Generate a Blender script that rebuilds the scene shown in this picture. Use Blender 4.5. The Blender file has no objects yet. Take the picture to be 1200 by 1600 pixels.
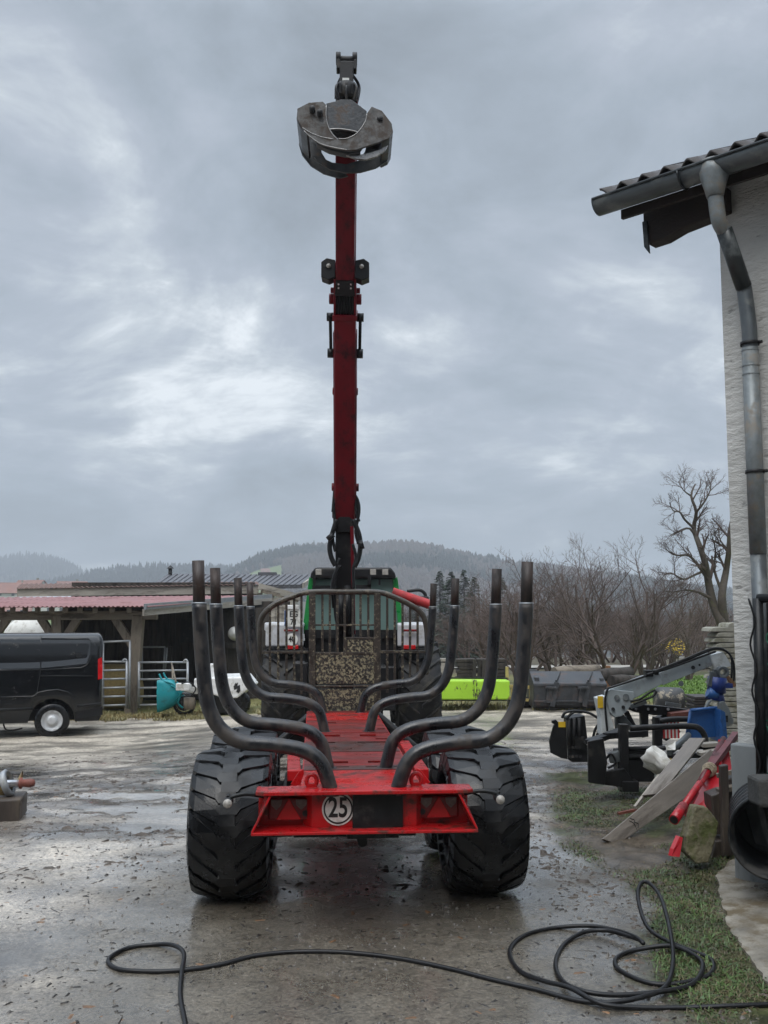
import bpy, bmesh, math, random
import numpy as np
from mathutils import Vector, Matrix, Euler

R = math.radians
PI = math.pi
random.seed(7)
rng = np.random.default_rng(11)
scene = bpy.context.scene
COL = scene.collection

# ------------------------------------------------------------------ camera
F_PX, IW, IH = 1500.0, 1200.0, 1600.0
EYE = Vector((0, 0, 1.83))
PITCH = math.atan(155 / 1500)
cam_d = bpy.data.cameras.new('camera')
cam = bpy.data.objects.new('camera', cam_d)
COL.objects.link(cam)
cam.location = EYE
cam.rotation_euler = (PI / 2 + PITCH, 0, 0)
cam_d.sensor_fit = 'VERTICAL'
cam_d.sensor_height = 36.0
cam_d.lens = 36.0 * F_PX / IH
cam_d.clip_start = 0.05
cam_d.clip_end = 12000
scene.camera = cam

# ------------------------------------------------------------------ sky, sun, exposure
SUN_EL, SUN_ROT = R(52), R(200)
world = bpy.data.worlds.new('World')
scene.world = world
world.use_nodes = True
wn, wl = world.node_tree.nodes, world.node_tree.links
for n in list(wn):
    wn.remove(n)
def W(t, **k):
    n = wn.new(t)
    for a, b in k.items():
        setattr(n, a, b)
    return n
w_out = W('ShaderNodeOutputWorld')
w_bg = W('ShaderNodeBackground')
w_bg.inputs['Strength'].default_value = 0.1
wl.new(w_bg.outputs[0], w_out.inputs[0])
w_sky = W('ShaderNodeTexSky', sky_type='NISHITA', sun_disc=False, sun_elevation=SUN_EL, sun_rotation=SUN_ROT)
w_tc = W('ShaderNodeTexCoord')
w_sep = W('ShaderNodeSeparateXYZ')
wl.new(w_tc.outputs['Generated'], w_sep.inputs[0])
def wmath(op, a, b=None, c=None, clamp=False):
    n = W('ShaderNodeMath', operation=op)
    n.use_clamp = clamp
    for i, v in enumerate((a, b, c)):
        if v is None:
            continue
        if isinstance(v, (int, float)):
            n.inputs[i].default_value = v
        else:
            wl.new(v, n.inputs[i])
    return n.outputs[0]
zc = wmath('MAXIMUM', w_sep.outputs[2], 0.0)
den = wmath('ADD', zc, 0.22)
w_cmb = W('ShaderNodeCombineXYZ')
wl.new(wmath('DIVIDE', w_sep.outputs[0], den), w_cmb.inputs[0])
wl.new(wmath('DIVIDE', w_sep.outputs[1], den), w_cmb.inputs[1])
w_cmb.inputs[2].default_value = 3.7
def wnoise(scale, detail, rough, dist=0.0, off=(0, 0, 0)):
    mp = W('ShaderNodeMapping')
    mp.inputs['Location'].default_value = off
    wl.new(w_cmb.outputs[0], mp.inputs[0])
    n = W('ShaderNodeTexNoise')
    n.inputs['Scale'].default_value = scale
    n.inputs['Detail'].default_value = detail
    n.inputs['Roughness'].default_value = rough
    n.inputs['Distortion'].default_value = dist
    wl.new(mp.outputs[0], n.inputs['Vector'])
    return n.outputs[0]
n_big = wnoise(1.15, 8, 0.60, 0.45, (41.5, 33.56, 0))
n_mid = wnoise(3.4, 8, 0.62, 0.6, (6.1, 12.76, 0))
cl = wmath('ADD', wmath('MULTIPLY', n_big, 0.72), wmath('MULTIPLY', n_mid, 0.28))
w_ramp = W('ShaderNodeValToRGB')
cr = w_ramp.color_ramp
cr.elements[0].position, cr.elements[0].color = 0.36, (2.75, 3.15, 3.60, 1)
cr.elements[1].position, cr.elements[1].color = 0.635, (9.4, 9.9, 10.3, 1)
e = cr.elements.new(0.46); e.color = (3.65, 4.20, 4.85, 1)
e = cr.elements.new(0.53); e.color = (4.5, 5.0, 5.75, 1)
e = cr.elements.new(0.575); e.color = (5.9, 6.45, 7.0, 1)
wl.new(cl, w_ramp.inputs[0])
# an overcast sky grows brighter towards the zenith
w_gr = W('ShaderNodeMapRange')
wl.new(zc, w_gr.inputs[0])
w_gr.inputs[1].default_value, w_gr.inputs[2].default_value = 0.54, 1.0
w_gr.inputs[3].default_value, w_gr.inputs[4].default_value = 0.95, 4.8
w_mul = W('ShaderNodeVectorMath', operation='SCALE')
wl.new(w_ramp.outputs[0], w_mul.inputs[0])
w_lo = W('ShaderNodeMapRange')                       # thinner, paler cloud low over the hills
wl.new(zc, w_lo.inputs[0])
w_lo.inputs[1].default_value, w_lo.inputs[2].default_value = 0.02, 0.30
w_lo.inputs[3].default_value, w_lo.inputs[4].default_value = 1.14, 1.05
wl.new(wmath('MULTIPLY', w_gr.outputs[0], w_lo.outputs[0]), w_mul.inputs['Scale'])
w_mix = W('ShaderNodeMixRGB')
w_mix.inputs[0].default_value = 0.93
wl.new(w_sky.outputs[0], w_mix.inputs[1])
wl.new(w_mul.outputs[0], w_mix.inputs[2])
wl.new(w_mix.outputs[0], w_bg.inputs[0])

sun_d = bpy.data.lights.new('sun', 'SUN')
sun_d.energy = 1.4
sun_d.angle = R(35)
sun_d.color = (1.0, 0.96, 0.9)
sun = bpy.data.objects.new('sun', sun_d)
COL.objects.link(sun)
sd = Vector((math.sin(SUN_ROT) * math.cos(SUN_EL), math.cos(SUN_ROT) * math.cos(SUN_EL), math.sin(SUN_EL)))
sun.rotation_euler = sd.to_track_quat('Z', 'Y').to_euler()

vs = scene.view_settings
vs.view_transform = 'Standard'
vs.look = 'None'
vs.exposure = 0.18
vs.gamma = 1.0
vs.use_curve_mapping = False
scene.cycles.volume_bounces = 0
scene.cycles.volume_step_rate = 4.0

# ------------------------------------------------------------------ pixel rays (1200 x 1600 photograph) used to lay out positions
CP, SP = math.cos(PITCH), math.sin(PITCH)
def ray(px, py):
    u, v = (px - IW / 2) / F_PX, (IH / 2 - py) / F_PX
    return Vector((u, CP - v * SP, SP + v * CP))
def at(px, py, Y):
    d = ray(px, py)
    return EYE + d * (Y / d.y)
def to_px(x, y, z):
    dz = z - EYE.z
    dep = y * CP + dz * SP
    return IW / 2 + F_PX * x / dep, IH / 2 - F_PX * (dz * CP - y * SP) / dep

# ------------------------------------------------------------------ numpy noise
def _hash(ix, iy, seed):
    n = (ix.astype(np.int64) * 374761393 + iy.astype(np.int64) * 668265263 + seed * 982451653) & 0x7fffffff
    n = ((n ^ (n >> 13)) * 1274126177) & 0x7fffffff
    return ((n ^ (n >> 16)) & 0xffff) / 65535.0
def vnoise(x, y, seed=0):
    x = np.asarray(x, float); y = np.asarray(y, float)
    ix, iy = np.floor(x), np.floor(y)
    fx, fy = x - ix, y - iy
    fx = fx * fx * (3 - 2 * fx); fy = fy * fy * (3 - 2 * fy)
    a, b = _hash(ix, iy, seed), _hash(ix + 1, iy, seed)
    c, d = _hash(ix, iy + 1, seed), _hash(ix + 1, iy + 1, seed)
    return (a * (1 - fx) + b * fx) * (1 - fy) + (c * (1 - fx) + d * fx) * fy
def fbm(x, y, oct=4, seed=0, gain=0.5):
    t = 0; amp = 1; tot = 0
    for o in range(oct):
        t = t + amp * vnoise(x * 2 ** o, y * 2 ** o, seed + o * 17)
        tot += amp; amp *= gain
    return t / tot
def sstep(a, b, x):
    t = np.clip((np.asarray(x, float) - a) / (b - a), 0, 1)
    return t * t * (3 - 2 * t)

# ------------------------------------------------------------------ materials
def nm(name):
    m = bpy.data.materials.new(name)
    m.use_nodes = True
    nt = m.node_tree
    return m, nt, nt.nodes, nt.links, nt.nodes['Principled BSDF']
def rgba(c):
    return (c[0], c[1], c[2], 1.0)
MATS = {}
def mat(name, base, rough=0.5, metal=0.0, var=0.25, scale=6.0, dirt=None, amt=0.0, dscale=5.0, bump=0.15, bscale=60.0,
        rvar=0.12, coat=0.0, stretch=(1, 1, 1), dsharp=0.12, spec=0.5):
    """weathered surface: base colour with grain, a second colour in irregular patches, uneven gloss and fine relief"""
    m, nt, N, L, b = nm(name)
    tc = N.new('ShaderNodeTexCoord')
    mp = N.new('ShaderNodeMapping'); mp.inputs['Scale'].default_value = stretch
    L.new(tc.outputs['Object'], mp.inputs[0])
    n1 = N.new('ShaderNodeTexNoise'); n1.inputs['Scale'].default_value = scale; n1.inputs['Detail'].default_value = 6; n1.inputs['Roughness'].default_value = .65
    L.new(mp.outputs[0], n1.inputs['Vector'])
    r1 = N.new('ShaderNodeValToRGB')
    r1.color_ramp.elements[0].position = .3; r1.color_ramp.elements[1].position = .7
    r1.color_ramp.elements[0].color = rgba([c * (1 - var) for c in base]); r1.color_ramp.elements[1].color = rgba([min(1, c * (1 + var)) for c in base])
    L.new(n1.outputs[0], r1.inputs[0])
    col = r1.outputs[0]
    rr = N.new('ShaderNodeMapRange')
    rr.inputs[3].default_value = max(.03, rough - rvar); rr.inputs[4].default_value = min(1, rough + rvar)
    rr.inputs[1].default_value = .3; rr.inputs[2].default_value = .7
    L.new(n1.outputs[0], rr.inputs[0])
    ro = rr.outputs[0]
    if dirt is not None and amt > 0:
        n2 = N.new('ShaderNodeTexNoise'); n2.inputs['Scale'].default_value = dscale; n2.inputs['Detail'].default_value = 9; n2.inputs['Roughness'].default_value = .7
        L.new(mp.outputs[0], n2.inputs['Vector'])
        r2 = N.new('ShaderNodeMapRange'); c0 = .62 - .34 * amt
        r2.inputs[1].default_value = c0; r2.inputs[2].default_value = c0 + dsharp
        L.new(n2.outputs[0], r2.inputs[0])
        mx = N.new('ShaderNodeMixRGB')
        L.new(r2.outputs[0], mx.inputs[0]); L.new(col, mx.inputs[1]); mx.inputs[2].default_value = rgba(dirt)
        col = mx.outputs[0]
        mr = N.new('ShaderNodeMath'); mr.operation = 'MULTIPLY_ADD'; mr.use_clamp = True
        L.new(r2.outputs[0], mr.inputs[0]); mr.inputs[1].default_value = .25; L.new(ro, mr.inputs[2])
        ro = mr.outputs[0]
        mm = N.new('ShaderNodeMath'); mm.operation = 'MULTIPLY_ADD'
        L.new(r2.outputs[0], mm.inputs[0]); mm.inputs[1].default_value = -metal; mm.inputs[2].default_value = metal
        L.new(mm.outputs[0], b.inputs['Metallic'])
    else:
        b.inputs['Metallic'].default_value = metal
    L.new(col, b.inputs['Base Color']); L.new(ro, b.inputs['Roughness'])
    b.inputs['Specular IOR Level'].default_value = spec
    b.inputs['Coat Weight'].default_value = coat
    b.inputs['Coat Roughness'].default_value = .08
    if bump > 0:
        n3 = N.new('ShaderNodeTexNoise'); n3.inputs['Scale'].default_value = bscale; n3.inputs['Detail'].default_value = 5
        L.new(mp.outputs[0], n3.inputs['Vector'])
        bp = N.new('ShaderNodeBump'); bp.inputs['Strength'].default_value = bump; bp.inputs['Distance'].default_value = .01
        L.new(n3.outputs[0], bp.inputs['Height']); L.new(bp.outputs[0], b.inputs['Normal'])
    MATS[name] = m
    return m
def glass(name, col, rough=.04, metal=0.0):
    m, nt, N, L, b = nm(name)
    b.inputs['Base Color'].default_value = rgba(col); b.inputs['Roughness'].default_value = rough; b.inputs['Metallic'].default_value = metal
    b.inputs['Specular IOR Level'].default_value = .6
    MATS[name] = m
    return m

M = MATS
mat('red_paint', (.41, .008, .010), .30, spec=.4, var=.10, dirt=(.09, .022, .016), amt=.34, dscale=9, bump=.05, rvar=.10, coat=.15)
mat('deck_red', (.46, .012, .012), .30, spec=.3, var=.14, dirt=(.05, .018, .014), amt=.60, dscale=6, bump=.12, bscale=90, dsharp=.22)
mat('deck_dirty', (.20, .013, .012), .34, spec=.35, var=.3, dirt=(.028, .017, .014), amt=.62, dscale=4.5, bump=.15, bscale=90, dsharp=.30, stretch=(.6, 1.6, 1))
mat('deck_grimy', (.09, .018, .014), .26, var=.4, dirt=(.024, .017, .014), amt=.75, dscale=5, bump=.15, bscale=90, dsharp=.3)
mat('boom_red', (.15, .003, .010), .40, var=.14, spec=.3, dirt=(.035, .005, .008), amt=.34, dscale=4, bump=.05, stretch=(1, 1, .6))
mat('stake_steel', (.013, .0135, .016), .34, metal=.0, var=.35, scale=9, dirt=(.045, .037, .031), amt=.40, dscale=9, bump=.15, bscale=40, rvar=.14, stretch=(1, 1, .5), spec=.6)
mat('stake_rust', (.036, .022, .017), .52, var=.45, scale=14, dirt=(.018, .014, .013), amt=.45, dscale=9, bump=.4, bscale=50, stretch=(1, 1, .3))
mat('bright_steel', (.55, .56, .58), .28, metal=.9, var=.2, bump=.05)
mat('black_metal', (.008, .008, .009), .42, spec=.35, var=.3, dirt=(.035, .032, .028), amt=.2, bump=.08)
mat('black_iron', (.012, .012, .013), .5, spec=.35, metal=.0, var=.4, dirt=(.06, .05, .04), amt=.2, bump=.2)
mat('rubber', (.0042, .0046, .0055), .30, spec=.42, var=.35, scale=5, dirt=(.013, .0125, .012), amt=.30, dscale=4, bump=.12, bscale=90, rvar=.12)
mat('tractor_rubber', (.013, .013, .014), .6, spec=.35, var=.35, dirt=(.06, .055, .045), amt=.3, bump=.15)
mat('grille_steel', (.034, .026, .020), .5, var=.5, scale=16, dirt=(.24, .21, .14), amt=.25, dscale=26, bump=.5, bscale=60)
mat('grille_top_steel', (.050, .043, .034), .36, var=.4, scale=12, dirt=(.14, .12, .09), amt=.25, dscale=16, bump=.3)
mat('peeling_panel', (.020, .017, .016), .5, var=.4, scale=12, dirt=(.27, .24, .15), amt=.42, dscale=34, bump=.8, bscale=50, dsharp=.09)
mat('grapple_steel', (.05, .053, .057), .42, metal=.3, var=.4, scale=10, dirt=(.09, .065, .05), amt=.20, dscale=9, bump=.3, bscale=40)
mat('grapple_face', (.095, .092, .088), .42, metal=.3, var=.45, scale=12, dirt=(.055, .040, .030), amt=.50, dscale=10, bump=.3, bscale=40)
mat('grapple_edge', (.32, .31, .30), .3, metal=.6, var=.2, bump=.1)
mat('green_paint', (.012, .20, .045), .3, var=.15, dirt=(.03, .10, .03), amt=.2, bump=.04, coat=.3)
mat('fender_grey', (.46, .47, .49), .4, var=.12, dirt=(.35, .34, .32), amt=.35, bump=.05)
mat('white_paint', (.70, .70, .69), .4, var=.08, dirt=(.40, .38, .34), amt=.3, bump=.04)
mat('van_paint', (.005, .0055, .0065), .12, var=.2, bump=.01, bscale=8, coat=.3, spec=.4, dirt=(.03, .028, .025), amt=.1)
mat('van_plastic', (.009, .009, .010), .5, spec=.3, var=.2, bump=.1)
mat('old_wood', (.20, .165, .125), .75, var=.35, scale=5, dirt=(.09, .075, .06), amt=.35, dscale=5, bump=.5, bscale=30, stretch=(1, 1, .2))
mat('old_wood_h', (.21, .175, .135), .75, var=.35, scale=5, dirt=(.09, .075, .06), amt=.35, dscale=5, bump=.5, bscale=30, stretch=(.2, 1, 1))
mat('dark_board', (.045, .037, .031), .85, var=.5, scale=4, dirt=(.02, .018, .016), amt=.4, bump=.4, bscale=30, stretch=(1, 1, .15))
mat('grey_board', (.33, .30, .26), .8, var=.3, scale=4, dirt=(.16, .14, .12), amt=.3, bump=.4, bscale=30, stretch=(.2, .2, 1))
mat('wet_plank', (.20, .175, .15), .38, var=.4, scale=6, dirt=(.10, .085, .07), amt=.35, dscale=5, bump=.35, bscale=30, stretch=(1, .14, 1), rvar=.15)
mat('dark_wet_wood', (.040, .030, .024), .5, var=.5, scale=6, dirt=(.09, .07, .05), amt=.25, bump=.5, bscale=30, stretch=(1, 1, .2))
mat('roof_red', (.26, .125, .125), .5, var=.16, scale=2, dirt=(.19, .09, .085), amt=.30, dscale=1.5, bump=.05)
mat('roof_brown', (.13, .075, .06), .6, var=.3, bump=.1)
mat('roof_grey', (.085, .085, .095), .5, var=.25, scale=3, bump=.15)
mat('galvanised', (.30, .315, .33), .48, metal=.6, var=.22, scale=18, dirt=(.30, .30, .29), amt=.3, bump=.06)
mat('zinc', (.115, .128, .135), .42, metal=.55, var=.22, scale=5, dirt=(.16, .17, .165), amt=.30, dscale=6, bump=.05, bscale=30)
mat('zinc_light', (.20, .22, .225), .45, metal=.4, var=.25, scale=12, dirt=(.22, .20, .17), amt=.35, dscale=8, bump=.12)
mat('zinc_dark', (.040, .046, .048), .36, metal=.4, var=.25, scale=5, dirt=(.10, .11, .11), amt=.25, bump=.05)
mat('teal_plastic', (.010, .24, .27), .4, var=.12, dirt=(.02, .14, .15), amt=.25, bump=.05)
mat('lime_paint', (.34, .60, .035), .5, var=.10, scale=3, dirt=(.07, .06, .03), amt=.22, dscale=5, bump=.2, dsharp=.05, stretch=(1, 1, .5))
mat('bucket_steel', (.042, .045, .050), .45, metal=.2, var=.4, scale=5, dirt=(.085, .06, .052), amt=.30, dscale=4, bump=.2)
mat('blue_paint', (.022, .095, .28), .4, var=.15, dirt=(.02, .06, .16), amt=.25, bump=.06)
mat('deep_blue', (.008, .028, .16), .4, var=.2, bump=.05)
mat('yellow_sticker', (.65, .42, .02), .5, var=.1, bump=0)
mat('white_cloth', (.68, .67, .63), .8, var=.1, dirt=(.45, .43, .38), amt=.3, bump=.3, bscale=20)
mat('mossy_stone', (.14, .125, .075), .85, var=.35, scale=12, dirt=(.065, .075, .022), amt=.45, dscale=7, bump=.8, bscale=40)
mat('grey_stone', (.05, .05, .048), .8, var=.3, scale=12, bump=.7, bscale=40)
mat('plinth_grey', (.20, .215, .22), .55, var=.14, scale=3, dirt=(.14, .15, .15), amt=.3, dscale=3, bump=.15, bscale=25, stretch=(2, 2, .6))
mat('old_concrete', (.28, .27, .225), .85, var=.25, scale=8, dirt=(.15, .14, .09), amt=.4, bump=.5, bscale=40)
mat('pipe_black', (.008, .009, .010), .42, spec=.35, var=.3, dirt=(.04, .038, .035), amt=.25, bump=.15)
mat('cable_black', (.008, .008, .009), .42, spec=.35, var=.2, bump=.1)
mat('net_green', (.010, .12, .065), .6, var=.3, bump=.1)
mat('straw', (.20, .15, .06), .9, var=.3, scale=20, bump=.6)
mat('rope', (.30, .25, .18), .9, var=.3, scale=60, bump=.5)
mat('tile_brown', (.050, .043, .042), .6, var=.35, scale=10, dirt=(.035, .036, .03), amt=.3, bump=.4)
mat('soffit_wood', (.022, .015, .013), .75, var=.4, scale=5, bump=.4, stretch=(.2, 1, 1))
mat('bark', (.070, .058, .046), .9, var=.4, scale=12, dirt=(.085, .085, .04), amt=.25, bump=.8, bscale=40)
mat('twig', (.095, .070, .060), .9, var=.35, scale=9, bump=.2)
mat('scrub_twig', (.135, .098, .084), .9, var=.35, scale=9, bump=.2)
mat('conifer', (.045, .062, .042), .8, var=.5, scale=2, bump=.2)
mat('yellow_leaf', (.55, .38, .03), .7, var=.2, bump=0)
mat('plaster_house', (.55, .54, .50), .8, var=.1, scale=.5, bump=0)
mat('village_roof', (.22, .11, .085), .7, var=.2, scale=.3, bump=0)
mat('village_roof_grey', (.42, .42, .45), .6, var=.15, scale=.3, bump=0)
mat('rust_hub', (.16, .05, .035), .6, var=.3, bump=.3)
mat('horn_yellow', (.30, .21, .09), .4, metal=.4, var=.4, dirt=(.08, .05, .03), amt=.3, bump=.2)
mat('lens_red', (.42, .006, .008), .22, var=.1, bump=.02, bscale=200)
mat('lens_dark_red', (.14, .006, .008), .22, var=.1, bump=.02)
mat('lens_clear', (.33, .31, .28), .15, var=.25, scale=40, bump=.2, bscale=120)
mat('sign_white', (.66, .66, .62), .4, var=.08, dirt=(.42, .41, .37), amt=.25, bump=.02)
mat('print_black', (.010, .010, .010), .5, var=.1, bump=0)
mat('warn_red', (.50, .02, .02), .45, var=.1, bump=.02)
mat('yellow_frame', (.42, .33, .12), .6, var=.2, dirt=(.2, .13, .06), amt=.3, bump=.1)
mat('worn_red', (.38, .010, .018), .35, var=.12, dirt=(.16, .02, .02), amt=.2, bump=.06)
mat('wine_red', (.12, .010, .014), .4, var=.25, dirt=(.05, .012, .012), amt=.3, bump=.06)
mat('red_rib', (.50, .030, .035), .55, var=.2, dirt=(.30, .05, .05), amt=.4, bump=.2)
glass('cab_glass', (.13, .20, .185), .05)
glass('van_glass', (.014, .015, .017), .05)
MATS['van_glass'].node_tree.nodes['Principled BSDF'].inputs['Specular IOR Level'].default_value = 1.0
MATS['van_glass'].node_tree.nodes['Principled BSDF'].inputs['Coat Weight'].default_value = .6
glass('pale_window', (.05, .055, .06), .1)
m_, nt_, N_, L_, b_ = nm('mirror_cap'); b_.inputs['Base Color'].default_value = (.5, .5, .48, 1); b_.inputs['Roughness'].default_value = .3; MATS['mirror_cap'] = m_

# rough-cast wall
def wall_mat():
    m, nt, N, L, b = nm('roughcast')
    tc = N.new('ShaderNodeTexCoord')
    mp = N.new('ShaderNodeMapping'); mp.inputs['Scale'].default_value = (1, 1, 2.4)
    L.new(tc.outputs['Object'], mp.inputs[0])
    n = N.new('ShaderNodeTexNoise'); n.inputs['Scale'].default_value = 9; n.inputs['Detail'].default_value = 8; n.inputs['Roughness'].default_value = .62
    L.new(mp.outputs[0], n.inputs['Vector'])
    v = N.new('ShaderNodeTexNoise'); v.inputs['Scale'].default_value = 1.1; v.inputs['Detail'].default_value = 4
    L.new(tc.outputs['Object'], v.inputs['Vector'])
    r = N.new('ShaderNodeValToRGB'); r.color_ramp.elements[0].position = .35; r.color_ramp.elements[1].position = .7
    r.color_ramp.elements[0].color = (.44, .44, .42, 1); r.color_ramp.elements[1].color = (.60, .60, .58, 1)
    L.new(v.outputs[0], r.inputs[0])
    # thin worn lines in the trowelled relief
    rg = N.new('ShaderNodeMapRange'); rg.inputs[1].default_value = .30; rg.inputs[2].default_value = .38; rg.inputs[3].default_value = .55; rg.inputs[4].default_value = 1
    L.new(n.outputs[0], rg.inputs[0])
    mx = N.new('ShaderNodeMixRGB'); mx.blend_type = 'MULTIPLY'; mx.inputs[0].default_value = 1
    L.new(r.outputs[0], mx.inputs[1]); L.new(rg.outputs[0], mx.inputs[2]); L.new(mx.outputs[0], b.inputs['Base Color'])
    b.inputs['Roughness'].default_value = .85
    bp = N.new('ShaderNodeBump'); bp.inputs['Strength'].default_value = .9; bp.inputs['Distance'].default_value = .03
    L.new(n.outputs[0], bp.inputs['Height']); L.new(bp.outputs[0], b.inputs['Normal'])
    MATS['roughcast'] = m
wall_mat()

# ------------------------------------------------------------------ object helpers
WM = {}                                     # world matrix of every object made here
def tag(o, label=None, cat=None, group=None, kind=None):
    if label: o['label'] = label
    if cat: o['category'] = cat
    if group: o['group'] = group
    if kind: o['kind'] = kind
    return o
def thing(name, label, cat, loc=(0, 0, 0), rz=0.0, group=None, rot=None):
    o = bpy.data.objects.new(name, None)
    o.empty_display_size = .2
    COL.objects.link(o)
    o.location = loc
    o.rotation_euler = rot if rot else (0, 0, rz)
    WM[o.name] = Matrix.Translation(Vector(loc)) @ Euler(rot if rot else (0, 0, rz)).to_matrix().to_4x4()
    return tag(o, label, cat, group)
def kids(o):
    return list(o.children)
def copy_tree(o, parent=None):
    c = o.copy(); COL.objects.link(c)
    c.parent = parent
    for ch in kids(o):
        copy_tree(ch, c)
    return c

class MB:
    """collects geometry; build() links it as one mesh object"""
    def __init__(s):
        s.v, s.f, s.mi, s.sm = [], [], [], []
    def add(s, vs, fs, smooth=False, mi=0):
        o = len(s.v)
        s.v.extend([tuple(p) for p in vs])
        for f in fs:
            s.f.append(tuple(o + i for i in f)); s.sm.append(smooth); s.mi.append(mi)
        return s
    def box(s, c, size, M=None, mi=0, taper=1.0):
        x, y, z = size[0] / 2, size[1] / 2, size[2] / 2
        vs = [Vector((sx * x * (taper if sz > 0 else 1), sy * y * (taper if sz > 0 else 1), sz * z)) for sz in (-1, 1) for sy in (-1, 1) for sx in (-1, 1)]
        c = Vector(c)
        vs = [(M @ v if M else v) + c for v in vs]
        return s.add(vs, [(0, 2, 3, 1), (4, 5, 7, 6), (0, 1, 5, 4), (2, 6, 7, 3), (0, 4, 6, 2), (1, 3, 7, 5)], mi=mi)
    def beam(s, p0, p1, w, h, up=(0, 0, 1), mi=0, w1=None, h1=None):
        p0, p1 = Vector(p0), Vector(p1)
        d = (p1 - p0).normalized(); up = Vector(up)
        if abs(d.dot(up)) > .98: up = Vector((0, 1, 0))
        sx = d.cross(up).normalized(); uz = sx.cross(d).normalized()
        w1 = w if w1 is None else w1; h1 = h if h1 is None else h1
        vs = []
        for p, a, b in ((p0, w, h), (p1, w1, h1)):
            for k, l in ((-1, -1), (1, -1), (1, 1), (-1, 1)):
                vs.append(p + sx * (k * a / 2) + uz * (l * b / 2))
        return s.add(vs, [(3, 2, 1, 0), (4, 5, 6, 7), (0, 1, 5, 4), (1, 2, 6, 5), (2, 3, 7, 6), (3, 0, 4, 7)], mi=mi)
    def tube(s, pts, r, n=10, caps=True, smooth=True, mi=0, closed=False):
        pts = [Vector(p) for p in pts]
        m = len(pts)
        rs = r if isinstance(r, (list, tuple)) else [r] * m
        tang = []
        for i in range(m):
            if closed:
                t = pts[(i + 1) % m] - pts[i - 1]
            else:
                t = pts[min(i + 1, m - 1)] - pts[max(i - 1, 0)]
            tang.append(t.normalized() if t.length > 1e-9 else Vector((0, 0, 1)))
        a = Vector((0, 0, 1)) if abs(tang[0].z) < .9 else Vector((1, 0, 0))
        nrm = (a - tang[0] * a.dot(tang[0])).normalized()
        vs = []
        for i in range(m):
            nrm = nrm - tang[i] * nrm.dot(tang[i])
            nrm = nrm.normalized() if nrm.length > 1e-6 else tang[i].orthogonal().normalized()
            bn = tang[i].cross(nrm)
            for k in range(n):
                q = 2 * PI * k / n
                vs.append(pts[i] + (nrm * math.cos(q) + bn * math.sin(q)) * rs[i])
        fs = []
        for i in range(m if closed else m - 1):
            j = (i + 1) % m
            for k in range(n):
                l = (k + 1) % n
                fs.append((i * n + k, i * n + l, j * n + l, j * n + k))
        s.add(vs, fs, smooth, mi)
        if caps and not closed:
            o = len(s.v) - len(vs)
            s.f.append(tuple(o + k for k in reversed(range(n)))); s.sm.append(False); s.mi.append(mi)
            s.f.append(tuple(o + (m - 1) * n + k for k in range(n))); s.sm.append(False); s.mi.append(mi)
        return s
    def cyl(s, p0, p1, r, n=16, r1=None, mi=0):
        return s.tube([p0, p1], [r, r if r1 is None else r1], n, mi=mi)
    def prism(s, poly, t, M=None, mi=0, smooth=False):
        """2D outline in local XY, thickness t along local Z"""
        n = len(poly)
        vs = [Vector((p[0], p[1], -t / 2)) for p in poly] + [Vector((p[0], p[1], t / 2)) for p in poly]
        if M: vs = [M @ v for v in vs]
        fs = [tuple(reversed(range(n))), tuple(range(n, 2 * n))]
        for i in range(n):
            j = (i + 1) % n
            fs.append((i, j, n + j, n + i))
        return s.add(vs, fs, smooth, mi)
    def lathe(s, prof, n=24, M=None, smooth=True, mi=0, closed=False, a0=0, a1=2 * PI):
        """profile of (radius, z) turned about local Z"""
        full = abs(a1 - a0 - 2 * PI) < 1e-6
        k = n if full else n + 1
        vs = []
        for r, z in prof:
            for i in range(k):
                q = a0 + (a1 - a0) * i / n
                vs.append(Vector((r * math.cos(q), r * math.sin(q), z)))
        if M: vs = [M @ v for v in vs]
        fs = []
        m = len(prof)
        for j in range(m if closed else m - 1):
            jj = (j + 1) % m
            for i in range(n):
                ii = (i + 1) % k
                fs.append((j * k + i, j * k + ii, jj * k + ii, jj * k + i))
        return s.add(vs, fs, smooth, mi)
    def build(s, name, mats, parent=None, world=False, origin=None, bevel=0.0, label=None, recalc=True):
        me = bpy.data.meshes.new(name)
        Wp = WM[parent.name] if parent is not None else Matrix.Identity(4)
        vs = s.v
        if world and parent is not None:
            inv = Wp.inverted()
            vs = [tuple(inv @ Vector(p)) for p in vs]
        if origin is not None and parent is None:
            ox, oy, oz = origin
            vs = [(p[0] - ox, p[1] - oy, p[2] - oz) for p in vs]
        me.from_pydata(vs, [], s.f)
        me.polygons.foreach_set('use_smooth', s.sm)
        me.polygons.foreach_set('material_index', s.mi)
        if not isinstance(mats, (list, tuple)): mats = [mats]
        for m in mats:
            me.materials.append(MATS[m] if isinstance(m, str) else m)
        if recalc:
            bm = bmesh.new(); bm.from_mesh(me)
            bmesh.ops.recalc_face_normals(bm, faces=bm.faces)
            bm.to_mesh(me); bm.free()
        me.update()
        o = bpy.data.objects.new(name, me)
        COL.objects.link(o)
        if parent is not None:
            o.parent = parent
            WM[o.name] = Wp
        elif origin is not None:
            o.location = origin
            WM[o.name] = Matrix.Translation(Vector(origin))
        else:
            WM[o.name] = Matrix.Identity(4)
        if bevel > 0:
            b = o.modifiers.new('bevel', 'BEVEL'); b.width = bevel; b.segments = 2; b.limit_method = 'ANGLE'; b.angle_limit = R(40)
            b.harden_normals = False
        if label: o['label'] = label
        return o
def place(o, loc, rot=(0, 0, 0)):
    """give a child its own local transform"""
    o.location = loc; o.rotation_euler = rot
    base = WM[o.parent.name] if o.parent else Matrix.Identity(4)
    WM[o.name] = base @ Matrix.Translation(Vector(loc)) @ Euler(rot).to_matrix().to_4x4()
    return o
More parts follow.
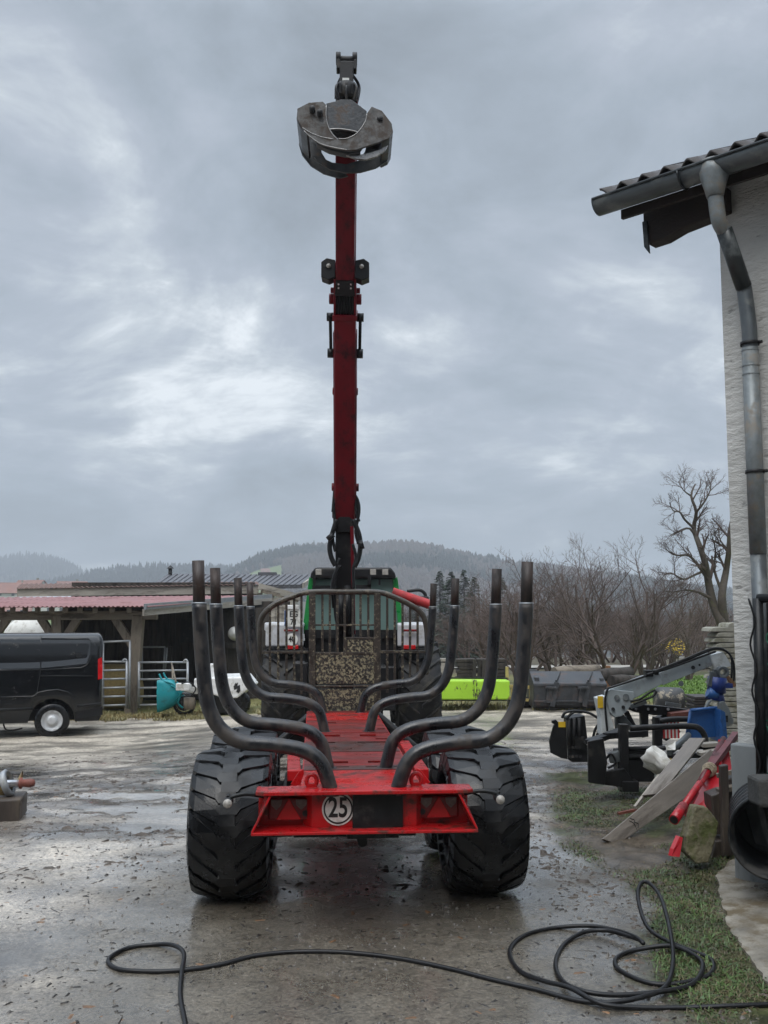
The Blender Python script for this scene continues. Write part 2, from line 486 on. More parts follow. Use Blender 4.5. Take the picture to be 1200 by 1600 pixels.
def spline(pts, per=6):
    """Catmull-Rom through the points"""
    pts = [Vector(p) for p in pts]
    out = []
    for i in range(len(pts) - 1):
        p0, p1, p2, p3 = pts[max(i - 1, 0)], pts[i], pts[i + 1], pts[min(i + 2, len(pts) - 1)]
        for k in range(per):
            t = k / per
            out.append(.5 * ((2 * p1) + (p2 - p0) * t + (2 * p0 - 5 * p1 + 4 * p2 - p3) * t * t + (3 * p1 - p0 - 3 * p2 + p3) * t ** 3))
    out.append(pts[-1])
    return out
def text_mesh(body, size, name, m, parent, Mx, bold=0.0, sx=1.0, depth=.001):
    cu = bpy.data.curves.new(name, 'FONT'); cu.body = body; cu.size = size; cu.align_x = 'CENTER'; cu.align_y = 'CENTER'
    cu.offset = bold; cu.extrude = depth
    t = bpy.data.objects.new('lettering_source', cu); COL.objects.link(t)
    dg = bpy.context.evaluated_depsgraph_get()
    me = bpy.data.meshes.new_from_object(t.evaluated_get(dg))
    bpy.data.objects.remove(t)
    me.transform(Mx @ Matrix.Diagonal((sx, 1, 1, 1)))
    me.materials.clear(); me.materials.append(MATS[m])
    o = bpy.data.objects.new(name, me); COL.objects.link(o)
    o.parent = parent; WM[o.name] = WM[parent.name]
    return o
RX90 = Matrix.Rotation(PI / 2, 4, 'X')        # local XY -> world XZ, facing -Y
def facing(loc):
    return Matrix.Translation(Vector(loc)) @ RX90
mat('crane_grey', (.30, .335, .35), .42, var=.12, dirt=(.20, .19, .17), amt=.22, bump=.05)
mat('crane_light', (.50, .53, .54), .4, var=.1, dirt=(.3, .3, .28), amt=.25, bump=.05)
mat('apron_concrete', (.22, .20, .165), .5, var=.35, scale=5, dirt=(.11, .085, .05), amt=.40, dscale=3.5, bump=.5, bscale=30, rvar=.2)
mat('tank_black', (.045, .046, .047), .45, var=.3, dirt=(.30, .26, .20), amt=.22, dscale=9, dsharp=.04, bump=.1)
mat('horn_brown', (.22, .11, .05), .6, var=.3, bump=.2)
mat('track_gravel', (.42, .40, .36), .8, var=.15, scale=1, bump=.2)
mat('grass_green', (.060, .105, .022), .5, var=.45, scale=3, bump=0)
mat('grass_olive', (.090, .074, .034), .6, var=.45, scale=3, bump=0)
mat('grass_dry', (.25, .22, .10), .7, var=.35, scale=2, bump=0)
mat('grass_lawn', (.11, .20, .03), .6, var=.3, scale=1, bump=0)
mat('litter_dark', (.020, .016, .013), .45, var=.5, scale=30, bump=0)
mat('litter_brown', (.072, .055, .042), .5, var=.5, scale=9, bump=.4)
mat('litter_grey', (.12, .108, .095), .45, var=.5, scale=30, bump=0)
mat('litter_leaf', (.16, .085, .04), .5, var=.6, scale=20, bump=0)

mat('lens_dim', (.13, .12, .11), .2, var=.3, scale=40, bump=.2, bscale=120)
mat('wheel_silver', (.50, .51, .52), .45, metal=.25, var=.15, bump=.03)
mat('weed_green', (.045, .085, .022), .5, var=.5, scale=3, bump=0)
# ------------------------------------------------------------------ ground
def gz(x, y):
    """broad shape of the yard and what lies beyond it"""
    x = np.asarray(x, float); y = np.asarray(y, float)
    z = -.02 * np.maximum(0, np.minimum(y, 60) - 8)
    z = z - .36 * sstep(0, 6, -x) * sstep(8, 18, y)
    z = z + .05 * sstep(2.0, 2.6, x) * sstep(12, 9, y)
    z = z - .05 * np.maximum(0, np.minimum(y, 420) - 60)
    return z
def relief(x, y):
    near = sstep(60, 20, y)
    a = (fbm(x * .55, y * .55, 3, 5) - .5) * .075
    rough = (fbm(x * 3.2 + 9, y * 3.2, 4, 21, .6) - .5)
    conc = sstep(-2.3, -1.2, x + .5 * (fbm(x * 2, y * 2, 2, 3) - .5)) * sstep(1.9, 1.3, x) * sstep(8.2, 7.0, y)
    churn = sstep(7.0, 9.5, y) * .9 + .55
    return near * (a * (1 - .55 * conc) + rough * (.042 * churn * (1 - conc) + .009 * conc))
PUD = -.0125
def pud(x, y):
    """water stands where the relief dips below this level"""
    g = np.exp(-(((x + 1.75) / 1.5) ** 2 + ((y - 7.25 - .25 * (x + 1.75)) / .42) ** 2))
    g2 = np.exp(-(((x + 2.6) / 1.0) ** 2 + ((y - 10.3) / .30) ** 2)) + np.exp(-(((x + 4.4) / 1.6) ** 2 + ((y - 9.6) / .3) ** 2))
    g3 = np.exp(-(((x - 1.1) / .55) ** 2 + ((y - 5.6) / .8) ** 2))
    return PUD + .016 * g + .020 * g2 + .006 * g3
VERGE = [(1.95, 11.6), (1.72, 9.8), (1.52, 8.6), (1.42, 7.9), (1.60, 7.2), (1.76, 6.4), (1.60, 5.75), (1.42, 5.1), (1.45, 4.6), (1.42, 3.9), (1.9, 3.9), (1.85, 4.6), (1.92, 5.3), (2.05, 6.2), (2.5, 6.9), (4.5, 8.6), (4.5, 11.6)]
def verge_sd(x, y):
    """distance inside (+) or outside (-) the earth verge"""
    x = np.asarray(x, float); y = np.asarray(y, float)
    dmin = np.full(x.shape, 9.0); ins = np.zeros(x.shape, bool)
    for i in range(len(VERGE)):
        (x0, y0), (x1, y1) = VERGE[i], VERGE[(i + 1) % len(VERGE)]
        ax, ay = x1 - x0, y1 - y0
        t = np.clip(((x - x0) * ax + (y - y0) * ay) / (ax * ax + ay * ay), 0, 1)
        dmin = np.minimum(dmin, np.hypot(x - x0 - t * ax, y - y0 - t * ay))
        ins = ins ^ (((y0 > y) != (y1 > y)) & (x < ax * (y - y0) / (ay + 1e-9) + x0))
    return np.where(ins, dmin, -dmin)
def verge_bump(x, y, sd=None):
    sd = verge_sd(x, y) if sd is None else sd
    return (sd > -.1) * sstep(-.1, .25, sd) * (.035 * fbm(np.asarray(x) * 5, np.asarray(y) * 5, 3, 71) + .02 * (fbm(np.asarray(x) * 14, np.asarray(y) * 14, 2, 73) - .5))
def surf(x, y):
    x = np.asarray(x, float); y = np.asarray(y, float)
    return gz(x, y) + np.maximum(relief(x, y), pud(x, y)) + verge_bump(x, y)
def G(px, py, dz=0.0):
    """point of the ground seen at a pixel"""
    d = ray(px, py)
    t = (0 - EYE.z) / d.z if d.z < -1e-4 else 60
    for _ in range(25):
        p = EYE + d * t
        z = float(surf(p.x, p.y))
        t += (z - p.z) / d.z * .9
    p = EYE + d * t
    return Vector((p.x, p.y, float(surf(p.x, p.y)) + dz))
def S(x, y, dz=0.0):
    return Vector((x, y, float(surf(x, y)) + dz))

def poly_in(px, py, poly):
    px = np.asarray(px); py = np.asarray(py)
    ins = np.zeros(px.shape, bool)
    n = len(poly)
    for i in range(n):
        x0, y0 = poly[i]; x1, y1 = poly[(i + 1) % n]
        c = ((y0 > py) != (y1 > py)) & (px < (x1 - x0) * (py - y0) / ((y1 - y0) + 1e-9) + x0)
        ins ^= c
    return ins
def ground_sheet():
    NA, NR = 460, 520
    half = R(31)
    az_in = np.linspace(-half, half, NA)
    az_out = np.linspace(half, 2 * PI - half, 50)[1:-1]
    az = np.concatenate([az_in, az_out])
    na = len(az)
    r = 2.6 * (46 / 2.6) ** (np.arange(NR) / (NR - 1))
    far = 46 * (2600 / 46) ** (np.arange(1, 60) / 59)
    r = np.concatenate([[.6, 1.2, 1.8, 2.3], r, far])
    nr = len(r)
    A, RR = np.meshgrid(az, r)
    X, Y = RR * np.sin(A), RR * np.cos(A)
    rel = relief(X, Y); lev = pud(X, Y)
    Z = gz(X, Y) + np.maximum(rel, lev)
    wet = np.clip((lev + .012 - rel) / .012, 0, 1) * sstep(40, 16, Y)
    stand = (rel < lev).astype(float) * sstep(40, 20, Y)
    n1 = fbm(X * .8, Y * .8, 4, 31); n2 = fbm(X * 4, Y * 4, 4, 41); n3 = fbm(X * .25, Y * .25, 3, 51)
    def C(r_, g_, b_): return np.array([r_, g_, b_])[None, None, :]
    col = C(.325, .288, .242) * (.62 + .76 * n2[..., None])                      # trodden gravelly mud
    k = sstep(.48, .62, n1)[..., None]; col = col * (1 - k * .6) + C(.135, .112, .09) * k * .6
    # churned dark leaf litter in the middle distance, paler drier gravel further away
    k = (sstep(.50, .60, fbm(X * 1.4, Y * 3.2, 4, 61)) * sstep(7.6, 9.0, Y) * sstep(17, 13, Y))[..., None]; col = col * (1 - .75 * k) + C(.055, .042, .032) * .75 * k
    k = sstep(12, 17, Y)[..., None]; col = col * (1 - k) + C(.34, .30, .245) * (.75 + .5 * n2[..., None]) * k
    tr_ = fbm(X * .9 + 3, Y * 2.6, 4, 101); col = col * (.48 + .86 * sstep(.30, .64, tr_))[..., None]
    # old concrete apron
    conc = (sstep(-2.3, -1.2, X + .5 * (fbm(X * 2, Y * 2, 2, 3) - .5)) * sstep(1.9, 1.3, X) * sstep(8.2, 7.0, Y))[..., None]
    col = col * (1 - conc) + C(.132, .114, .088) * (.68 + .64 * n2[..., None]) * conc
    # earth and grass verge on the right
    sd_ = verge_sd(X, Y)
    k = sstep(-.25, .12, sd_ + (n2 - .5) * .5)[..., None]
    vm_ = fbm(X * 9, Y * 9, 3, 83)[..., None]; gm_ = sstep(.42, .60, fbm(X * 1.7, Y * 1.7, 3, 91))[..., None]
    col = col * (1 - k) + (C(.085, .066, .046) * (1 - gm_) + C(.050, .056, .022) * gm_) * (.25 + 1.5 * vm_) * k
    wet = wet * (1 - .8 * k[..., 0])
    # dry grass edge of the yard, lawn and field behind
    yl = 20.6 + .9 * (n1 - .5) * 4 - .25 * X * (X < 0) - .02 * X
    k = (sstep(0, .9, Y - yl) * sstep(60, 50, Y * 0))[..., None]
    col = col * (1 - k) + (C(.200, .170, .085) * (1 - n2[..., None]) + C(.115, .135, .035) * n2[..., None]) * k
    k = (sstep(5.6, 7.0, X + .8 * (n1 - .5)) * sstep(22, 24.5, Y))[..., None]
    col = col * (1 - k) + C(.120, .20, .030) * (.75 + .5 * n2[..., None]) * k
    k = sstep(34, 40, Y + 6 * (n3 - .5))[..., None]
    col = col * (1 - k) + C(.10, .085, .055) * k
    wet = np.clip(wet + .18 * sstep(.45, .65, n1) * sstep(18, 10, Y), 0, 1)
    wet = np.where(Y > 21, wet * .2, wet)
    Z = Z + verge_bump(X, Y, sd_)
    verts = np.stack([X, Y, Z], -1).reshape(-1, 3)
    idx = np.arange(nr * na).reshape(nr, na)
    a_ = idx[:-1, :]; b_ = idx[1:, :]
    f = np.stack([a_, np.roll(a_, -1, 1), np.roll(b_, -1, 1), b_], -1).reshape(-1, 4)
    me = bpy.data.meshes.new('ground')
    me.vertices.add(len(verts)); me.vertices.foreach_set('co', verts.ravel())
    me.loops.add(f.size); me.loops.foreach_set('vertex_index', f.ravel())
    me.polygons.add(len(f)); me.polygons.foreach_set('loop_start', np.arange(len(f)) * 4); me.polygons.foreach_set('loop_total', np.full(len(f), 4))
    me.update(calc_edges=True)
    me.polygons.foreach_set('use_smooth', np.ones(len(f), bool))
    ca = me.attributes.new('tone', 'FLOAT_COLOR', 'POINT')
    ca.data.foreach_set('color', np.concatenate([np.clip(col, 0, 1), np.ones(col.shape[:2] + (1,))], -1).reshape(-1).astype(np.float32))
    wa = me.attributes.new('wet', 'FLOAT', 'POINT'); wa.data.foreach_set('value', wet.ravel().astype(np.float32))
    dry = np.maximum(sstep(12.5, 17, Y), .85 * sstep(-.25, .12, sd_ + (n2 - .5) * .5))
    da = me.attributes.new('dry', 'FLOAT', 'POINT'); da.data.foreach_set('value', dry.ravel().astype(np.float32))
    sa = me.attributes.new('standing', 'FLOAT', 'POINT'); sa.data.foreach_set('value', stand.ravel().astype(np.float32))
    m, nt, N, L, b = nm('wet_yard')
    at_ = N.new('ShaderNodeAttribute'); at_.attribute_name = 'tone'
    aw = N.new('ShaderNodeAttribute'); aw.attribute_name = 'wet'
    as_ = N.new('ShaderNodeAttribute'); as_.attribute_name = 'standing'
    ad_ = N.new('ShaderNodeAttribute'); ad_.attribute_name = 'dry'
    tc = N.new('ShaderNodeTexCoord')
    def noise(s, d, rg=.6):
        n = N.new('ShaderNodeTexNoise'); n.inputs['Scale'].default_value = s; n.inputs['Detail'].default_value = d; n.inputs['Roughness'].default_value = rg
        L.new(tc.outputs['Object'], n.inputs['Vector']); return n.outputs[0]
    def rng_(v, a, c, lo, hi):
        n = N.new('ShaderNodeMapRange'); L.new(v, n.inputs[0])
        for i, q in enumerate((a, c, lo, hi)): n.inputs[i + 1].default_value = q
        return n.outputs[0]
    def mth(op, a, c, cl=False):
        n = N.new('ShaderNodeMath'); n.operation = op; n.use_clamp = cl
        for i, q in enumerate((a, c)):
            if isinstance(q, (int, float)): n.inputs[i].default_value = q
            else: L.new(q, n.inputs[i])
        return n.outputs[0]
    grit = noise(55, 6, .7); clod = noise(11, 5)
    film = noise(1.9, 5, .62)
    # specks of grit and litter; cracks of the apron
    gm = mth('MULTIPLY', rng_(grit, .32, .68, .42, 1.55), rng_(noise(19, 7, .72), .36, .50, .58, 1.06))
    vo = N.new('ShaderNodeTexVoronoi'); vo.feature = 'DISTANCE_TO_EDGE'; vo.inputs['Scale'].default_value = 5.5
    wv = N.new('ShaderNodeMixRGB'); wv.inputs[0].default_value = .09
    nz = N.new('ShaderNodeTexNoise'); nz.inputs['Scale'].default_value = 7; L.new(tc.outputs['Object'], nz.inputs['Vector'])
    L.new(tc.outputs['Object'], wv.inputs[1]); L.new(nz.outputs[1], wv.inputs[2]); L.new(wv.outputs[0], vo.inputs['Vector'])
    crack = rng_(vo.outputs[0], .0, .022, .62, 1)
    mul = mth('MULTIPLY', gm, crack)
    dk = rng_(aw.outputs['Fac'], 0, 1, 1, .62)
    mul = mth('MULTIPLY', mul, dk)
    vm = N.new('ShaderNodeVectorMath'); vm.operation = 'SCALE'
    L.new(at_.outputs['Color'], vm.inputs[0]); L.new(mul, vm.inputs['Scale'])
    L.new(vm.outputs[0], b.inputs['Base Color'])
    # gloss: water film over everything, mirror in standing water
    fr = rng_(film, .36, .62, .52, .20)
    fr = mth('SUBTRACT', fr, mth('MULTIPLY', aw.outputs['Fac'], .22))
    fr = mth('MULTIPLY', fr, rng_(as_.outputs['Fac'], 0, 1, 1, .22))
    fr = mth('ADD', mth('MAXIMUM', fr, .03), mth('MULTIPLY', ad_.outputs['Fac'], .35))
    L.new(fr, b.inputs['Roughness'])
    L.new(rng_(ad_.outputs['Fac'], 0, 1, .5, .2), b.inputs['Specular IOR Level'])
    L.new(mth('MULTIPLY', rng_(film, .36, .62, .35, 1.0), rng_(ad_.outputs['Fac'], 0, 1, 1, .06)), b.inputs['Coat Weight'])
    L.new(rng_(film, .36, .62, .34, .12), b.inputs['Coat Roughness'])
    h = mth('ADD', mth('MULTIPLY', grit, .6), mth('MULTIPLY', clod, 1.2))
    bp = N.new('ShaderNodeBump'); bp.inputs['Distance'].default_value = .018
    st = mth('MULTIPLY', rng_(aw.outputs['Fac'], 0, 1, .75, .28), rng_(as_.outputs['Fac'], 0, 1, 1, .05))
    L.new(st, bp.inputs['Strength']); L.new(h, bp.inputs['Height']); L.new(bp.outputs[0], b.inputs['Normal'])
    me.materials.append(m)
    o = bpy.data.objects.new('ground', me); COL.objects.link(o)
    o['kind'] = 'structure'
    return o
ground_sheet()

# ------------------------------------------------------------------ hills
def sheet_mesh(name, verts, faces, m, kind=None):
    me = bpy.data.meshes.new(name)
    me.from_pydata(verts.tolist() if hasattr(verts, 'tolist') else verts, [], faces.tolist() if hasattr(faces, 'tolist') else faces)
    me.materials.append(MATS[m] if isinstance(m, str) else m)
    o = bpy.data.objects.new(name, me); COL.objects.link(o)
    if kind: o['kind'] = kind
    return o
def soil_mat(name, a, b2, scale):
    m, nt, N, L, b = nm(name)
    tc = N.new('ShaderNodeTexCoord'); n = N.new('ShaderNodeTexNoise'); n.inputs['Scale'].default_value = scale; n.inputs['Detail'].default_value = 6
    L.new(tc.outputs['Object'], n.inputs['Vector'])
    r = N.new('ShaderNodeValToRGB'); r.color_ramp.elements[0].position = .4; r.color_ramp.elements[1].position = .6
    r.color_ramp.elements[0].color = rgba(a); r.color_ramp.elements[1].color = rgba(b2)
    L.new(n.outputs[0], r.inputs[0]); L.new(r.outputs[0], b.inputs['Base Color']); b.inputs['Roughness'].default_value = .95
    MATS[name] = m
soil_mat('forest_floor', (.035, .033, .025), (.060, .045, .036), .02)
soil_mat('meadow', (.10, .15, .035), (.15, .18, .06), .015)
soil_mat('far_spruce', (.016, .027, .020), (.024, .038, .026), .03)
soil_mat('far_bare_tree', (.055, .040, .034), (.075, .052, .042), .03)

HILLS = {}
def hill(name, sky, D0, D1, z0, m='forest_floor', back=900, amp=10, seed=3):
    sx = [p[0] for p in sky]; sy = [p[1] for p in sky]
    cols = np.linspace(min(sx), max(sx), 150); rows = np.linspace(0, 1, 46)
    def height(px, t):
        px = np.asarray(px, float); t = np.asarray(t, float)
        py = np.interp(px, sx, sy)
        D = D0 + (D1 - D0) * t
        u = (px - 600) / F_PX; v = (800 - py) / F_PX
        dy = CP - v * SP
        top = 1.83 + (SP + v * CP) / dy * D1
        x = u / dy * D
        z = z0 + (top - z0) * (t ** 1.25 * (1.0 - .12 * np.sin(PI * t))) + amp * (fbm(x / 160, D / 160, 4, seed) - .5) * np.sin(PI * np.clip(t, 0, 1))
        return x, D, z
    PX, T = np.meshgrid(cols, rows)
    x, D, z = height(PX, T)
    xb, Db, zb = x[-1:] * (1 + back / D1), D[-1:] + back, z[-1:] * 0 + z0
    V = np.stack([np.vstack([x, xb]), np.vstack([D, Db]), np.vstack([z, zb])], -1)
    nr, nc = V.shape[:2]
    idx = np.arange(nr * nc).reshape(nr, nc)
    f = np.stack([idx[:-1, :-1], idx[:-1, 1:], idx[1:, 1:], idx[1:, :-1]], -1).reshape(-1, 4)
    o = sheet_mesh(name, V.reshape(-1, 3), f, m, 'structure')
    o.data.polygons.foreach_set('use_smooth', np.ones(len(f), bool))
    HILLS[o.name] = height
    return height
h_far = hill('far_hill', [(-260, 905), (-120, 884), (0, 874), (40, 868), (80, 872), (120, 890), (180, 912), (300, 940)], 1500, 2300, -15, amp=30)
h_mid = hill('wooded_ridge', [(-200, 946), (-60, 938), (40, 924), (90, 912), (140, 901), (180, 892), (250, 888), (320, 890), (400, 892), (480, 905), (620, 935)], 900, 1500, -18, amp=18, seed=8)
h_main = hill('wooded_hill', [(200, 948), (330, 922), (360, 898), (400, 876), (450, 864), (500, 857), (560, 857), (600, 853), (640, 853), (690, 862), (740, 874), (800, 886), (850, 889), (900, 895), (960, 904), (1020, 915), (1080, 925), (1200, 930), (1500, 938)], 420, 1150, -20, amp=16, seed=15)
h_left = hill('meadow_slope', [(-200, 905), (-60, 908), (0, 917), (30, 925), (120, 936), (250, 946), (400, 958)], 180, 420, -12, m='meadow', back=200, amp=3, seed=25)
# pale meadow clearing on the hill's left flank
def patch(name, hf, pxs, ts, m):
    PX, T = np.meshgrid(np.linspace(*pxs, 24), np.linspace(*ts, 12))
    x, D, z = hf(PX, T)
    V = np.stack([x, D, z + 1.2], -1).reshape(-1, 3)
    idx = np.arange(24 * 12).reshape(12, 24)
    f = np.stack([idx[:-1, :-1], idx[:-1, 1:], idx[1:, 1:], idx[1:, :-1]], -1).reshape(-1, 4)
    return sheet_mesh(name, V, f, m, 'structure')
patch('clearing', h_main, (352, 440), (.42, .86), 'meadow')
patch('pasture', h_mid, (150, 280), (.10, .30), 'meadow')

def far_trees(name, hf, n, pxr, m, kindfn, hgt, seed, skip=None, spruce=True, tmin=.04):
    g = np.random.default_rng(seed)
    px = g.uniform(*pxr, n * 3); t = np.sqrt(g.uniform(tmin ** 2, 1, n * 3))
    x, D, z = hf(px, t)
    keep = kindfn(x, D, g)
    if skip is not None: keep &= ~skip(px, t)
    x, D, z = x[keep][:n], D[keep][:n], z[keep][:n]
    k = len(x)
    h = g.uniform(*hgt, k)
    if spruce:
        prof = np.array([[.24, .05], [.10, .42], [.17, .40], [.06, .72], [.10, .70], [.0, 1.0]])
        ns = 6
    else:
        prof = np.array([[.04, .0], [.22, .35], [.28, .60], [.15, .86], [.0, 1.1]])
        ns = 6
    q = np.arange(ns) * 2 * PI / ns
    tem = np.array([[r_ * math.cos(a), r_ * math.sin(a), zz] for r_, zz in prof for a in q])
    nv = len(tem)
    rot = g.uniform(0, 6.28, k)
    jit = g.uniform(.72, 1.3, (k, nv, 1))
    c, s = np.cos(rot)[:, None], np.sin(rot)[:, None]
    wd = (h * g.uniform(.75, 1.2, k))[:, None]
    vx = (tem[None, :, 0] * c - tem[None, :, 1] * s) * wd * jit[..., 0] + x[:, None]
    vy = (tem[None, :, 0] * s + tem[None, :, 1] * c) * wd * jit[..., 0] + D[:, None]
    vz = tem[None, :, 2] * h[:, None] + z[:, None] - .5
    V = np.stack([vx, vy, vz], -1).reshape(-1, 3)
    fs = []
    for j in range(len(prof) - 1):
        for i in range(ns):
            fs.append((j * ns + i, j * ns + (i + 1) % ns, (j + 1) * ns + (i + 1) % ns, (j + 1) * ns + i))
    F = (np.array(fs)[None] + (np.arange(k) * nv)[:, None, None]).reshape(-1, 4)
    me = bpy.data.meshes.new(name)
    me.vertices.add(len(V)); me.vertices.foreach_set('co', V.ravel())
    me.loops.add(F.size); me.loops.foreach_set('vertex_index', F.ravel())
    me.polygons.add(len(F)); me.polygons.foreach_set('loop_start', np.arange(len(F)) * 4); me.polygons.foreach_set('loop_total', np.full(len(F), 4))
    me.update(calc_edges=True)
    me.materials.append(MATS[m])
    o = bpy.data.objects.new(name, me); COL.objects.link(o); o['kind'] = 'stuff'
    return o
def is_spruce(x, D, g):
    return (fbm(x / 110 + 3, D / 110, 3, 77) + g.normal(0, .05, x.shape)) > .50
def is_bare(x, D, g):
    return (fbm(x / 110 + 3, D / 110, 3, 77) + g.normal(0, .05, x.shape)) <= .51
clear = lambda px, t: (px > 345) & (px < 442) & (t > .40) & (t < .88)
far_trees('spruce_forest', h_main, 13000, (200, 1300), 'far_spruce', is_spruce, (7, 14), 1, clear)
far_trees('bare_forest', h_main, 15000, (200, 1300), 'far_bare_tree', is_bare, (5, 9.5), 2, clear, spruce=False)
past = lambda px, t: (px > 140) & (px < 290) & (t > .08) & (t < .32)
far_trees('ridge_forest', h_mid, 8000, (-200, 620), 'far_spruce', lambda x, D, g: np.ones(x.shape, bool), (8, 15), 3, past)
far_trees('far_forest', h_far, 5000, (-260, 300), 'far_spruce', lambda x, D, g: np.ones(x.shape, bool), (10, 18), 4)

# ------------------------------------------------------------------ village below the hills
def village_house(px, D, hf, w, d, eave, ridge, rz, label, roofm='village_roof', wallm='plaster_house', zoff=0.0):
    u = (px - 600) / F_PX
    x = u * D
    if hf is None: z = zoff
    else:
        x, DD, z = [float(q) for q in hf(px, zoff)]
        D = DD
    t = thing('village_house', label, 'house', (x, D, z), rz, 'houses of the village at the foot of the hills')
    b = MB(); b.box((0, 0, eave / 2 - 1), (w, d, eave + 2))
    b.prism([(-d / 2, 0), (d / 2, 0), (0, ridge - eave)], w, Matrix.Translation((0, 0, eave)) @ Matrix(((0, 0, 1, 0), (1, 0, 0, 0), (0, 1, 0, 0), (0, 0, 0, 1))))
    b.build('wall', wallm, t)
    r = MB(); sl = math.hypot(d / 2, ridge - eave); o = .7
    for sg in (-1, 1):
        a = Vector((0, sg * (d / 2 + o), eave - o * (ridge - eave) / (d / 2))); c = Vector((0, 0, ridge + .15))
        r.beam(a, c, w + 2 * o, .25, up=(0, 0, 1))
    rf = r.build('roof', roofm, t)
    c = MB(); c.box((w * .2, d * .1, ridge + .3), (.7, .7, 1.6)); c.build('chimney', 'old_concrete', rf)
    for k in range(max(2, int(w / 4))):
        for fl in range(1 if eave < 4 else 2):
            wb = MB(); wb.box((-w / 2 + (k + .5) * w / max(2, int(w / 4)), -d / 2 - .02, 1.5 + fl * 2.7), (1.1, .1, 1.3)); wb.build('window', 'pale_window', t)
    return t
VH = [(22, .80, 14, 10, 5, 8.5, .3, 'long house with a red roof at the left edge of the village', 'village_roof'),
      (48, .86, 12, 10, 5, 9, -.4, 'small white house with red roof right of the long red roofed one', 'village_roof'),
      (82, .74, 22, 13, 5, 8, .15, 'large hall with a pale grey roof in the village', 'village_roof_grey'),
      (112, .92, 11, 9, 5, 9, .5, 'red roofed house right of the pale grey hall', 'village_roof'),
      (135, .84, 15, 10, 4.5, 8, -.2, 'wide house with low red roof, middle of the three right of the grey hall', 'village_roof'),
      (157, .93, 10, 9, 5, 8.5, .3, 'house with small red roof at the right end of the village', 'village_roof'),
      (12, .52, 16, 10, 4, 7.5, .1, 'nearer house with faded pink roof below the meadow at the left edge', 'village_roof')]
for (px, t, w, d, ev, rd, rz, lab, rm) in VH:
    village_house(px, 0, h_left, w, d, ev, rd, rz, lab, rm, zoff=t)
village_house(415, 0, h_main, 8.5, 7, 4, 7, .2, 'white farmhouse on the pale clearing high on the wooded hill', 'village_roof', zoff=.78)
# ------------------------------------------------------------------ haze
hz = MB(); hz.box((0, 300, 80), (5600, 6200, 206)); hz_o = hz.build('haze', [], None)
hz_o['kind'] = 'stuff'
hm = bpy.data.materials.new('haze_air'); hm.use_nodes = True
for n in list(hm.node_tree.nodes): hm.node_tree.nodes.remove(n)
ho = hm.node_tree.nodes.new('ShaderNodeOutputMaterial'); hv = hm.node_tree.nodes.new('ShaderNodeVolumePrincipled')
hv.inputs['Color'].default_value = (.80, .86, .92, 1); hv.inputs['Density'].default_value = .00064; hv.inputs['Anisotropy'].default_value = .1
hm.node_tree.links.new(hv.outputs[0], ho.inputs['Volume'])
hz_o.data.materials.append(hm)
# ------------------------------------------------------------------ tyres
def tyre(Rr, Wd, rim, nl, lh, lw, segs=56, sweep=.5, step=True, up=-1, crown=.035):
    """ring about local X with raised V lugs"""
    b = MB()
    h = Wd / 2
    rb = Rr - lh
    prof = [(rim, -h * .72), (rim + .02, -h * .84), ((rb + rim) / 2, -h * .99), (rb - crown - .07, -h * .97), (rb - crown - .02, -h * .91), (rb - crown * .62, -h * .80), (rb - crown * .25, -h * .5), (rb, 0)]
    prof = prof + [(r_, -z_) for r_, z_ in reversed(prof[:-1])]
    b.lathe([(r_, z_) for r_, z_ in prof], segs, Matrix.Rotation(PI / 2, 4, 'Y'))
    def rad(x):
        return Rr - crown * (abs(x) / h) ** 2
    for sg in (-1, 1):
        for k in range(nl):
            a0 = 2 * PI * (k + (.5 if sg > 0 else 0)) / nl
            if step:
                pl = [(.985, 0, Rr - crown - .085), (.92, .03, Rr - crown * .95), (.80, .12, None), (.30, sweep * .82, None), (.22, sweep, None), (-.18, sweep, None)]
            else:
                pl = [(1.0, 0, Rr - crown - .10), (.93, .03, rad(.93 * h)), (.45, sweep * .6, None), (.05, sweep, None)]
            vs = []
            for i, (fx, da, rt) in enumerate(pl):
                x = sg * fx * h
                rt = rt or rad(x)
                wdt = lw / Rr * (.7 if i == 0 else 1.0 if i <= 2 and step else .68)
                a = a0 + up * da
                for (rr, aa) in ((rt - lh - .02, a - wdt * .62), (rt, a - wdt * .46), (rt, a + wdt * .46), (rt - lh - .02, a + wdt * .62)):
                    vs.append((x, -rr * math.cos(a * 0 + aa), rr * math.sin(aa)))
            n = len(pl); fs = []
            for i in range(n - 1):
                for j in range(3):
                    fs.append((i * 4 + j, i * 4 + j + 1, i * 4 + j + 5, i * 4 + j + 4))
            fs.append((0, 1, 2, 3)); e_ = (n - 1) * 4; fs.append((e_, e_ + 1, e_ + 2, e_ + 3))
            b.add(vs, fs)
    return b
def rim_mb(rim, Wd, side):
    b = MB(); h = Wd / 2
    b.lathe([(rim + .012, -h * .72), (rim - .02, -h * .70), (rim - .03, 0), (rim - .02, h * .70), (rim + .012, h * .72)], 36, Matrix.Rotation(PI / 2, 4, 'Y'))
    b.lathe([(rim - .03, .0), (rim * .62, .03), (rim * .36, .06), (.09, .07), (0, .07)], 36, Matrix.Rotation(side * PI / 2, 4, 'Y'))
    return b

# ------------------------------------------------------------------ timber trailer
TY = R(4.14)
trailer = thing('timber_trailer', 'red forestry timber trailer with eight tall black curved stakes and wide black tyres', 'trailer', (-.114, 5.70, 0), TY)
def tl(b, name, m, par=None, **k):
    return b.build(name, m, par or trailer, **k)
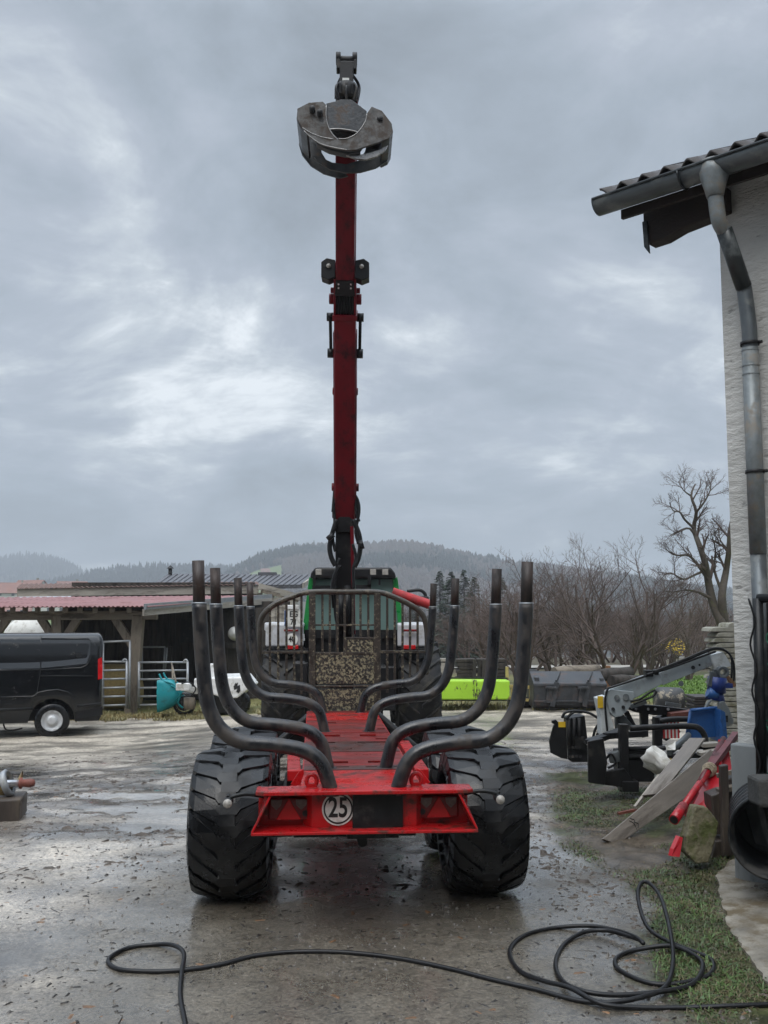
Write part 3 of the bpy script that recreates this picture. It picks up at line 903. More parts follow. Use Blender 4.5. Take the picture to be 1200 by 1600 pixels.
# chassis
b = MB()
for sx in (-1, 1):
    b.box((sx * .20, 2.55, .665), (.12, 5.0, .17))
    b.box((sx * .32, 2.45, .675), (.05, 4.4, .12))
for y in (.06, .97, 2.0, 2.95, 4.0, 4.58):
    b.box((0, y, .67), (.52, .10, .15))
tl(b, 'chassis', 'red_paint', bevel=.008)
b = MB(); b.beam((0, 4.9, .56), (-.06, 7.4, .52), .20, .22); tl(b, 'drawbar', 'red_paint', bevel=.008)
# deck plates with slots cut through
def holed(x0, x1, y0, y1, z, holes, t=.012):
    xs = sorted({x0, x1} | {h[0] for h in holes} | {h[1] for h in holes}); ys = sorted({y0, y1} | {h[2] for h in holes} | {h[3] for h in holes})
    b = MB()
    inside = lambda x, y: any(h[0] < x < h[1] and h[2] < y < h[3] for h in holes)
    for i in range(len(xs) - 1):
        for j in range(len(ys) - 1):
            if not inside((xs[i] + xs[i + 1]) / 2, (ys[j] + ys[j + 1]) / 2):
                b.box(((xs[i] + xs[i + 1]) / 2, (ys[j] + ys[j + 1]) / 2, z), (xs[i + 1] - xs[i], ys[j + 1] - ys[j], t))
    return b
segs = [(.10, .88, []), (.885, 1.06, [(-.30, -.05, .99, 1.015), (.06, .28, .99, 1.015)]), (1.065, 1.72, [(-.21, -.05, 1.18, 1.27), (.09, .25, 1.18, 1.27), (.30, .355, 1.10, 1.17)]),
        (1.725, 2.30, [(-.30, -.12, 2.20, 2.26), (.06, .30, 2.20, 2.26)]), (2.305, 2.86, [(-.20, -.07, 2.62, 2.74), (.10, .24, 2.62, 2.74), (-.34, -.25, 2.45, 2.52), (.22, .35, 2.42, 2.49)]),
        (2.865, 3.05, []), (3.055, 3.85, [(-.25, -.08, 3.6, 3.68), (.28, .35, 3.10, 3.16)]), (3.855, 4.50, [(-.34, -.22, 4.1, 4.16)]), (4.505, 4.74, [])]
for i, (y0, y1, hl) in enumerate(segs):
    tl(holed(-.36, .36, y0, y1, .765 + .003 * (i % 2), hl), 'deck_plate', ('deck_red', 'deck_grimy', 'deck_dirty', 'deck_grimy', 'deck_dirty', 'deck_dirty', 'deck_dirty', 'deck_red', 'deck_dirty')[i])
b = MB()
for sx in (-1, 1):
    b.beam((sx * .36, .1, .72), (sx * .36, 4.72, .72), .016, .10)
tl(b, 'deck_flange', 'red_paint')
# flared side plates and bogie brackets behind the bumper
for sx in (-1, 1):
    b = MB()
    b.prism([(0, 0), (.19, -.05), (.19, -.30), (.05, -.30)], .02, Matrix.Translation((sx * .36, .62, .74)) @ Matrix.Diagonal((sx, 1, 1, 1)) @ RX90)
    b.beam((sx * .37, .12, .72), (sx * .54, .60, .60), .02, .18)
    b.beam((sx * .42, .75, .76), (sx * .47, 2.6, .70), .09, .07)
    tl(b, 'side_bracket', 'red_paint', bevel=.006)
    b = MB(); b.beam((sx * .47, .75, .52), (sx * .47, 1.95, .52), .08, .14)
    b.box((sx * .42, 1.33, .60), (.12, .36, .22))
    tl(b, 'bogie_beam', 'black_metal', bevel=.006)  # the deep shade under the bumper is put into this black colour
    e_ = MB()
    pts = [(sx * .305 + .030 * math.cos(q), .03, .815 + .036 * math.sin(q) + .035) for q in [2 * PI * i / 14 for i in range(14)]]
    e_.tube(pts, .013, 8, closed=True); e_.box((sx * .305, .03, .820), (.055, .026, .03)); tl(e_, 'lifting_eye', 'red_paint')
    e_ = MB(); e_.prism([(-.03, 0), (.03, 0), (.012, .10), (-.005, .12), (-.02, .10)], .02, Matrix.Translation((sx * .41, .42, .75)) @ Matrix.Rotation(sx * -.5, 4, 'Y') @ RX90)
    tl(e_, 'lashing_hook', 'red_paint', bevel=.004)
    # axle stubs
    e_ = MB()
    for y in (.80, 1.86): e_.cyl((sx * .45, y, .48), (sx * .80, y, .48), .06, 14)
    tl(e_, 'axle', 'black_metal')
b = MB(); b.box((-.02, .80, .40), (.8, .07, .07)); b.cyl((.0, .2, .46), (.0, 1.9, .46), .03, 10); tl(b, 'brake_rod', 'black_metal')
# wheels
TR, TW, TRIM = .480, .515, .235
ty = tyre(TR, TW, TRIM, 22, .017, .112, sweep=.36, crown=.055)
for i, (sx, y) in enumerate(((-1, .80), (1, .80), (-1, 1.86), (1, 1.86))):
    w = MB(); w.lathe([(.0, .02), (.10, .02), (.11, .06), (.09, .10), (0, .11)], 20, Matrix.Rotation(-sx * PI / 2, 4, 'Y')); w.cyl((-.12, 0, 0), (.12, 0, 0), .10, 16)
    hub = place(w.build('wheel', 'red_paint', trailer), (sx * .815, y, TR - .010), (0 if i < 2 else .13, 0, 0))
    if i == 0:
        t0 = ty.build('tyre', 'rubber', hub, recalc=True)
        r0 = rim_mb(TRIM, TW, 1).build('rim', 'wine_red', hub)
    else:
        for src in (t0, r0):
            c = src.copy(); COL.objects.link(c); c.parent = hub
# stakes
def bq(px, py):
    p = at(px, py, 5.70); return (p.x + .114, p.z)
stk = [bq(*q) for q in ((517, 1236), (514, 1224), (506, 1200), (497, 1186), (484, 1176), (466, 1169), (446, 1165), (420, 1161.5), (399, 1160), (382, 1158), (364, 1151), (346, 1136), (333, 1115), (325, 1088), (320.5, 1050), (317, 1002), (314, 943))]
ext = [bq(314, 945), bq(312.5, 877)]
def stake(y, sx, first=None):
    P = [Vector((-sx * x * 1.0, y, z - (.03 if y > .1 and z < .9 else 0) * 1.0)) for x, z in stk]
    b = MB(); b.tube(spline(P, 5), .0435, 16); b.cyl(P[0] + Vector((0, 0, -.02)), P[0] + Vector((0, 0, .012)), .060, 18)
    o = b.build('stake', 'stake_steel', trailer)
    e_ = MB(); e_.cyl((-sx * ext[0][0], y, ext[0][1]), (-sx * ext[1][0], y, ext[1][1]), .0355, 16); e_.build('extension', 'stake_rust', o)
    c = MB(); c.lathe([(.0452, -.003), (.0452, .003), (.037, .004)], 18, Matrix.Translation((-sx * stk[-1][0], y, 1.878))); c.build('collar', 'galvanised', o)
    return o
for y in (0.0, .97, 2.95, 4.56):
    for sx in (-1, 1): stake(y, sx)
for y in (.97, 2.95, 4.56):
    b = MB(); b.box((0, y, .66), (.62, .13, .16)); tl(b, 'bolster', 'red_paint', bevel=.006)
# rear bumper
b = MB()
def quadplate(mb, pts, t):
    pts = [Vector(p) for p in pts]
    n = (pts[1] - pts[0]).cross(pts[2] - pts[0]).normalized() * t / 2
    vs = [p - n for p in pts] + [p + n for p in pts]
    k = len(pts)
    mb.add(vs, [tuple(reversed(range(k))), tuple(range(k, 2 * k))] + [(i, (i + 1) % k, k + (i + 1) % k, k + i) for i in range(k)])
yb = -.105
b.prism([(-.620, -.10), (-.585, -.125), (.585, -.125), (.620, -.10), (.620, .06), (-.620, .06)], .022, Matrix.Translation((0, 0, .806)))
tl(b, 'bumper_top_plate', 'red_paint', bevel=.004)
b = MB()
b.prism([(-.640, -.145), (.640, -.145), (.625, .05), (-.625, .05)], .016, Matrix.Translation((0, 0, .590)))
b.box((0, -.02, .697), (.60, .02, .20))                                  # central face
b.box((0, .055, .697), (1.22, .014, .20))                                # back wall of the lamp boxes
for sx in (-1, 1):
    quadplate(b, [(sx * .298, -.02, .598), (sx * .298, -.02, .795), (sx * .35, .05, .795), (sx * .35, .05, .598)], .012)
    quadplate(b, [(sx * .636, -.14, .598), (sx * .622, .048, .598), (sx * .56, .048, .795), (sx * .535, -.118, .795)], .012)
tl(b, 'bumper', 'red_paint', bevel=.003)
for sx in (-1, 1):
    l = MB(); l.box((sx * .435, .030, .695), (.235, .036, .125)); lo = tl(l, 'tail_lamp', 'lens_dark_red', bevel=.012)
    l = MB(); l.prism([(-.072, -.058), (.072, -.058), (0, .062)], .010, facing((sx * .435, .008, .695))); l.build('reflector_triangle', 'lens_red', lo, bevel=.003)
    for k in (-1, 1):
        l = MB(); l.prism([(-.034, .034), (.034, .034), (.028, .0), (0.0, -.026), (-.028, 0)], .008, facing((sx * .435 + k * .072, .009, .716))); l.build('lens', 'lens_dim', lo, bevel=.003)
    l = MB(); l.cyl((sx * .340, .020, .67), (sx * .340, .010, .67), .018, 12); tl(l, 'plug_socket', 'black_metal')
    # little position lamps on rubber arms
    l = MB(); l.tube(spline([(sx * .58, -.02, .775), (sx * .67, -.05, .795), (sx * .745, -.06, .785), (sx * .775, -.06, .768)], 4), [.012] * 13, 8); lo = tl(l, 'marker_arm', 'pipe_black')
    l = MB(); l.cyl((sx * .775, -.115, .755), (sx * .775, -.02, .755), .026, 16); l.cyl((sx * .775, -.06, .778), (sx * .775, -.04, .788), .012, 8); l.build('marker_lamp', 'black_metal', lo)
    l = MB(); l.lathe([(.026, 0), (.020, .010), (0, .014)], 16, Matrix.Translation((sx * .775, -.116, .755)) @ RX90); l.build('lens', 'lens_clear', lo)
b = MB(); b.box((-.50, .02, .564), (.18, .10, .03)); b.box((.50, .02, .564), (.18, .10, .03)); b.box((.05, .02, .555), (.30, .08, .05)); tl(b, 'mounting_rail', 'black_metal', bevel=.004)
sg = MB(); sg.cyl((-.152, -.030, .702), (-.152, -.036, .702), .093, 40); sg = tl(sg, 'speed_disc', 'sign_white')
r_ = MB(); r_.lathe([(.084, 0), (.084, .0015), (.075, .0015), (.075, 0)], 40, facing((-.152, -.0364, .702)), smooth=False); r_.build('black_ring', 'print_black', sg)
text_mesh('25', .155, 'lettering', 'print_black', sg, facing((-.152, -.0372, .705)), bold=.003, sx=.74)
b = MB(); b.box((.075, -.050, .680), (.29, .016, .215)); b.box((.075, -.052, .797), (.19, .05, .028)); b.box((.02, -.046, .565), (.20, .012, .06)); tl(b, 'plate_holder', 'pipe_black', bevel=.006)

# headboard grille
HY = 4.80
HO = Vector((-.114, 5.70, 0)) + Matrix.Rotation(TY, 3, 'Z') @ Vector((0, HY, 0))
def hb(px, py):
    p = at(px, py, HO.y); return (p.x - HO.x, HY, p.z)
def zp(x, y):                       # from the enlarged view of this part
    return hb(380 + x / 3.5294, 740 + y / 3.5294)
b = MB()
b.tube(spline([zp(92, 1140), zp(92, 1000), zp(95, 850), zp(112, 780), zp(175, 722), zp(270, 680), zp(362, 655), zp(560, 652), zp(745, 655), zp(830, 680), zp(920, 722), zp(985, 770), zp(1010, 830), zp(1018, 900), zp(1018, 1000), zp(1012, 1110)], 5), .031, 12)
head = tl(b, 'headboard_frame', 'grille_top_steel')
bars = [(150, 1150), (195, 1180), (240, 1195), (282, 1195), (322, 1215), (437, 992), (478, 992), (519, 992), (560, 992), (605, 905), (647, 905), (690, 905), (795, 1210), (837, 1190), (880, 1180), (922, 1170), (964, 1150)]
def arch_y(x):
    xs = [92, 112, 175, 270, 362, 745, 830, 920, 985, 1018]; ys = [850, 780, 722, 680, 656, 656, 680, 722, 770, 850]
    return float(np.interp(x, xs, ys))
for i, (x, yb_) in enumerate(bars):
    p0, p1 = Vector(zp(x, arch_y(x))), Vector(zp(x, yb_))
    q = MB(); q.beam(p0, p1, .026, .012, up=(0, 1, 0)); tl(q, 'bar', 'grille_steel', bevel=.002)
for x in (381, 740):
    q = MB(); q.beam(zp(x, 655), zp(x, 1300), .072, .06, up=(0, 1, 0)); tl(q, 'upright', 'grille_steel', bevel=.006)
q = MB(); q.beam(zp(100, 984), zp(362, 984), .028, .03, up=(0, 1, 0)); q.beam(zp(760, 984), zp(1015, 984), .028, .03, up=(0, 1, 0)); q.beam(zp(398, 992), zp(722, 992), .03, .03, up=(0, 1, 0)); q.beam(zp(398, 835), zp(722, 835), .02, .02, up=(0, 1, 0)); tl(q, 'cross_rail', 'grille_steel', bevel=.003)
def panel(x0, y0, x1, y1, t, dy, name='panel'):
    p0, p1 = Vector(zp(x0, y0)), Vector(zp(x1, y1))
    q = MB(); q.box(((p0.x + p1.x) / 2, HY + dy, (p0.z + p1.z) / 2), (abs(p1.x - p0.x), t, abs(p1.z - p0.z)))
    return tl(q, name, 'peeling_panel', bevel=.004)
panel(400, 1000, 722, 1160, .012, -.005)
panel(404, 1186, 722, 1330, .012, -.012)
panel(575, 915, 718, 985, .012, -.004)
q = MB()
for (a_, c_) in ((( 568, 908), (724, 908)), ((568, 908), (568, 990)), ((724, 908), (724, 990))): q.beam(zp(*a_), zp(*c_), .022, .03, up=(0, 1, 0))
q.beam(zp(398, 1172), zp(722, 1172), .022, .05, up=(0, 1, 0)); q.beam(zp(398, 1335), zp(724, 1335), .03, .05, up=(0, 1, 0)); tl(q, 'panel_frame', 'grille_steel', bevel=.003)

# ------------------------------------------------------------------ loading crane
CX, CY = at(540, 900, 10.9).x, 10.9
crane = thing('loading_crane', 'tall dark red loading crane behind the headboard grille with its boom raised straight up', 'crane', (CX, CY, -.04), R(3))
def cl_(b, name, m, par=None, **k):
    return b.build(name, m, par or crane, world=True, **k)
def atv(px, py, Y): return at(px, py, Y)
b = MB(); b.beam((CX, CY, .30), atv(539, 805, 10.75), .205, .22, up=(0, 1, 0)); cl_(b, 'column', 'black_metal', bevel=.012)
b = MB(); b.beam(atv(551, 985, 10.72), atv(549, 905, 10.72), .05, .06, up=(0, 1, 0)); b.cyl(atv(533, 990, 10.7), atv(533, 925, 10.7), .04, 12); b.cyl(atv(543, 990, 10.69), atv(543, 915, 10.69), .035, 12); cl_(b, 'slew_cylinder', 'black_metal')
b = MB(); b.beam(atv(553, 990, 10.8), atv(550, 822, 10.62), .035, .10, up=(0, 1, 0)); cl_(b, 'side_strip', 'boom_red')
b = MB(); b.box((CX, CY, .42), (.55, .5, .36)); b.cyl((CX - .5, CY, .45), (CX + .5, CY, .45), .10, 16); cl_(b, 'slew_base', 'black_metal', bevel=.02)
for s_ in (-1, 1):
    b = MB(); b.beam((CX + s_ * .32, CY - .1, .62), (CX + s_ * .98, CY - .25, .12), .14, .14); b.cyl((CX + s_ * .34, CY - .22, .72), (CX + s_ * .92, CY - .36, .24), .045, 12)
    o = cl_(b, 'outrigger', 'black_metal', bevel=.01)
    b = MB(); b.box((CX + s_ * 1.0, CY - .25, .0), (.30, .26, .10)); b.build('foot', 'black_metal', o, world=True, bevel=.01)
J0, J1, J2 = atv(539.5, 800, 10.72), atv(539.5, 482, 9.6), atv(541, 172, 8.45)
def boom(pa, pb, w, h, name, m, extra=True):
    b = MB(); b.beam(pa, pb, w, h, up=(0, -1, 0)); return cl_(b, name, m, bevel=.014)
main = boom(J0 + (J0 - J1).normalized() * .08, J1 - (J1 - J0).normalized() * .06, .222, .26, 'main_boom', 'boom_red')
ax = (J1 - J0).normalized(); fr = Vector((0, -1, 0)); fr = (fr - ax * fr.dot(ax)).normalized(); sxv = ax.cross(fr).normalized()
if sxv.x < 0: sxv = -sxv
# weld lips, end plate, pivots
b = MB()
for s_ in (-1, 1):
    b.beam(J0 + sxv * s_ * .116 - fr * .0, J0 + ax * 2.05 + sxv * s_ * .116, .012, .20, up=(0, -1, 0))
    b.cyl(J0 + ax * .30 + sxv * s_ * .10, J0 + ax * .30 + sxv * s_ * .150, .045, 14)
    b.cyl(J0 + ax * 1.40 + sxv * s_ * .10, J0 + ax * 1.40 + sxv * s_ * .135, .04, 14)
    b.cyl(J0 + ax * -.02 + sxv * s_ * .08, J0 + ax * -.02 + sxv * s_ * .145, .055, 14)
b.beam(J1 - ax * .10, J1 - ax * .045, .25, .28, up=(0, -1, 0))
b.build('side_plate', 'boom_red', main, world=True, bevel=.004)
b = MB(); b.prism([(-.10, -.11), (.10, -.11), (.085, .03), (.05, .06), (-.05, .06), (-.085, .03)], .03, Matrix.Translation(J0 - fr * -.145 - ax * .06) @ RX90); b.build('foot_plate', 'black_metal', main, world=True)
for s_ in (-1, 1):
    b = MB(); p0 = J1 - ax * .09 + sxv * s_ * .155; p1 = J1 - ax * .47 + sxv * s_ * .150
    b.cyl(p0, p1, .017, 10)
    for p, r in ((p0, .045), (p1, .050)): b.cyl(p - sxv * .035, p + sxv * .035, r, 14)
    cl_(b, 'link_rod', 'black_metal')
# knuckle between the booms
ax2 = (J2 - J1).normalized(); f2 = Vector((0, -1, 0)); f2 = (f2 - ax2 * f2.dot(ax2)).normalized()
K = J1 + ax2 * .06
b = MB()
for s_ in (-1, 1):
    b.beam(J1 - ax * .10 + sxv * s_ * .105, J1 + ax2 * .34 + sxv * s_ * .100, .022, .22, up=(0, -1, 0))
    b.cyl(J1 + ax2 * .10 + sxv * s_ * .09, J1 + ax2 * .10 + sxv * s_ * .165, .055, 14)
    b.cyl(J1 + ax2 * .19 + sxv * s_ * .09, J1 + ax2 * .19 + sxv * s_ * .150, .030, 12)
kn = cl_(b, 'knuckle', 'boom_red', bevel=.005)
b = MB()
for k in range(7): b.tube(spline([J1 - ax * .08 + sxv * (-.085 + .028 * k) + fr * .05, J1 + sxv * (-.085 + .028 * k) + fr * .09, J1 + ax2 * .22 + sxv * (-.08 + .027 * k) + f2 * .05], 4), .013, 7)
b.beam(J1 - ax * .06, J1 + ax2 * .24, .17, .10, up=(0, -1, 0)); b.build('hose_bundle', 'cable_black', kn, world=True)
b = MB(); b.beam(J1 + ax2 * .17 + f2 * .10, J1 + ax2 * .33 + f2 * .10, .205, .05, up=(0, -1, 0), w1=.175); b.build('cover_plate', 'black_metal', kn, world=True, bevel=.006)
for s_ in (-1, 1):
    for q in (.235, .275):
        b = MB(); b.cyl(J1 + ax2 * (q + .02) + f2 * .12 + sxv * s_ * .062, J1 + ax2 * (q + .02) + f2 * .132 + sxv * s_ * .062, .009, 8); b.build('bolt', 'bright_steel', kn, world=True)
st = boom(J1 + ax2 * .30, J2, .188, .22, 'outer_boom', 'boom_red')
b = MB(); b.beam(J1 + ax2 * .33 - f2 * .1, J2 - ax2 * .03 - f2 * .1, .200, .02, up=(0, -1, 0)); b.beam(J2 - ax2 * .2 + sxv * .085, J2 + ax2 * .14 + sxv * .085 , .04, .10, up=(0, -1, 0)); b.build('edge_strip', 'boom_red', st, world=True)
b = MB(); b.beam(J2 - ax2 * .1 - f2 * .05, J2 + ax2 * .36 - f2 * .08, .10, .09, up=(0, -1, 0)); b.build('telescope', 'black_iron', st, world=True, bevel=.01)
# work lamps on both sides of the knuckle
for s_ in (-1, 1):
    c = J1 + ax2 * .395 + sxv * s_ * .165
    fm = Matrix((( s_, 0, 0, c.x), (0, -ax2.y * 0 + f2.y * 0, f2.y, c.y), (0, 1, f2.z, c.z), (0, 0, 0, 1)))
    b = MB(); b.prism([(-.065, .08), (.02, .10), (.075, .06), (.075, -.095), (.0, -.125), (-.065, -.095)], .16, Matrix.Translation(c) @ Matrix.Diagonal((s_, 1, 1, 1)) @ RX90)
    o = cl_(b, 'work_lamp_housing', 'black_metal', bevel=.006)
    b = MB(); b.prism([(-.030, .0), (.035, .0), (.002, .062)], .02, Matrix.Translation(c + Vector((0, -.085, .005))) @ Matrix.Diagonal((s_, 1, 1, 1)) @ RX90); b.build('lamp_cage', 'black_iron', o, world=True)
    b = MB(); b.lathe([(.024, 0), (.016, .012), (0, .016)], 14, Matrix.Translation(c + Vector((0, -.096, .012))) @ RX90); b.build('lens', 'lens_clear', o, world=True)
# hoses beside the boom foot
hoseL = [[(528, 770), (521, 790), (523, 815), (520, 840), (524, 862)], [(526, 812), (518, 838), (515, 856), (518, 872), (524, 884)], [(530, 884), (523, 897), (519, 915), (521, 950)], [(531, 872), (524, 900), (523, 930), (527, 965)],
         [(527, 745), (523, 765), (520, 800)], [(533, 884), (526, 895), (522, 920), (524, 960), (527, 975)]]
for pl in hoseL:
    b = MB(); b.tube(spline([atv(px, py, 10.55) for px, py in pl], 6), .017 if pl[0][0] != 526 else .027, 8); cl_(b, 'hose', 'cable_black')
hoseR = [[(552, 770), (559, 782), (561, 800), (556, 830), (560, 850)], [(552, 812), (561, 835), (563, 855), (560, 872), (554, 886)], [(551, 850), (556, 870), (552, 890), (553, 920)], [(555, 775), (557, 800), (561, 815)]]
for pl in hoseR:
    b = MB(); b.tube(spline([atv(px, py, 10.55) for px, py in pl], 6), .017 if pl[1][0] != 561 else .027, 8); cl_(b, 'hose', 'cable_black')
b = MB(); b.cyl(atv(514, 836, 10.5), atv(519, 842, 10.5), .045, 10); b.cyl(atv(561, 852, 10.5), atv(568, 850, 10.5), .05, 10); cl_(b, 'hose_fitting', 'black_metal')

# ------------------------------------------------------------------ grapple hanging from the boom tip
GD = 8.05
g0 = atv(541, 150, GD)
grap = thing('grapple', 'worn grey steel log grapple with closed tines hanging at the top of the crane boom', 'grapple', tuple(g0), R(2))
GS = (g0 - EYE).length / F_PX * .985      # metres per photo pixel here
EL = .43                                   # the grapple is seen from below
def gp(px, py, y=0.0):
    """local point whose picture position is px,py at depth y behind the front plane"""
    dz = -(py - 150) * GS * 1.05 + y * math.tan(R(25))
    return Vector(((px - 541) * GS * (1 + y / 8), y, dz))
# hanger and rotator
b = MB()
for s_ in (-1, 1):
    b.prism([(-.014, -.04), (.014, -.04), (.018, .07), (.006, .09), (-.012, .08)], .10, Matrix.Translation(gp(541 + s_ * 12.5, 103, .25)) @ RX90)
    b.cyl(gp(541 + s_ * 15.5, 90, .25), gp(541 + s_ * 8.5, 90, .25), .058, 18)
b.prism([(-.075, .06), (.075, .06), (.06, -.05), (.066, -.16), (-.066, -.16), (-.06, -.05)], .10, Matrix.Translation(gp(541, 107, .25)) @ RX90)
b.cyl(gp(531, 92, .25), gp(551, 92, .25), .035, 14)
hg = b.build('hanger', 'black_iron', grap, bevel=.006)
b = MB(); b.prism([(-.03, -.016), (.03, -.016), (.03, .016), (-.03, .016)], .012, Matrix.Translation(gp(540, 123, .19)) @ RX90); b.build('type_plate', 'sign_white', hg)
b = MB(); b.lathe([(.05, .03), (.085, .02), (.098, .0), (.098, -.11), (.085, -.125), (.05, -.13)], 24, Matrix.Translation(gp(541, 133, .25)))
for k in range(12):
    q = 2 * PI * k / 12; b.box(gp(541, 140, .25) + Vector((.098 * math.cos(q), .098 * math.sin(q), -.02)), (.02, .02, .09), Matrix.Rotation(q, 3, 'Z'))
for s_ in (-1, 0, 1): b.tube(spline([gp(541 + s_ * 11, 128, .20), gp(541 + s_ * 15, 136, .14), gp(541 + s_ * 10, 156, .16)], 4), .012, 7)
b.build('rotator', 'black_iron', grap)
for k in (0, 1):
    b = MB(); b.tube(spline([gp(549, 112, .33), gp(559, 128, .40), gp(557, 150, .36), gp(552, 166, .3)] if k else [gp(534, 115, .33), gp(527, 132, .38), gp(529, 150, .35)], 5), .014, 8); b.build('hose', 'cable_black', grap)
# body: a box whose front is the grey plate between the tines
def arcs(pts): return spline([Vector((p[0], p[1], 0)) for p in pts], 4)
def plate(poly, y, t):
    """outline in photo pixels -> upright plate at depth y"""
    b = MB(); P = [gp(px, py, 0) for px, py in poly]
    z0 = y * math.tan(R(25)) * 0
    b.prism([(p.x, p.z) for p in P], t, Matrix.Translation((0, y, z0)) @ RX90)
    return b
body = [(512, 158), (524, 155), (533, 152), (549, 152), (557, 158), (571, 168), (570, 180), (566, 192), (560, 200), (548, 197), (530, 195), (515, 196), (512, 180)]
b = plate(body, .05, .03); bo = b.build('grapple_body', 'grapple_steel', grap, bevel=.004)
b = plate(body, .43, .03); b.box(gp(541, 165) + Vector((0, .24, -.03)), (.26, .36, .14)); b.build('rear_plate', 'grapple_steel', bo, bevel=.004)
b = MB(); b.cyl(gp(492, 172) + Vector((0, .1, 0)), gp(590, 188) + Vector((0, .38, 0)), .055, 14); b.build('cylinder', 'black_iron', bo)
# tines: left one runs under the right one at the front
tl_out = [(470, 168), (487, 159), (507, 157), (512, 162), (512, 180), (515, 193), (521, 204), (530, 213), (523, 214), (505, 211), (489, 205), (478, 197), (470, 184)]
tr_out = [(571, 176), (578, 166), (593, 172), (607, 190), (609, 202), (604, 211), (588, 218), (570, 224), (556, 229), (543, 230), (524, 227), (505, 222), (490, 212), (477, 198), (489, 206), (505, 212), (523, 215), (540, 214), (553, 208), (562, 199), (569, 187)]
tl_low = [(556, 232), (575, 228), (590, 223), (602, 216), (598, 224), (586, 233), (570, 238), (555, 237), (541, 232)]
PT = .026
L_ = plate(tl_out, .03, PT).build('tine', 'grapple_face', grap, bevel=.003)
plate(tl_low, .06, PT).build('tip_edge', 'grapple_edge', L_, bevel=.002)
R_ = plate(tr_out, -.005, PT).build('tine', 'grapple_face', grap, bevel=.003)
for (tb, pts) in ((L_, [(492, 171), (503, 176)]), (R_, [(590, 184)])):
    for (px, py) in pts:
        b = MB(); p = gp(px, py); b.cyl(p + Vector((0, .46, 0)), p + Vector((0, -.032, 0)), .026, 14); b.lathe([(.026, 0), (.014, .008), (0, .008)], 14, Matrix.Translation(p + Vector((0, -.032, 0))) @ RX90); b.build('pin', 'black_iron', tb)
def edge(par, pts, y, r=.0045):
    b = MB(); b.tube(spline([gp(px, py) + Vector((0, y, 0)) for px, py in pts], 4), r, 6); b.build('worn_edge', 'grapple_edge', par)
edge(L_, [(512, 163), (512, 180), (515, 193), (521, 204), (530, 213)], .016)
edge(R_, [(571, 177), (569, 187), (562, 199), (553, 208), (540, 213.5), (530, 213.5)], -.019)
edge(R_, [(478, 198.5), (489, 205.5), (505, 211.5), (523, 214.5)], -.019, .005)
edge(R_, [(480, 203), (490, 212), (505, 221.5), (524, 226.5), (543, 229.5)], -.019, .005)
edge(bo, [(516, 196), (530, 195), (548, 197), (560, 200)], .034, .006)
# rear plates of both tines and the curved shells joining front to rear
def band(inner, y0, y1, th, name, m, par):
    """curved strip following an outline between two depths"""
    P = [gp(px, py, 0) for px, py in inner]
    b = MB(); n = len(P); vs = []
    for i, p in enumerate(P):
        t = (P[min(i + 1, n - 1)] - P[max(i - 1, 0)]).normalized(); nn = Vector((-t.z, 0, t.x)) * th
        for y, k in ((y0, 0), (y1, 0), (y1, 1), (y0, 1)):
            q = p + nn * k; vs.append((q.x, y, q.z))
    fs = [(i * 4 + j, i * 4 + (j + 1) % 4, i * 4 + 4 + (j + 1) % 4, i * 4 + 4 + j) for i in range(n - 1) for j in range(4)] + [(0, 1, 2, 3), tuple((n - 1) * 4 + k for k in (3, 2, 1, 0))]
    b.add(vs, fs); return b.build(name, m, par, bevel=.003)
left_outer = [(470, 168), (469, 182), (474, 194), (484, 204)]
right_outer = [(606, 190), (609, 202), (604, 211), (594, 216)]
band(left_outer, .03, .50, .024, 'back_shell', 'grapple_steel', L_)
band(right_outer, .0, .50, -.024, 'back_shell', 'grapple_steel', R_)
tl_rear = [(470, 166), (490, 160), (508, 160), (502, 178), (503, 192), (512, 206), (528, 218), (538, 222), (544, 227), (530, 230.5), (506, 224), (486, 212), (473, 196), (468, 180)]
tr_rear = [(574, 170), (592, 172), (606, 188), (609, 203), (602, 214), (586, 224), (562, 231), (540, 232), (516, 227), (500, 218), (490, 206), (500, 208), (520, 217), (542, 219), (560, 213), (569, 200), (573, 186)]
plate(tl_rear, .53, PT).build('rear_tine_plate', 'grapple_steel', L_, bevel=.003)
plate(tr_rear, .40, PT).build('rear_tine_plate', 'grapple_steel', R_, bevel=.003)
band([(498, 218), (516, 227), (540, 232), (562, 231)], .02, .10, .02, 'stiffener', 'grapple_steel', R_)

# red ribbed pole lying across the headboard's right shoulder
p0, p1 = at(613, 925, 10.62), at(673, 945, 10.62)
b = MB()
n = 60; pts = [p0.lerp(p1, i / n) for i in range(n + 1)]
b.tube(pts, [.050 + .004 * (i % 2) for i in range(n + 1)], 14)
rp = b.build('padded_pole', 'red_rib', None, origin=tuple(p0)); tag(rp, 'faded red ribbed round pole resting across the right shoulder of the headboard', 'pole')
# ------------------------------------------------------------------ tractor
TX, TYY = -.475, 14.35
tz = float(gz(TX, TYY))
tractor = thing('tractor', 'green forestry tractor with glazed cab and pale grey rear fenders behind the crane', 'tractor', (TX, TYY, tz), R(2))
def tp(px, py, Y):
    return at(px, py, Y)
def tb(b, name, m, par=None, **k): return b.build(name, m, par or tractor, world=True, **k)
tt = tyre(.78, .62, .36, 20, .045, .07, segs=48, sweep=.34, step=False, crown=.03)
first = None
for sx in (-1, 1):
    w = MB(); w.cyl((-.15, 0, 0), (.15, 0, 0), .16, 18)
    hub = place(w.build('wheel', 'black_metal', tractor), (sx * .97, 0, .77))
    if first is None:
        first = (tt.build('tyre', 'tractor_rubber', hub), rim_mb(.36, .62, 1).build('rim', 'green_paint', hub))
    else:
        for s_ in first: c = s_.copy(); COL.objects.link(c); c.parent = hub
ft = tyre(.60, .50, .28, 18, .04, .06, segs=40, sweep=.34, step=False)
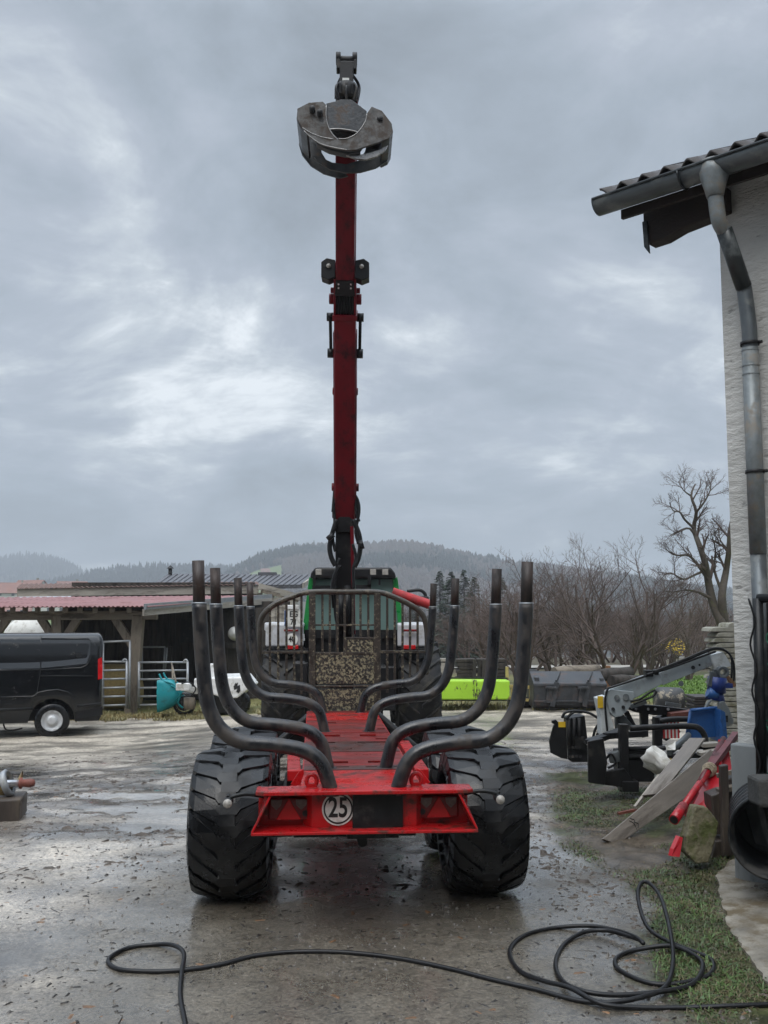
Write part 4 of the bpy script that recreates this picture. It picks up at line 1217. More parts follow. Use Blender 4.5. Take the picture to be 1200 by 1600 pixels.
f2_ = None
for sx in (-1, 1):
    w = MB(); w.cyl((-.12, 0, 0), (.12, 0, 0), .12, 18)
    hub = place(w.build('wheel', 'black_metal', tractor), (sx * .93, 2.7, .59))
    if f2_ is None: f2_ = (ft.build('tyre', 'tractor_rubber', hub), rim_mb(.28, .50, 1).build('rim', 'green_paint', hub))
    else:
        for s_ in f2_: c = s_.copy(); COL.objects.link(c); c.parent = hub
b = MB(); b.box((0, .2, .85), (.62, 1.4, .6)); b.box((0, 2.1, .95), (.62, 2.6, .5)); b.box((0, -.52, .72), (.5, .3, .4)); b.cyl((-.8, 0, .77), (.8, 0, .77), .14, 16); b.build('chassis', 'black_iron', tractor, bevel=.02)
b = MB(); b.box((0, 2.55, 1.38), (.74, 1.9, .62)); b.build('bonnet', 'green_paint', tractor, bevel=.06)
b = MB()
for sx in (-1, 1):
    b.cyl((sx * .36, -.55, .5), (sx * .36, -.95, .48), .045, 10); b.cyl((sx * .42, -.3, 1.05), (sx * .40, -.85, .52), .035, 10); b.box((sx * .40, -.5, .95), (.16, .3, .5))
b.build('hitch_arm', 'black_iron', tractor, bevel=.01)
# cab
C0, C1 = 14.0, 15.35
def cabx(px, Y): return at(px, 900, Y).x
xl, xr = at(487, 900, C0).x, at(617, 900, C0).x          # roof
bl, br_ = at(476, 985, C0).x, at(628, 985, C0).x         # waist
zt, zw = at(550, 902, C0).z, at(550, 985, C0).z
b = MB()
zr = at(550, 887, C0).z
vs = []
roof = [(-.02, zt - .02), (.0, zt + .05), (.05, zr - .01), (.12, zr + .015)]
pr = [(xl - .02, zt - .02), (xl, zt + .06), (xl + .06, zr), (xr - .06, zr), (xr, zt + .06), (xr + .02, zt - .02)]
b.prism([(x, z) for x, z in pr], C1 - C0 + .2, Matrix.Translation((0, (C0 + C1) / 2 - .03, 0)) @ RX90)
rf = tb(b, 'cab_roof', 'black_metal', bevel=.03)
for (x0, x1) in ((xl, bl), (xr, br_)):
    b = MB(); b.beam((x0, C0 + .02, zt), (x1, C0 + .02, zw - .05), .075, .08, up=(0, 1, 0)); b.beam((x0, C1, zt), (x1, C1, zw - .3), .07, .07, up=(0, 1, 0)); b.beam((x1, C0 + .02, zw), (x1, C1, zw), .06, .06)
    tb(b, 'cab_pillar', 'green_paint', bevel=.01)
b = MB(); b.beam((bl, C0, zw - .05), (br_, C0, zw - .05), .06, .12); b.box(((bl + br_) / 2, C0 + .7, zw - .3), (br_ - bl, 1.3, .5)); tb(b, 'cab_frame', 'black_metal')
b = MB(); quadplate(b, [(xl + .04, C0 + .03, zt - .03), (xr - .04, C0 + .03, zt - .03), (br_ - .04, C0 + .03, zw), (bl + .04, C0 + .03, zw)], .012); tb(b, 'rear_window', 'cab_glass')
for (x0, x1) in ((xl, bl), (xr, br_)):
    b = MB(); quadplate(b, [(x0, C0 + .07, zt - .03), (x0, C1 - .05, zt - .03), (x1, C1 - .05, zw), (x1, C0 + .07, zw)], .012); tb(b, 'side_window', 'cab_glass')
b = MB(); quadplate(b, [(xl + .04, C1, zt - .03), (xr - .04, C1, zt - .03), (br_ - .04, C1, zw - .25), (bl + .04, C1, zw - .25)], .012); tb(b, 'windscreen', 'cab_glass')
for px in (498, 583, 602):
    b = MB(); p = tp(px, 894, C0 - .10); b.box(p, (.105, .07, .10)); o = b.build('work_light', 'black_metal', rf, world=True, bevel=.008)
    b = MB(); b.box(p + Vector((0, -.037, 0)), (.085, .008, .082)); b.build('lens', 'lens_clear', o, world=True, bevel=.006)
for (a_, c_, w_) in (((488, 918), (520, 918), .06), ((556, 917), (580, 917), .06), ((491, 893), (491, 918), .04), ((577, 893), (577, 918), .05), ((593, 905), (593, 914), .03)):
    b = MB(); b.beam(tp(*a_, C0 - .12), tp(*c_, C0 - .12), w_, .04, up=(0, 1, 0)); tb(b, 'lamp_bracket', 'black_metal')
b = MB(); s0 = tp(556, 975, 14.7); b.box(s0, (.5, .3, .5)); b.box(s0 + Vector((0, .2, .3)), (.42, .14, .5)); tb(b, 'driver_seat', 'black_iron', bevel=.06)
# fenders
for (x0, x1, sx) in ((415, 474, -1), (621, 668, 1)):
    pa, pb = tp(x0, 975, 13.75), tp(x1, 1010, 13.75)
    b = MB(); b.box(((pa.x + pb.x) / 2, 13.77, (pa.z + pb.z) / 2), (pb.x - pa.x, .05, pa.z - pb.z)); b.box(((pa.x + pb.x) / 2, 14.35, pa.z - .01), (pb.x - pa.x, 1.15, .05))
    b.beam((pa.x if sx < 0 else pb.x, 13.77, pa.z - .04), (pa.x if sx < 0 else pb.x, 14.9, pa.z - .04), .04, .12)
    fd = tb(b, 'fender', 'fender_grey', bevel=.02)
    q0, q1 = tp(x0 + 2, 1013, 13.7), tp(x1 + 6, 1021, 13.7)
    b = MB(); b.box(((q0.x + q1.x) / 2, 13.75, (q0.z + q1.z) / 2), (q1.x - q0.x, .12, q0.z - q1.z)); b.build('mudguard_lip', 'rubber', fd, world=True)
    b = MB(); c = tp(457 if sx < 0 else 640, 1011, 13.68); b.box(c, (.17, .06, .06)); b.build('tail_light', 'lens_red', fd, world=True, bevel=.01)
    b = MB(); c = tp(455 if sx < 0 else 641, 985, 13.68); b.box(c, (.20, .06, .035)); b.build('light_bar', 'lens_dark_red' , fd, world=True, bevel=.01)
c = tp(458, 966, 13.66)
b = MB(); b.box(c, (.24, .03, .24)); pl = tb(b, 'number_plate', 'sign_white', bevel=.005)
b = MB(); b.box(c + Vector((-.105, -.018, 0)), (.03, .005, .22)); b.build('blue_band', 'blue_paint', pl, world=True)
iv = WM[tractor.name].inverted()
text_mesh('EG', .11, 'lettering', 'print_black', pl, iv @ facing(c + Vector((.01, -.018, .055))), bold=.002, sx=.9)
text_mesh('71', .11, 'lettering', 'print_black', pl, iv @ facing(c + Vector((.01, -.018, -.055))), bold=.002, sx=.9)
b = MB(); b.box(c + Vector((0, 0, .155)), (.17, .07, .06)); tb(b, 'plate_lamp', 'white_paint', bevel=.01)
c = tp(456, 999, 13.66)
b = MB(); b.cyl(c, c + Vector((0, -.015, 0)), .085, 24); o = tb(b, 'speed_disc', 'sign_white')
text_mesh('40', .11, 'lettering', 'print_black', o, iv @ facing(c + Vector((0, -.018, 0))), bold=.003, sx=.8)
b = MB(); b.tube(spline([tp(636, 924, 14.2), tp(655, 922, 14.2), tp(664, 928, 14.2), tp(665, 938, 14.2)], 5), .025, 8); tb(b, 'mirror_arm', 'black_metal')
b = MB(); b.box(tp(655, 937, 14.2), (.28, .10, .10)); tb(b, 'mirror', 'black_metal', bevel=.02)
b = MB(); b.cyl(tp(460, 1038, 13.5), tp(478, 1038, 13.5), .05, 10); b.box(tp(470, 1070, 13.5), (.2, .2, .62)); tb(b, 'step_box', 'black_metal', bevel=.02)
b = MB(); b.box(tp(605, 1075, 13.5), (.24, .2, .6)); tb(b, 'step_box', 'black_metal', bevel=.02)

# ------------------------------------------------------------------ van
VY = 18.9
vg = -.577
VS = VY / F_PX
def vX(px): return at(px, 1050, VY).x
x_rear = vX(160)
VRZ = R(16.3)
vR = Matrix.Rotation(VRZ, 3, 'Z'); vcor = Vector((x_rear, VY, vg)); vloc = vcor - vR @ Vector((2.5, -.98, 0))
van = thing('delivery_van', 'shiny black panel van parked in front of the timber shed', 'van', tuple(vloc), VRZ)
LEN, VW = 5.0, 1.95
wc = [.90, .90 + 3.05]        # axle distance from the rear
WR = .325; ARCH = .415
def vroof(u):       # roof height along the length from the rear
    return 1.955 - .10 * max(0, (.10 - u) / .10) ** 2 - (.0 if u < 3.4 else .02 * (u - 3.4)) - (0 if u < 3.75 else (u - 3.75) * .72)
stations = np.concatenate([[0.0, .015, .04, .08], np.arange(.12, LEN - .04, .045), [LEN - .02, LEN]])
vs, fs = [], []
ncs = None
for u in stations:
    zt_ = max(.95, vroof(u))
    if u > 4.75: zt_ = .95 - (u - 4.75) * .8
    zb = .30 if u > .02 else .36
    side = zb
    for c in wc:
        d = abs(u - c)
        if d < ARCH: side = max(side, .32 + math.sqrt(ARCH ** 2 - d ** 2))
    nar = .06 * max(0, (.10 - u) / .10) ** 2 + (0 if u < 4.4 else .5 * (u - 4.4) ** 2)
    sec = []
    prof = [(.0, side), (-.005, max(side, .55)), (-.012, max(side, .80)), (.0, max(side, .98)), (.012, max(1.08, min(1.1, zt_ - .02))), (.05, max(.9, min(1.5, zt_ - .15))), (.085, max(.9, min(1.74, zt_ - .10))), (.13, zt_ - .05), (.22, zt_ - .008), (.5, zt_ + .012), (VW / 2, zt_ + .02)]
    half = [(nar + y, z) for y, z in prof]
    ring = half + [(VW - y, z) for y, z in reversed(half[:-1])]
    ncs = len(ring)
    for y, z in ring: vs.append((2.5 - u, y - .98, z))
for i in range(len(stations) - 1):
    for k in range(ncs - 1):
        fs.append((i * ncs + k, i * ncs + k + 1, (i + 1) * ncs + k + 1, (i + 1) * ncs + k))
fs.append(tuple(range(ncs))); fs.append(tuple((len(stations) - 1) * ncs + k for k in range(ncs)))
b = MB(); b.add(vs, fs, True); bd = b.build('body', 'van_paint', van)
b = MB(); b.box((0, 0, .42), (4.8, 1.5, .22)); b.build('underbody', 'van_plastic', van)
def vp(u, z, y=0.0): return Vector((2.5 - u, y - .98, z))
vn = vR @ Vector((0, -1, 0)); vax = vR @ Vector((-1, 0, 0))
def vpx(px, py):
    d = ray(px, py); p = EYE + d * ((vcor - EYE).dot(vn) / d.dot(vn)); return (p - vcor).dot(vax), p.z - vg
# glossy side panels, ribs, seams, trims
def side_panel(pts, name, m, off=-.004, t=.012):
    b = MB(); P = [vpx(*p) for p in pts]
    V = []
    for dy in (0, t):
        for u, z in P:
            yy = float(np.interp(z, [.3, .55, .8, .98, 1.09, 1.5, 1.74, 1.9], [0, -.005, -.012, 0, .012, .05, .085, .13]))
            V.append(vp(u, z, yy + off - .004 + dy))
    n = len(P)
    b.add(V, [tuple(range(n)), tuple(reversed(range(n, 2 * n)))] + [(i, (i + 1) % n, n + (i + 1) % n, n + i) for i in range(n)])
    return b.build(name, m, van)
side_panel([(64.5, 1000), (138, 1000), (140.5, 1004), (140.5, 1022), (139, 1031), (135, 1037), (127, 1041), (64.5, 1044)], 'rear_side_window', 'van_glass')
side_panel([(-40, 999), (62.5, 999.5), (62.5, 1044.5), (-40, 1046)], 'door_window', 'van_glass')
def strip(pts, r, name, m, off=-.006):
    b = MB(); P = []
    for p in pts:
        u, z = vpx(*p); yy = float(np.interp(z, [.3, .55, .8, .98, 1.09, 1.5, 1.74, 1.9], [0, -.005, -.012, 0, .012, .05, .085, .13])); P.append(vp(u, z, yy + off))
    b.tube(P, r, 8); return b.build(name, m, van)
strip([(64, 998), (139, 998), (142, 1003), (142.3, 1022), (140, 1033), (135, 1039.5), (127, 1043.5), (64, 1046.5)], .012, 'window_surround', 'van_paint')
strip([(-50, 1048), (62, 1046.5)], .012, 'window_surround', 'van_paint')
strip([(63.6, 993), (63.6, 1046), (58, 1082), (56, 1087)], .005, 'door_seam', 'print_black', -.002)
strip([(62, 1056), (146, 1056)], .010, 'side_rail', 'van_plastic', -.004)
strip([(-60, 1111), (52, 1107)], .022, 'sill_trim', 'van_plastic')
strip([(120, 1103), (159, 1099)], .022, 'sill_trim', 'van_plastic')
strip([(-60, 1091), (52, 1088), (60, 1082), (75, 1079), (90, 1077.5), (105, 1081), (118, 1089)], .012, 'arch_crease', 'van_paint', -.002)
b = MB(); u0, z0_ = vpx(152.5, 1060); b.add([], []); 
tlp = [(153, 1030), (159.2, 1027), (160.4, 1045), (160, 1060), (153, 1062)]
side_panel(tlp, 'tail_light', 'lens_red', -.008, .03)
side_panel([(150, 1106), (160, 1104), (160.3, 1117), (118, 1124), (117, 1112)], 'rear_bumper', 'van_plastic', -.012, .05)
side_panel([(119, 1049 - 28), (128, 1021), (128, 1027), (119, 1027)], 'filler_cap', 'van_plastic', -.009, .006)
vt = MB(); vt.lathe([(.20, -.10), (.235, -.105), (.30, -.10), (.322, -.08), (.326, 0), (.322, .08), (.30, .10), (.22, .105), (.20, .10)], 40, Matrix.Rotation(PI / 2, 4, 'X'))
wr = MB(); wr.lathe([(.212, -.02), (.205, .085), (.19, .09), (.165, .075), (.16, .06), (.10, .055), (.085, .095), (.05, .10), (.0, .10)], 40, RX90)
for k in range(10):
    q = 2 * PI * k / 10; wr.box(Vector((.182 * math.cos(q), -.087, .182 * math.sin(q))), (.030, .012, .045), Matrix.Rotation(-q, 3, 'Y'))
first = None
for c in wc:
    for yy in (.10, VW - .10):
        w = MB(); w.cyl((0, -.06, 0), (0, .06, 0), .10, 14)
        hub = place(w.build('wheel', 'van_plastic', van), (2.5 - c, yy - .98, WR), (0, 0, 0 if yy < 1 else PI))
        if first is None: first = (vt.build('tyre', 'rubber', hub), wr.build('rim', 'wheel_silver', hub))
        else:
            for s_ in first: k_ = s_.copy(); COL.objects.link(k_); k_.parent = hub
b = MB(); u, z = vpx(20, 1136); b.tube(spline([vp(u + .2, .30, .3), vp(u + .15, .16, .3), vp(u, .14, .3), vp(u - .15, .17, .3)], 4), .015, 8); b.build('exhaust', 'black_iron', van)
# ------------------------------------------------------------------ timber shed on the left
SY = 24.0
def sp(px, py, Y=SY): return at(px, py, Y)
pc = sp(205, 1112)
shed = thing('timber_shed', 'weathered open timber shed with red corrugated roof on posts', 'shed', (pc.x, SY, pc.z), 0)
def sb(b, name, m, par=None, **k): return b.build(name, m, par or shed, world=True, **k)
GZS = pc.z
def post(px0, py0, px1, py1, w, Y=SY):
    b = MB(); b.beam(sp(px0, py0, Y), sp(px1, py1, Y), w, w * .95, up=(0, 1, 0)); return sb(b, 'post', 'old_wood', bevel=.015)
post(204, 1116, 217, 962, .27)
post(90, 1116, 90, 962, .25)
post(-45, 1120, -43, 962, .25)
for (a_, c_) in (((180, 966), (213, 1018)), ((122, 966), (93, 1012)), ((64, 966), (86, 1000)), ((12, 966), (-10, 998)), ((-70, 966), (-48, 1000))):
    b = MB(); b.beam(sp(*a_), sp(*c_), .19, .15, up=(0, 1, 0)); sb(b, 'brace', 'old_wood', bevel=.012)
b = MB(); b.beam(sp(-160, 963, SY - .02), sp(246, 961, SY - .02), .18, .22, up=(0, 0, 1)); sb(b, 'lintel_beam', 'old_wood_h', bevel=.015)
for x in (3, 20, 39.5, 59, 81, 102, 125, 148.5, 175, 202):
    b = MB(); b.beam(sp(x, 953.5, SY - .55), sp(x, 951, SY + 2.4) + Vector((0, 0, .03)), .13, .13, up=(0, 0, 1)); sb(b, 'rafter', 'old_wood', bevel=.01)
for x in (-20, -42, -66, -90):
    b = MB(); b.beam(sp(x, 953.5, SY - .55), sp(x, 951, SY + 2.4) + Vector((0, 0, .03)), .13, .13, up=(0, 0, 1)); sb(b, 'rafter', 'old_wood', bevel=.01)
# corrugated sheet roof: real waves, one object per sheet
def corrugated(pA, pB, pC, pD, wave, amp, name, m, per=8, t=.012):
    """pA-pB eave, pD-pC ridge"""
    pA, pB, pC, pD = map(Vector, (pA, pB, pC, pD))
    L = (pB - pA).length; n = max(4, int(L / wave * per))
    vs = []
    nrm = (pB - pA).cross(pD - pA).normalized()
    if nrm.z < 0: nrm = -nrm
    for i in range(n + 1):
        u = i / n; o = nrm * (amp * math.cos(2 * PI * u * L / wave))
        vs += [pA.lerp(pB, u) + o, pD.lerp(pC, u) + o]
    k = len(vs)
    vs += [v - nrm * t for v in vs]
    fs = []
    for i in range(n):
        a = 2 * i
        fs += [(a, a + 2, a + 3, a + 1), (k + a, k + a + 1, k + a + 3, k + a + 2), (a, k + a, k + a + 2, a + 2)]
    b = MB(); b.add(vs, fs, True); return b
e0, e1 = sp(-170, 949, SY - .75), sp(230, 947, SY - .75)
r0, r1 = sp(-170, 934.5, 29.5), sp(424, 930.5, 29.5)
ns = 9
for i in range(ns):
    u0, u1 = i / ns, (i + 1) / ns
    sb(corrugated(e0.lerp(e1, u0), e0.lerp(e1, u1 + .004), r0.lerp(r1, u1 + .004), r0.lerp(r1, u0), .11, .018, 'roof_sheet', 'roof_red', 5), 'roof_sheet', 'roof_red', recalc=False)
# verge boards along the right edge of the roof
b = MB(); b.beam(sp(226, 948, SY - .8), sp(424, 932, 29.4), .05, .14, up=(0, 0, 1)); sb(b, 'verge_flashing', 'galvanised')
b = MB(); b.beam(sp(224, 957, SY - .72), sp(424, 939, 29.3), .06, .16, up=(0, 0, 1)); sb(b, 'verge_board', 'grey_board')
# boarded walls, dark inside
xw0, xw1 = sp(96, 1000, 28.6).x, sp(452, 1000, 28.6).x
nb = 36
for i in range(nb):
    x = xw0 + (xw1 - xw0) * (i + .5) / nb
    h = 2.55 + .06 * math.sin(i * 7.3)
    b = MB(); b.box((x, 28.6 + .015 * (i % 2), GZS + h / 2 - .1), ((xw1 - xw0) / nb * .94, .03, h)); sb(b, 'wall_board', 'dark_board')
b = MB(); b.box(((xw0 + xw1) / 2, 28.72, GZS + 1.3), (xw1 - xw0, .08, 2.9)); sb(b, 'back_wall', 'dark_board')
# boards on the right side wall (under the verge)
for i in range(12):
    px = 330 + i * 10.5
    p = sp(px, 1000, 27.4 + i * .03)
    top = sp(px, 957 - i * 1.1, 27.4).z
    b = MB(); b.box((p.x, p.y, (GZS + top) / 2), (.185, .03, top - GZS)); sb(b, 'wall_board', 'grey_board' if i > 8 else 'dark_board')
b = MB(); b.beam(sp(328, 1000, 27.3), sp(328, 1112, 27.3), .2, .2, up=(0, 1, 0)); b.beam(sp(300, 1010, 27.3), sp(450, 1006, 27.3), .14, .14); b.beam(sp(264, 1010, 27.3), sp(264, 1112, 27.3), .16, .16, up=(0, 1, 0)); sb(b, 'wall_post', 'dark_board')
b = MB(); c = sp(367, 990, 27.25); b.lathe([(.20, .0), (.17, .10), (.10, .16), (0, .18)], 24, facing(c)); sb(b, 'round_lamp', 'mirror_cap')
b = MB(); c = sp(312, 985, 27.9); b.box(c, (1.1, .05, .7)); sb(b, 'inner_door', 'black_iron')
# taller roof behind
b = MB()
f0, f1 = sp(27, 926, 31), sp(404, 921, 31)
b.beam(f0, f1, .06, .26, up=(0, 0, 1)); sb(b, 'fascia_board', 'grey_board')
g0_, g1_ = sp(26, 919.5, 30.9), sp(404, 913, 30.9)
h0, h1 = sp(34, 912, 37) , sp(404, 909, 37)
sb(corrugated(g0_, g1_, h1, h0, .16, .02, 'upper_roof', 'roof_brown', 5), 'upper_roof', 'roof_brown', recalc=False)
b = MB(); b.box((f1.x - 3.2, 31.6, GZS + 1.6), (6.0, .1, 3.6)); sb(b, 'upper_wall', 'dark_board')
for k, (a_, c_) in enumerate((((404, 916), (470, 934)), ((408, 923), (466, 938)))):
    b = MB(); b.beam(sp(*a_, 30.9), sp(*c_, 31.4), .08, .20 if k == 0 else .12, up=(0, 0, 1)); sb(b, 'gable_board', 'grey_board' if k == 0 else 'old_wood_h')
for k in range(7):
    p = sp(396 + k * 9.4, 960, 31.1); top = sp(396 + k * 9.4, 924 + k * 2.3, 31.1).z
    b = MB(); b.box((p.x, p.y, (GZS + top) / 2), (.185, .04, top - GZS)); sb(b, 'gable_cladding', 'grey_board')

# grey tiled house roof behind the shed
hs = thing('farmhouse', 'house with a dark grey tiled roof rising behind the timber shed', 'house', tuple(sp(360, 980, 44)), 0)
b = MB(); pL, pR = sp(236, 916, 43), sp(470, 915, 43); qL, qR = sp(262, 897.5, 49), sp(492, 899, 49)
nt_ = 26
for i in range(nt_):
    u0, u1 = i / nt_, (i + .93) / nt_
    b.beam((pL.lerp(pR, (u0 + u1) / 2)), (qL.lerp(qR, (u0 + u1) / 2)), (pR - pL).length / nt_ * .8, .09, up=(0, 0, 1))
rt = b.build('roof', 'roof_grey', hs, world=True)
b = MB(); quadplate(b, [pL - Vector((0, 0, .08)), pR - Vector((0, 0, .08)), qR - Vector((0, 0, .08)), qL - Vector((0, 0, .08))], .1); b.build('roof_deck', 'roof_grey', hs, world=True)
b = MB(); b.beam(pR + Vector((.1, 0, 0)), qR + Vector((.1, 0, 0)), .08, .22); b.build('verge', 'grey_board', hs, world=True)
b = MB(); b.box(((pL.x + pR.x) / 2, 46.5, -.9 + 1.7), (pR.x - pL.x - .4, 5.5, 3.0)); b.build('wall', 'plaster_house', hs, world=True)
b = MB(); c = sp(266, 896, 48.5); b.cyl(c - Vector((0, 0, .3)), c + Vector((0, 0, .25)), .10, 10); b.lathe([(.2, .25), (.02, .4)], 10, Matrix.Translation(c)); b.build('vent_pipe', 'black_iron', rt, world=True)
b = MB(); c = sp(418, 899, 48.5); b.box(c, (.9, .5, .3)); b.build('chimney', 'roof_grey', rt, world=True)

# white calf hutch behind the van
c = sp(41, 1060, 31.0); hb_ = thing('calf_hutch', 'white rounded plastic calf hutch under the shed roof behind the van', 'hutch', (c.x, 31.0, GZS), 0)
b = MB(); b.lathe([(.78, 0), (.78, 1.5), (.70, 1.85), (.52, 2.10), (.28, 2.26), (.08, 2.33), (0, 2.34)], 28); b.build('shell', 'white_cloth', hb_)
b = MB(); b.box((-.05, -.76, .55), (.6, .08, 1.0)); b.build('opening', 'black_iron', hb_)

# ------------------------------------------------------------------ cattle gates
def gate(name_label, x0, x1, ytop, ybot, rails, Y, hoop=True, extra=None):
    a = sp(x0, ybot, Y)
    g = thing('cattle_gate', name_label, 'gate', tuple(a), 0, 'galvanised cattle gates of the shed')
    for k in range(rails):
        py = ytop + (ybot - ytop) * k / (rails - 1) * .965
        b = MB(); b.tube([sp(x0, py, Y), sp(x1, py + (-1 if k else 0), Y)], .026, 8); b.build('rail', 'galvanised', g, world=True)
    for x in (x0, x1):
        b = MB(); b.tube([sp(x, ytop - 1, Y), sp(x, ybot + 2, Y)], .032, 8); b.build('upright', 'galvanised', g, world=True)
    if hoop:
        b = MB(); p = sp(x1 - 6, ytop, Y); q = sp(x1, ytop, Y); rr = (q.x - p.x) / 2
        b.tube([Vector((p.x + rr - rr * math.cos(t), Y, p.z + rr * 1.3 * math.sin(t))) for t in [PI * i / 8 for i in range(9)]], .026, 8); b.build('hoop', 'galvanised', g, world=True)
    return g
g1 = gate('galvanised cattle gate between the van and the leaning timber post', 160, 198, 1034, 1105, 6, 23.6)
b = MB(); b.tube([sp(161, 1003, 23.62), sp(204, 1001.5, 23.62)], .028, 8); b.tube([sp(161, 1003, 23.62), sp(161, 1105, 23.62)], .03, 8); b.tube([sp(203, 1002, 23.62), sp(202, 1108, 23.62)], .028, 8); b.build('frame', 'galvanised', g1, world=True)
gate('galvanised cattle gate right of the leaning timber post, behind the wheelbarrow', 217, 293, 1035, 1104, 6, 23.8)
g3 = thing('cattle_gate', 'galvanised gate standing in the dark doorway deep inside the shed', 'gate', tuple(sp(240, 1060, 26.5)), 0, 'galvanised cattle gates of the shed')
for (a_, c_) in (((222, 1011), (258, 1011)), ((258, 1011), (255, 1050)), ((261, 1012), (258, 1050)), ((222, 1011), (222, 1060))):
    b = MB(); b.tube([sp(*a_, 26.5), sp(*c_, 26.5)], .024, 8); b.build('rail', 'galvanised', g3, world=True)

# straw bales under the roof and trampled straw
for k, (px, py, s_, lab) in enumerate(((176, 1079, .95, 'round straw bale behind the gate nearest the van'), (192, 1085, .7, 'smaller straw heap right of the round bale behind the gate'))):
    c = sp(px, py, 25.2)
    t_ = MB(); prof = [(.01, -.5), (.5, -.5), (.60, -.42), (.62, 0), (.60, .42), (.5, .5), (.01, .5)]
    t_.lathe([(r_ * s_, z_ * s_ * 1.3) for r_, z_ in prof], 28, Matrix.Rotation(PI / 2, 4, 'Y'))
    o = t_.build('straw_bale', 'straw', None); o.location = (c.x, 25.2, GZS + .6 * s_ - .05); tag(o, lab, 'straw bale', 'straw bales under the shed roof')

# ------------------------------------------------------------------ wheelbarrow tipped up on its nose
WY = 22.6
c = sp(262, 1110, WY)
wb = thing('wheelbarrow', 'teal wheelbarrow tipped upright on its nose in front of the gate', 'wheelbarrow', (c.x, WY, float(gz(c.x, WY))), 0)
def wbb(b, name, m, **k): return b.build(name, m, wb, world=True, **k)
tub = [(250, 1063, .10), (252, 1060, .30), (262, 1062, .36), (276, 1072, .34), (283, 1088, .28), (282, 1100, .22), (270, 1108, .26), (258, 1112, .30), (251, 1108, .34), (249, 1085, .37)]
b = MB()
P = [(sp(px, py, WY), w) for px, py, w in tub[1:]]
# shell of the tub seen from below: curved belly towards the right
secs = []
for t in np.linspace(0, 1, 12):
    z0_ = sp(250, 1062 + (1111 - 1062) * t, WY)
    bulge = float(np.interp(t, [0, .12, .3, .5, .7, .88, 1], [.28, .42, .50, .52, .47, .30, .08]))
    hw = .34 * (1 - .25 * abs(t - .45))
    ring = []
    for q in np.linspace(-1, 1, 11):
        ring.append(Vector((z0_.x + bulge * (1 - abs(q) ** 2.6), WY + q * hw, z0_.z)))
    secs.append(ring)
vs = [p for r_ in secs for p in r_]; fs = [(i * 11 + k, i * 11 + k + 1, (i + 1) * 11 + k + 1, (i + 1) * 11 + k) for i in range(11) for k in range(10)]
fs += [tuple(range(11)), tuple(11 * 11 + k for k in range(11))]
b.add(vs, fs, True); wbb(b, 'tub', 'teal_plastic')
b = MB()
for s_ in (-.22, .22):
    b.tube(spline([sp(252, 1052, WY) + Vector((0, s_, 0)), sp(258, 1062, WY) + Vector((0, s_, 0)), sp(274, 1068, WY) + Vector((0, s_, 0)), sp(284, 1084, WY) + Vector((0, s_ * .8, 0)), sp(280, 1098, WY) + Vector((0, s_ * .5, 0)), sp(287, 1106, WY) + Vector((0, s_ * .3, 0))], 5), .022, 8)
    b.tube([sp(270, 1070, WY) + Vector((0, s_, 0)), sp(290, 1078, WY) + Vector((0, s_, 0)), sp(278, 1092, WY) + Vector((0, s_, 0))], .018, 8)
wbb(b, 'frame', 'teal_plastic')
b = MB(); cc = sp(288, 1099, WY); b.lathe([(.20, -.04), (.25, -.05), (.27, 0), (.25, .05), (.20, .04)], 24, Matrix.Translation(cc) @ Matrix.Rotation(PI / 2, 4, 'X')); b.cyl(cc - Vector((0, .06, 0)), cc + Vector((0, .06, 0)), .17, 14); wbb(b, 'wheel', 'rubber')
for (a_, c_, y, lab) in (((275, 1066), (268, 1036), WY - .15, 'wooden tool handle leaning on the gate above the wheelbarrow, the upright left one'), ((270, 1068), (269, 1040), WY + .45, 'thin wooden stick behind the leaning tool handle at the wheelbarrow')):
    b = MB(); p0, p1 = sp(*a_, y), sp(*c_, y + .6); b.cyl(p0, p1, .022, 8); o = b.build('tool_handle', 'old_wood', None, origin=tuple(p0)); tag(o, lab, 'tool handle')

# ------------------------------------------------------------------ white low trailer with drawbar
QY = 22.0
c = sp(345, 1100, QY)
wt = thing('white_trailer', 'low white box trailer with black emblem and drawbar, behind the tall left stakes', 'trailer', (c.x, QY, float(gz(c.x, QY))), 0)
def wq(b, name, m, **k): return b.build(name, m, wt, world=True, **k)
p0, p1 = sp(303, 1060, QY), sp(384, 1092, QY)
b = MB(); b.prism([(p0.x, p0.z), (p1.x - .1, p0.z + .03), (p1.x + .1, p1.z + .25), (p1.x - .2, p1.z + .02), (p0.x + .7, p1.z), (p0.x, p1.z + .25)], 1.5, Matrix.Translation((0, QY + .75, 0)) @ RX90); wq(b, 'body', 'white_paint', bevel=.03)
b = MB(); b.beam(sp(284, 1074, QY - .1), sp(308, 1080, QY + .2), .12, .14); b.box(sp(287, 1073, QY - .1), (.32, .2, .16)); wq(b, 'drawbar', 'white_paint', bevel=.02)
b = MB(); b.tube(spline([sp(284, 1068, QY - .2), sp(295, 1066, QY - .3), sp(306, 1076, QY - .2), sp(297, 1088, QY - .2), sp(288, 1084, QY - .2)], 5), .016, 7); wq(b, 'cable', 'cable_black')
e_ = MB()
def emb(pts): e_.prism([(p.x, p.z) for p in (sp(px, py, QY) for px, py in pts)], .006, Matrix.Translation((0, QY - .006, 0)) @ RX90)
emb([(365, 1072), (372, 1066), (371, 1072), (375, 1070), (375.5, 1079), (373, 1083), (369, 1081), (371, 1076), (366, 1078)])
emb([(366, 1070), (369, 1066.5), (369.5, 1069)])
wq(e_, 'emblem', 'print_black')
b = MB()
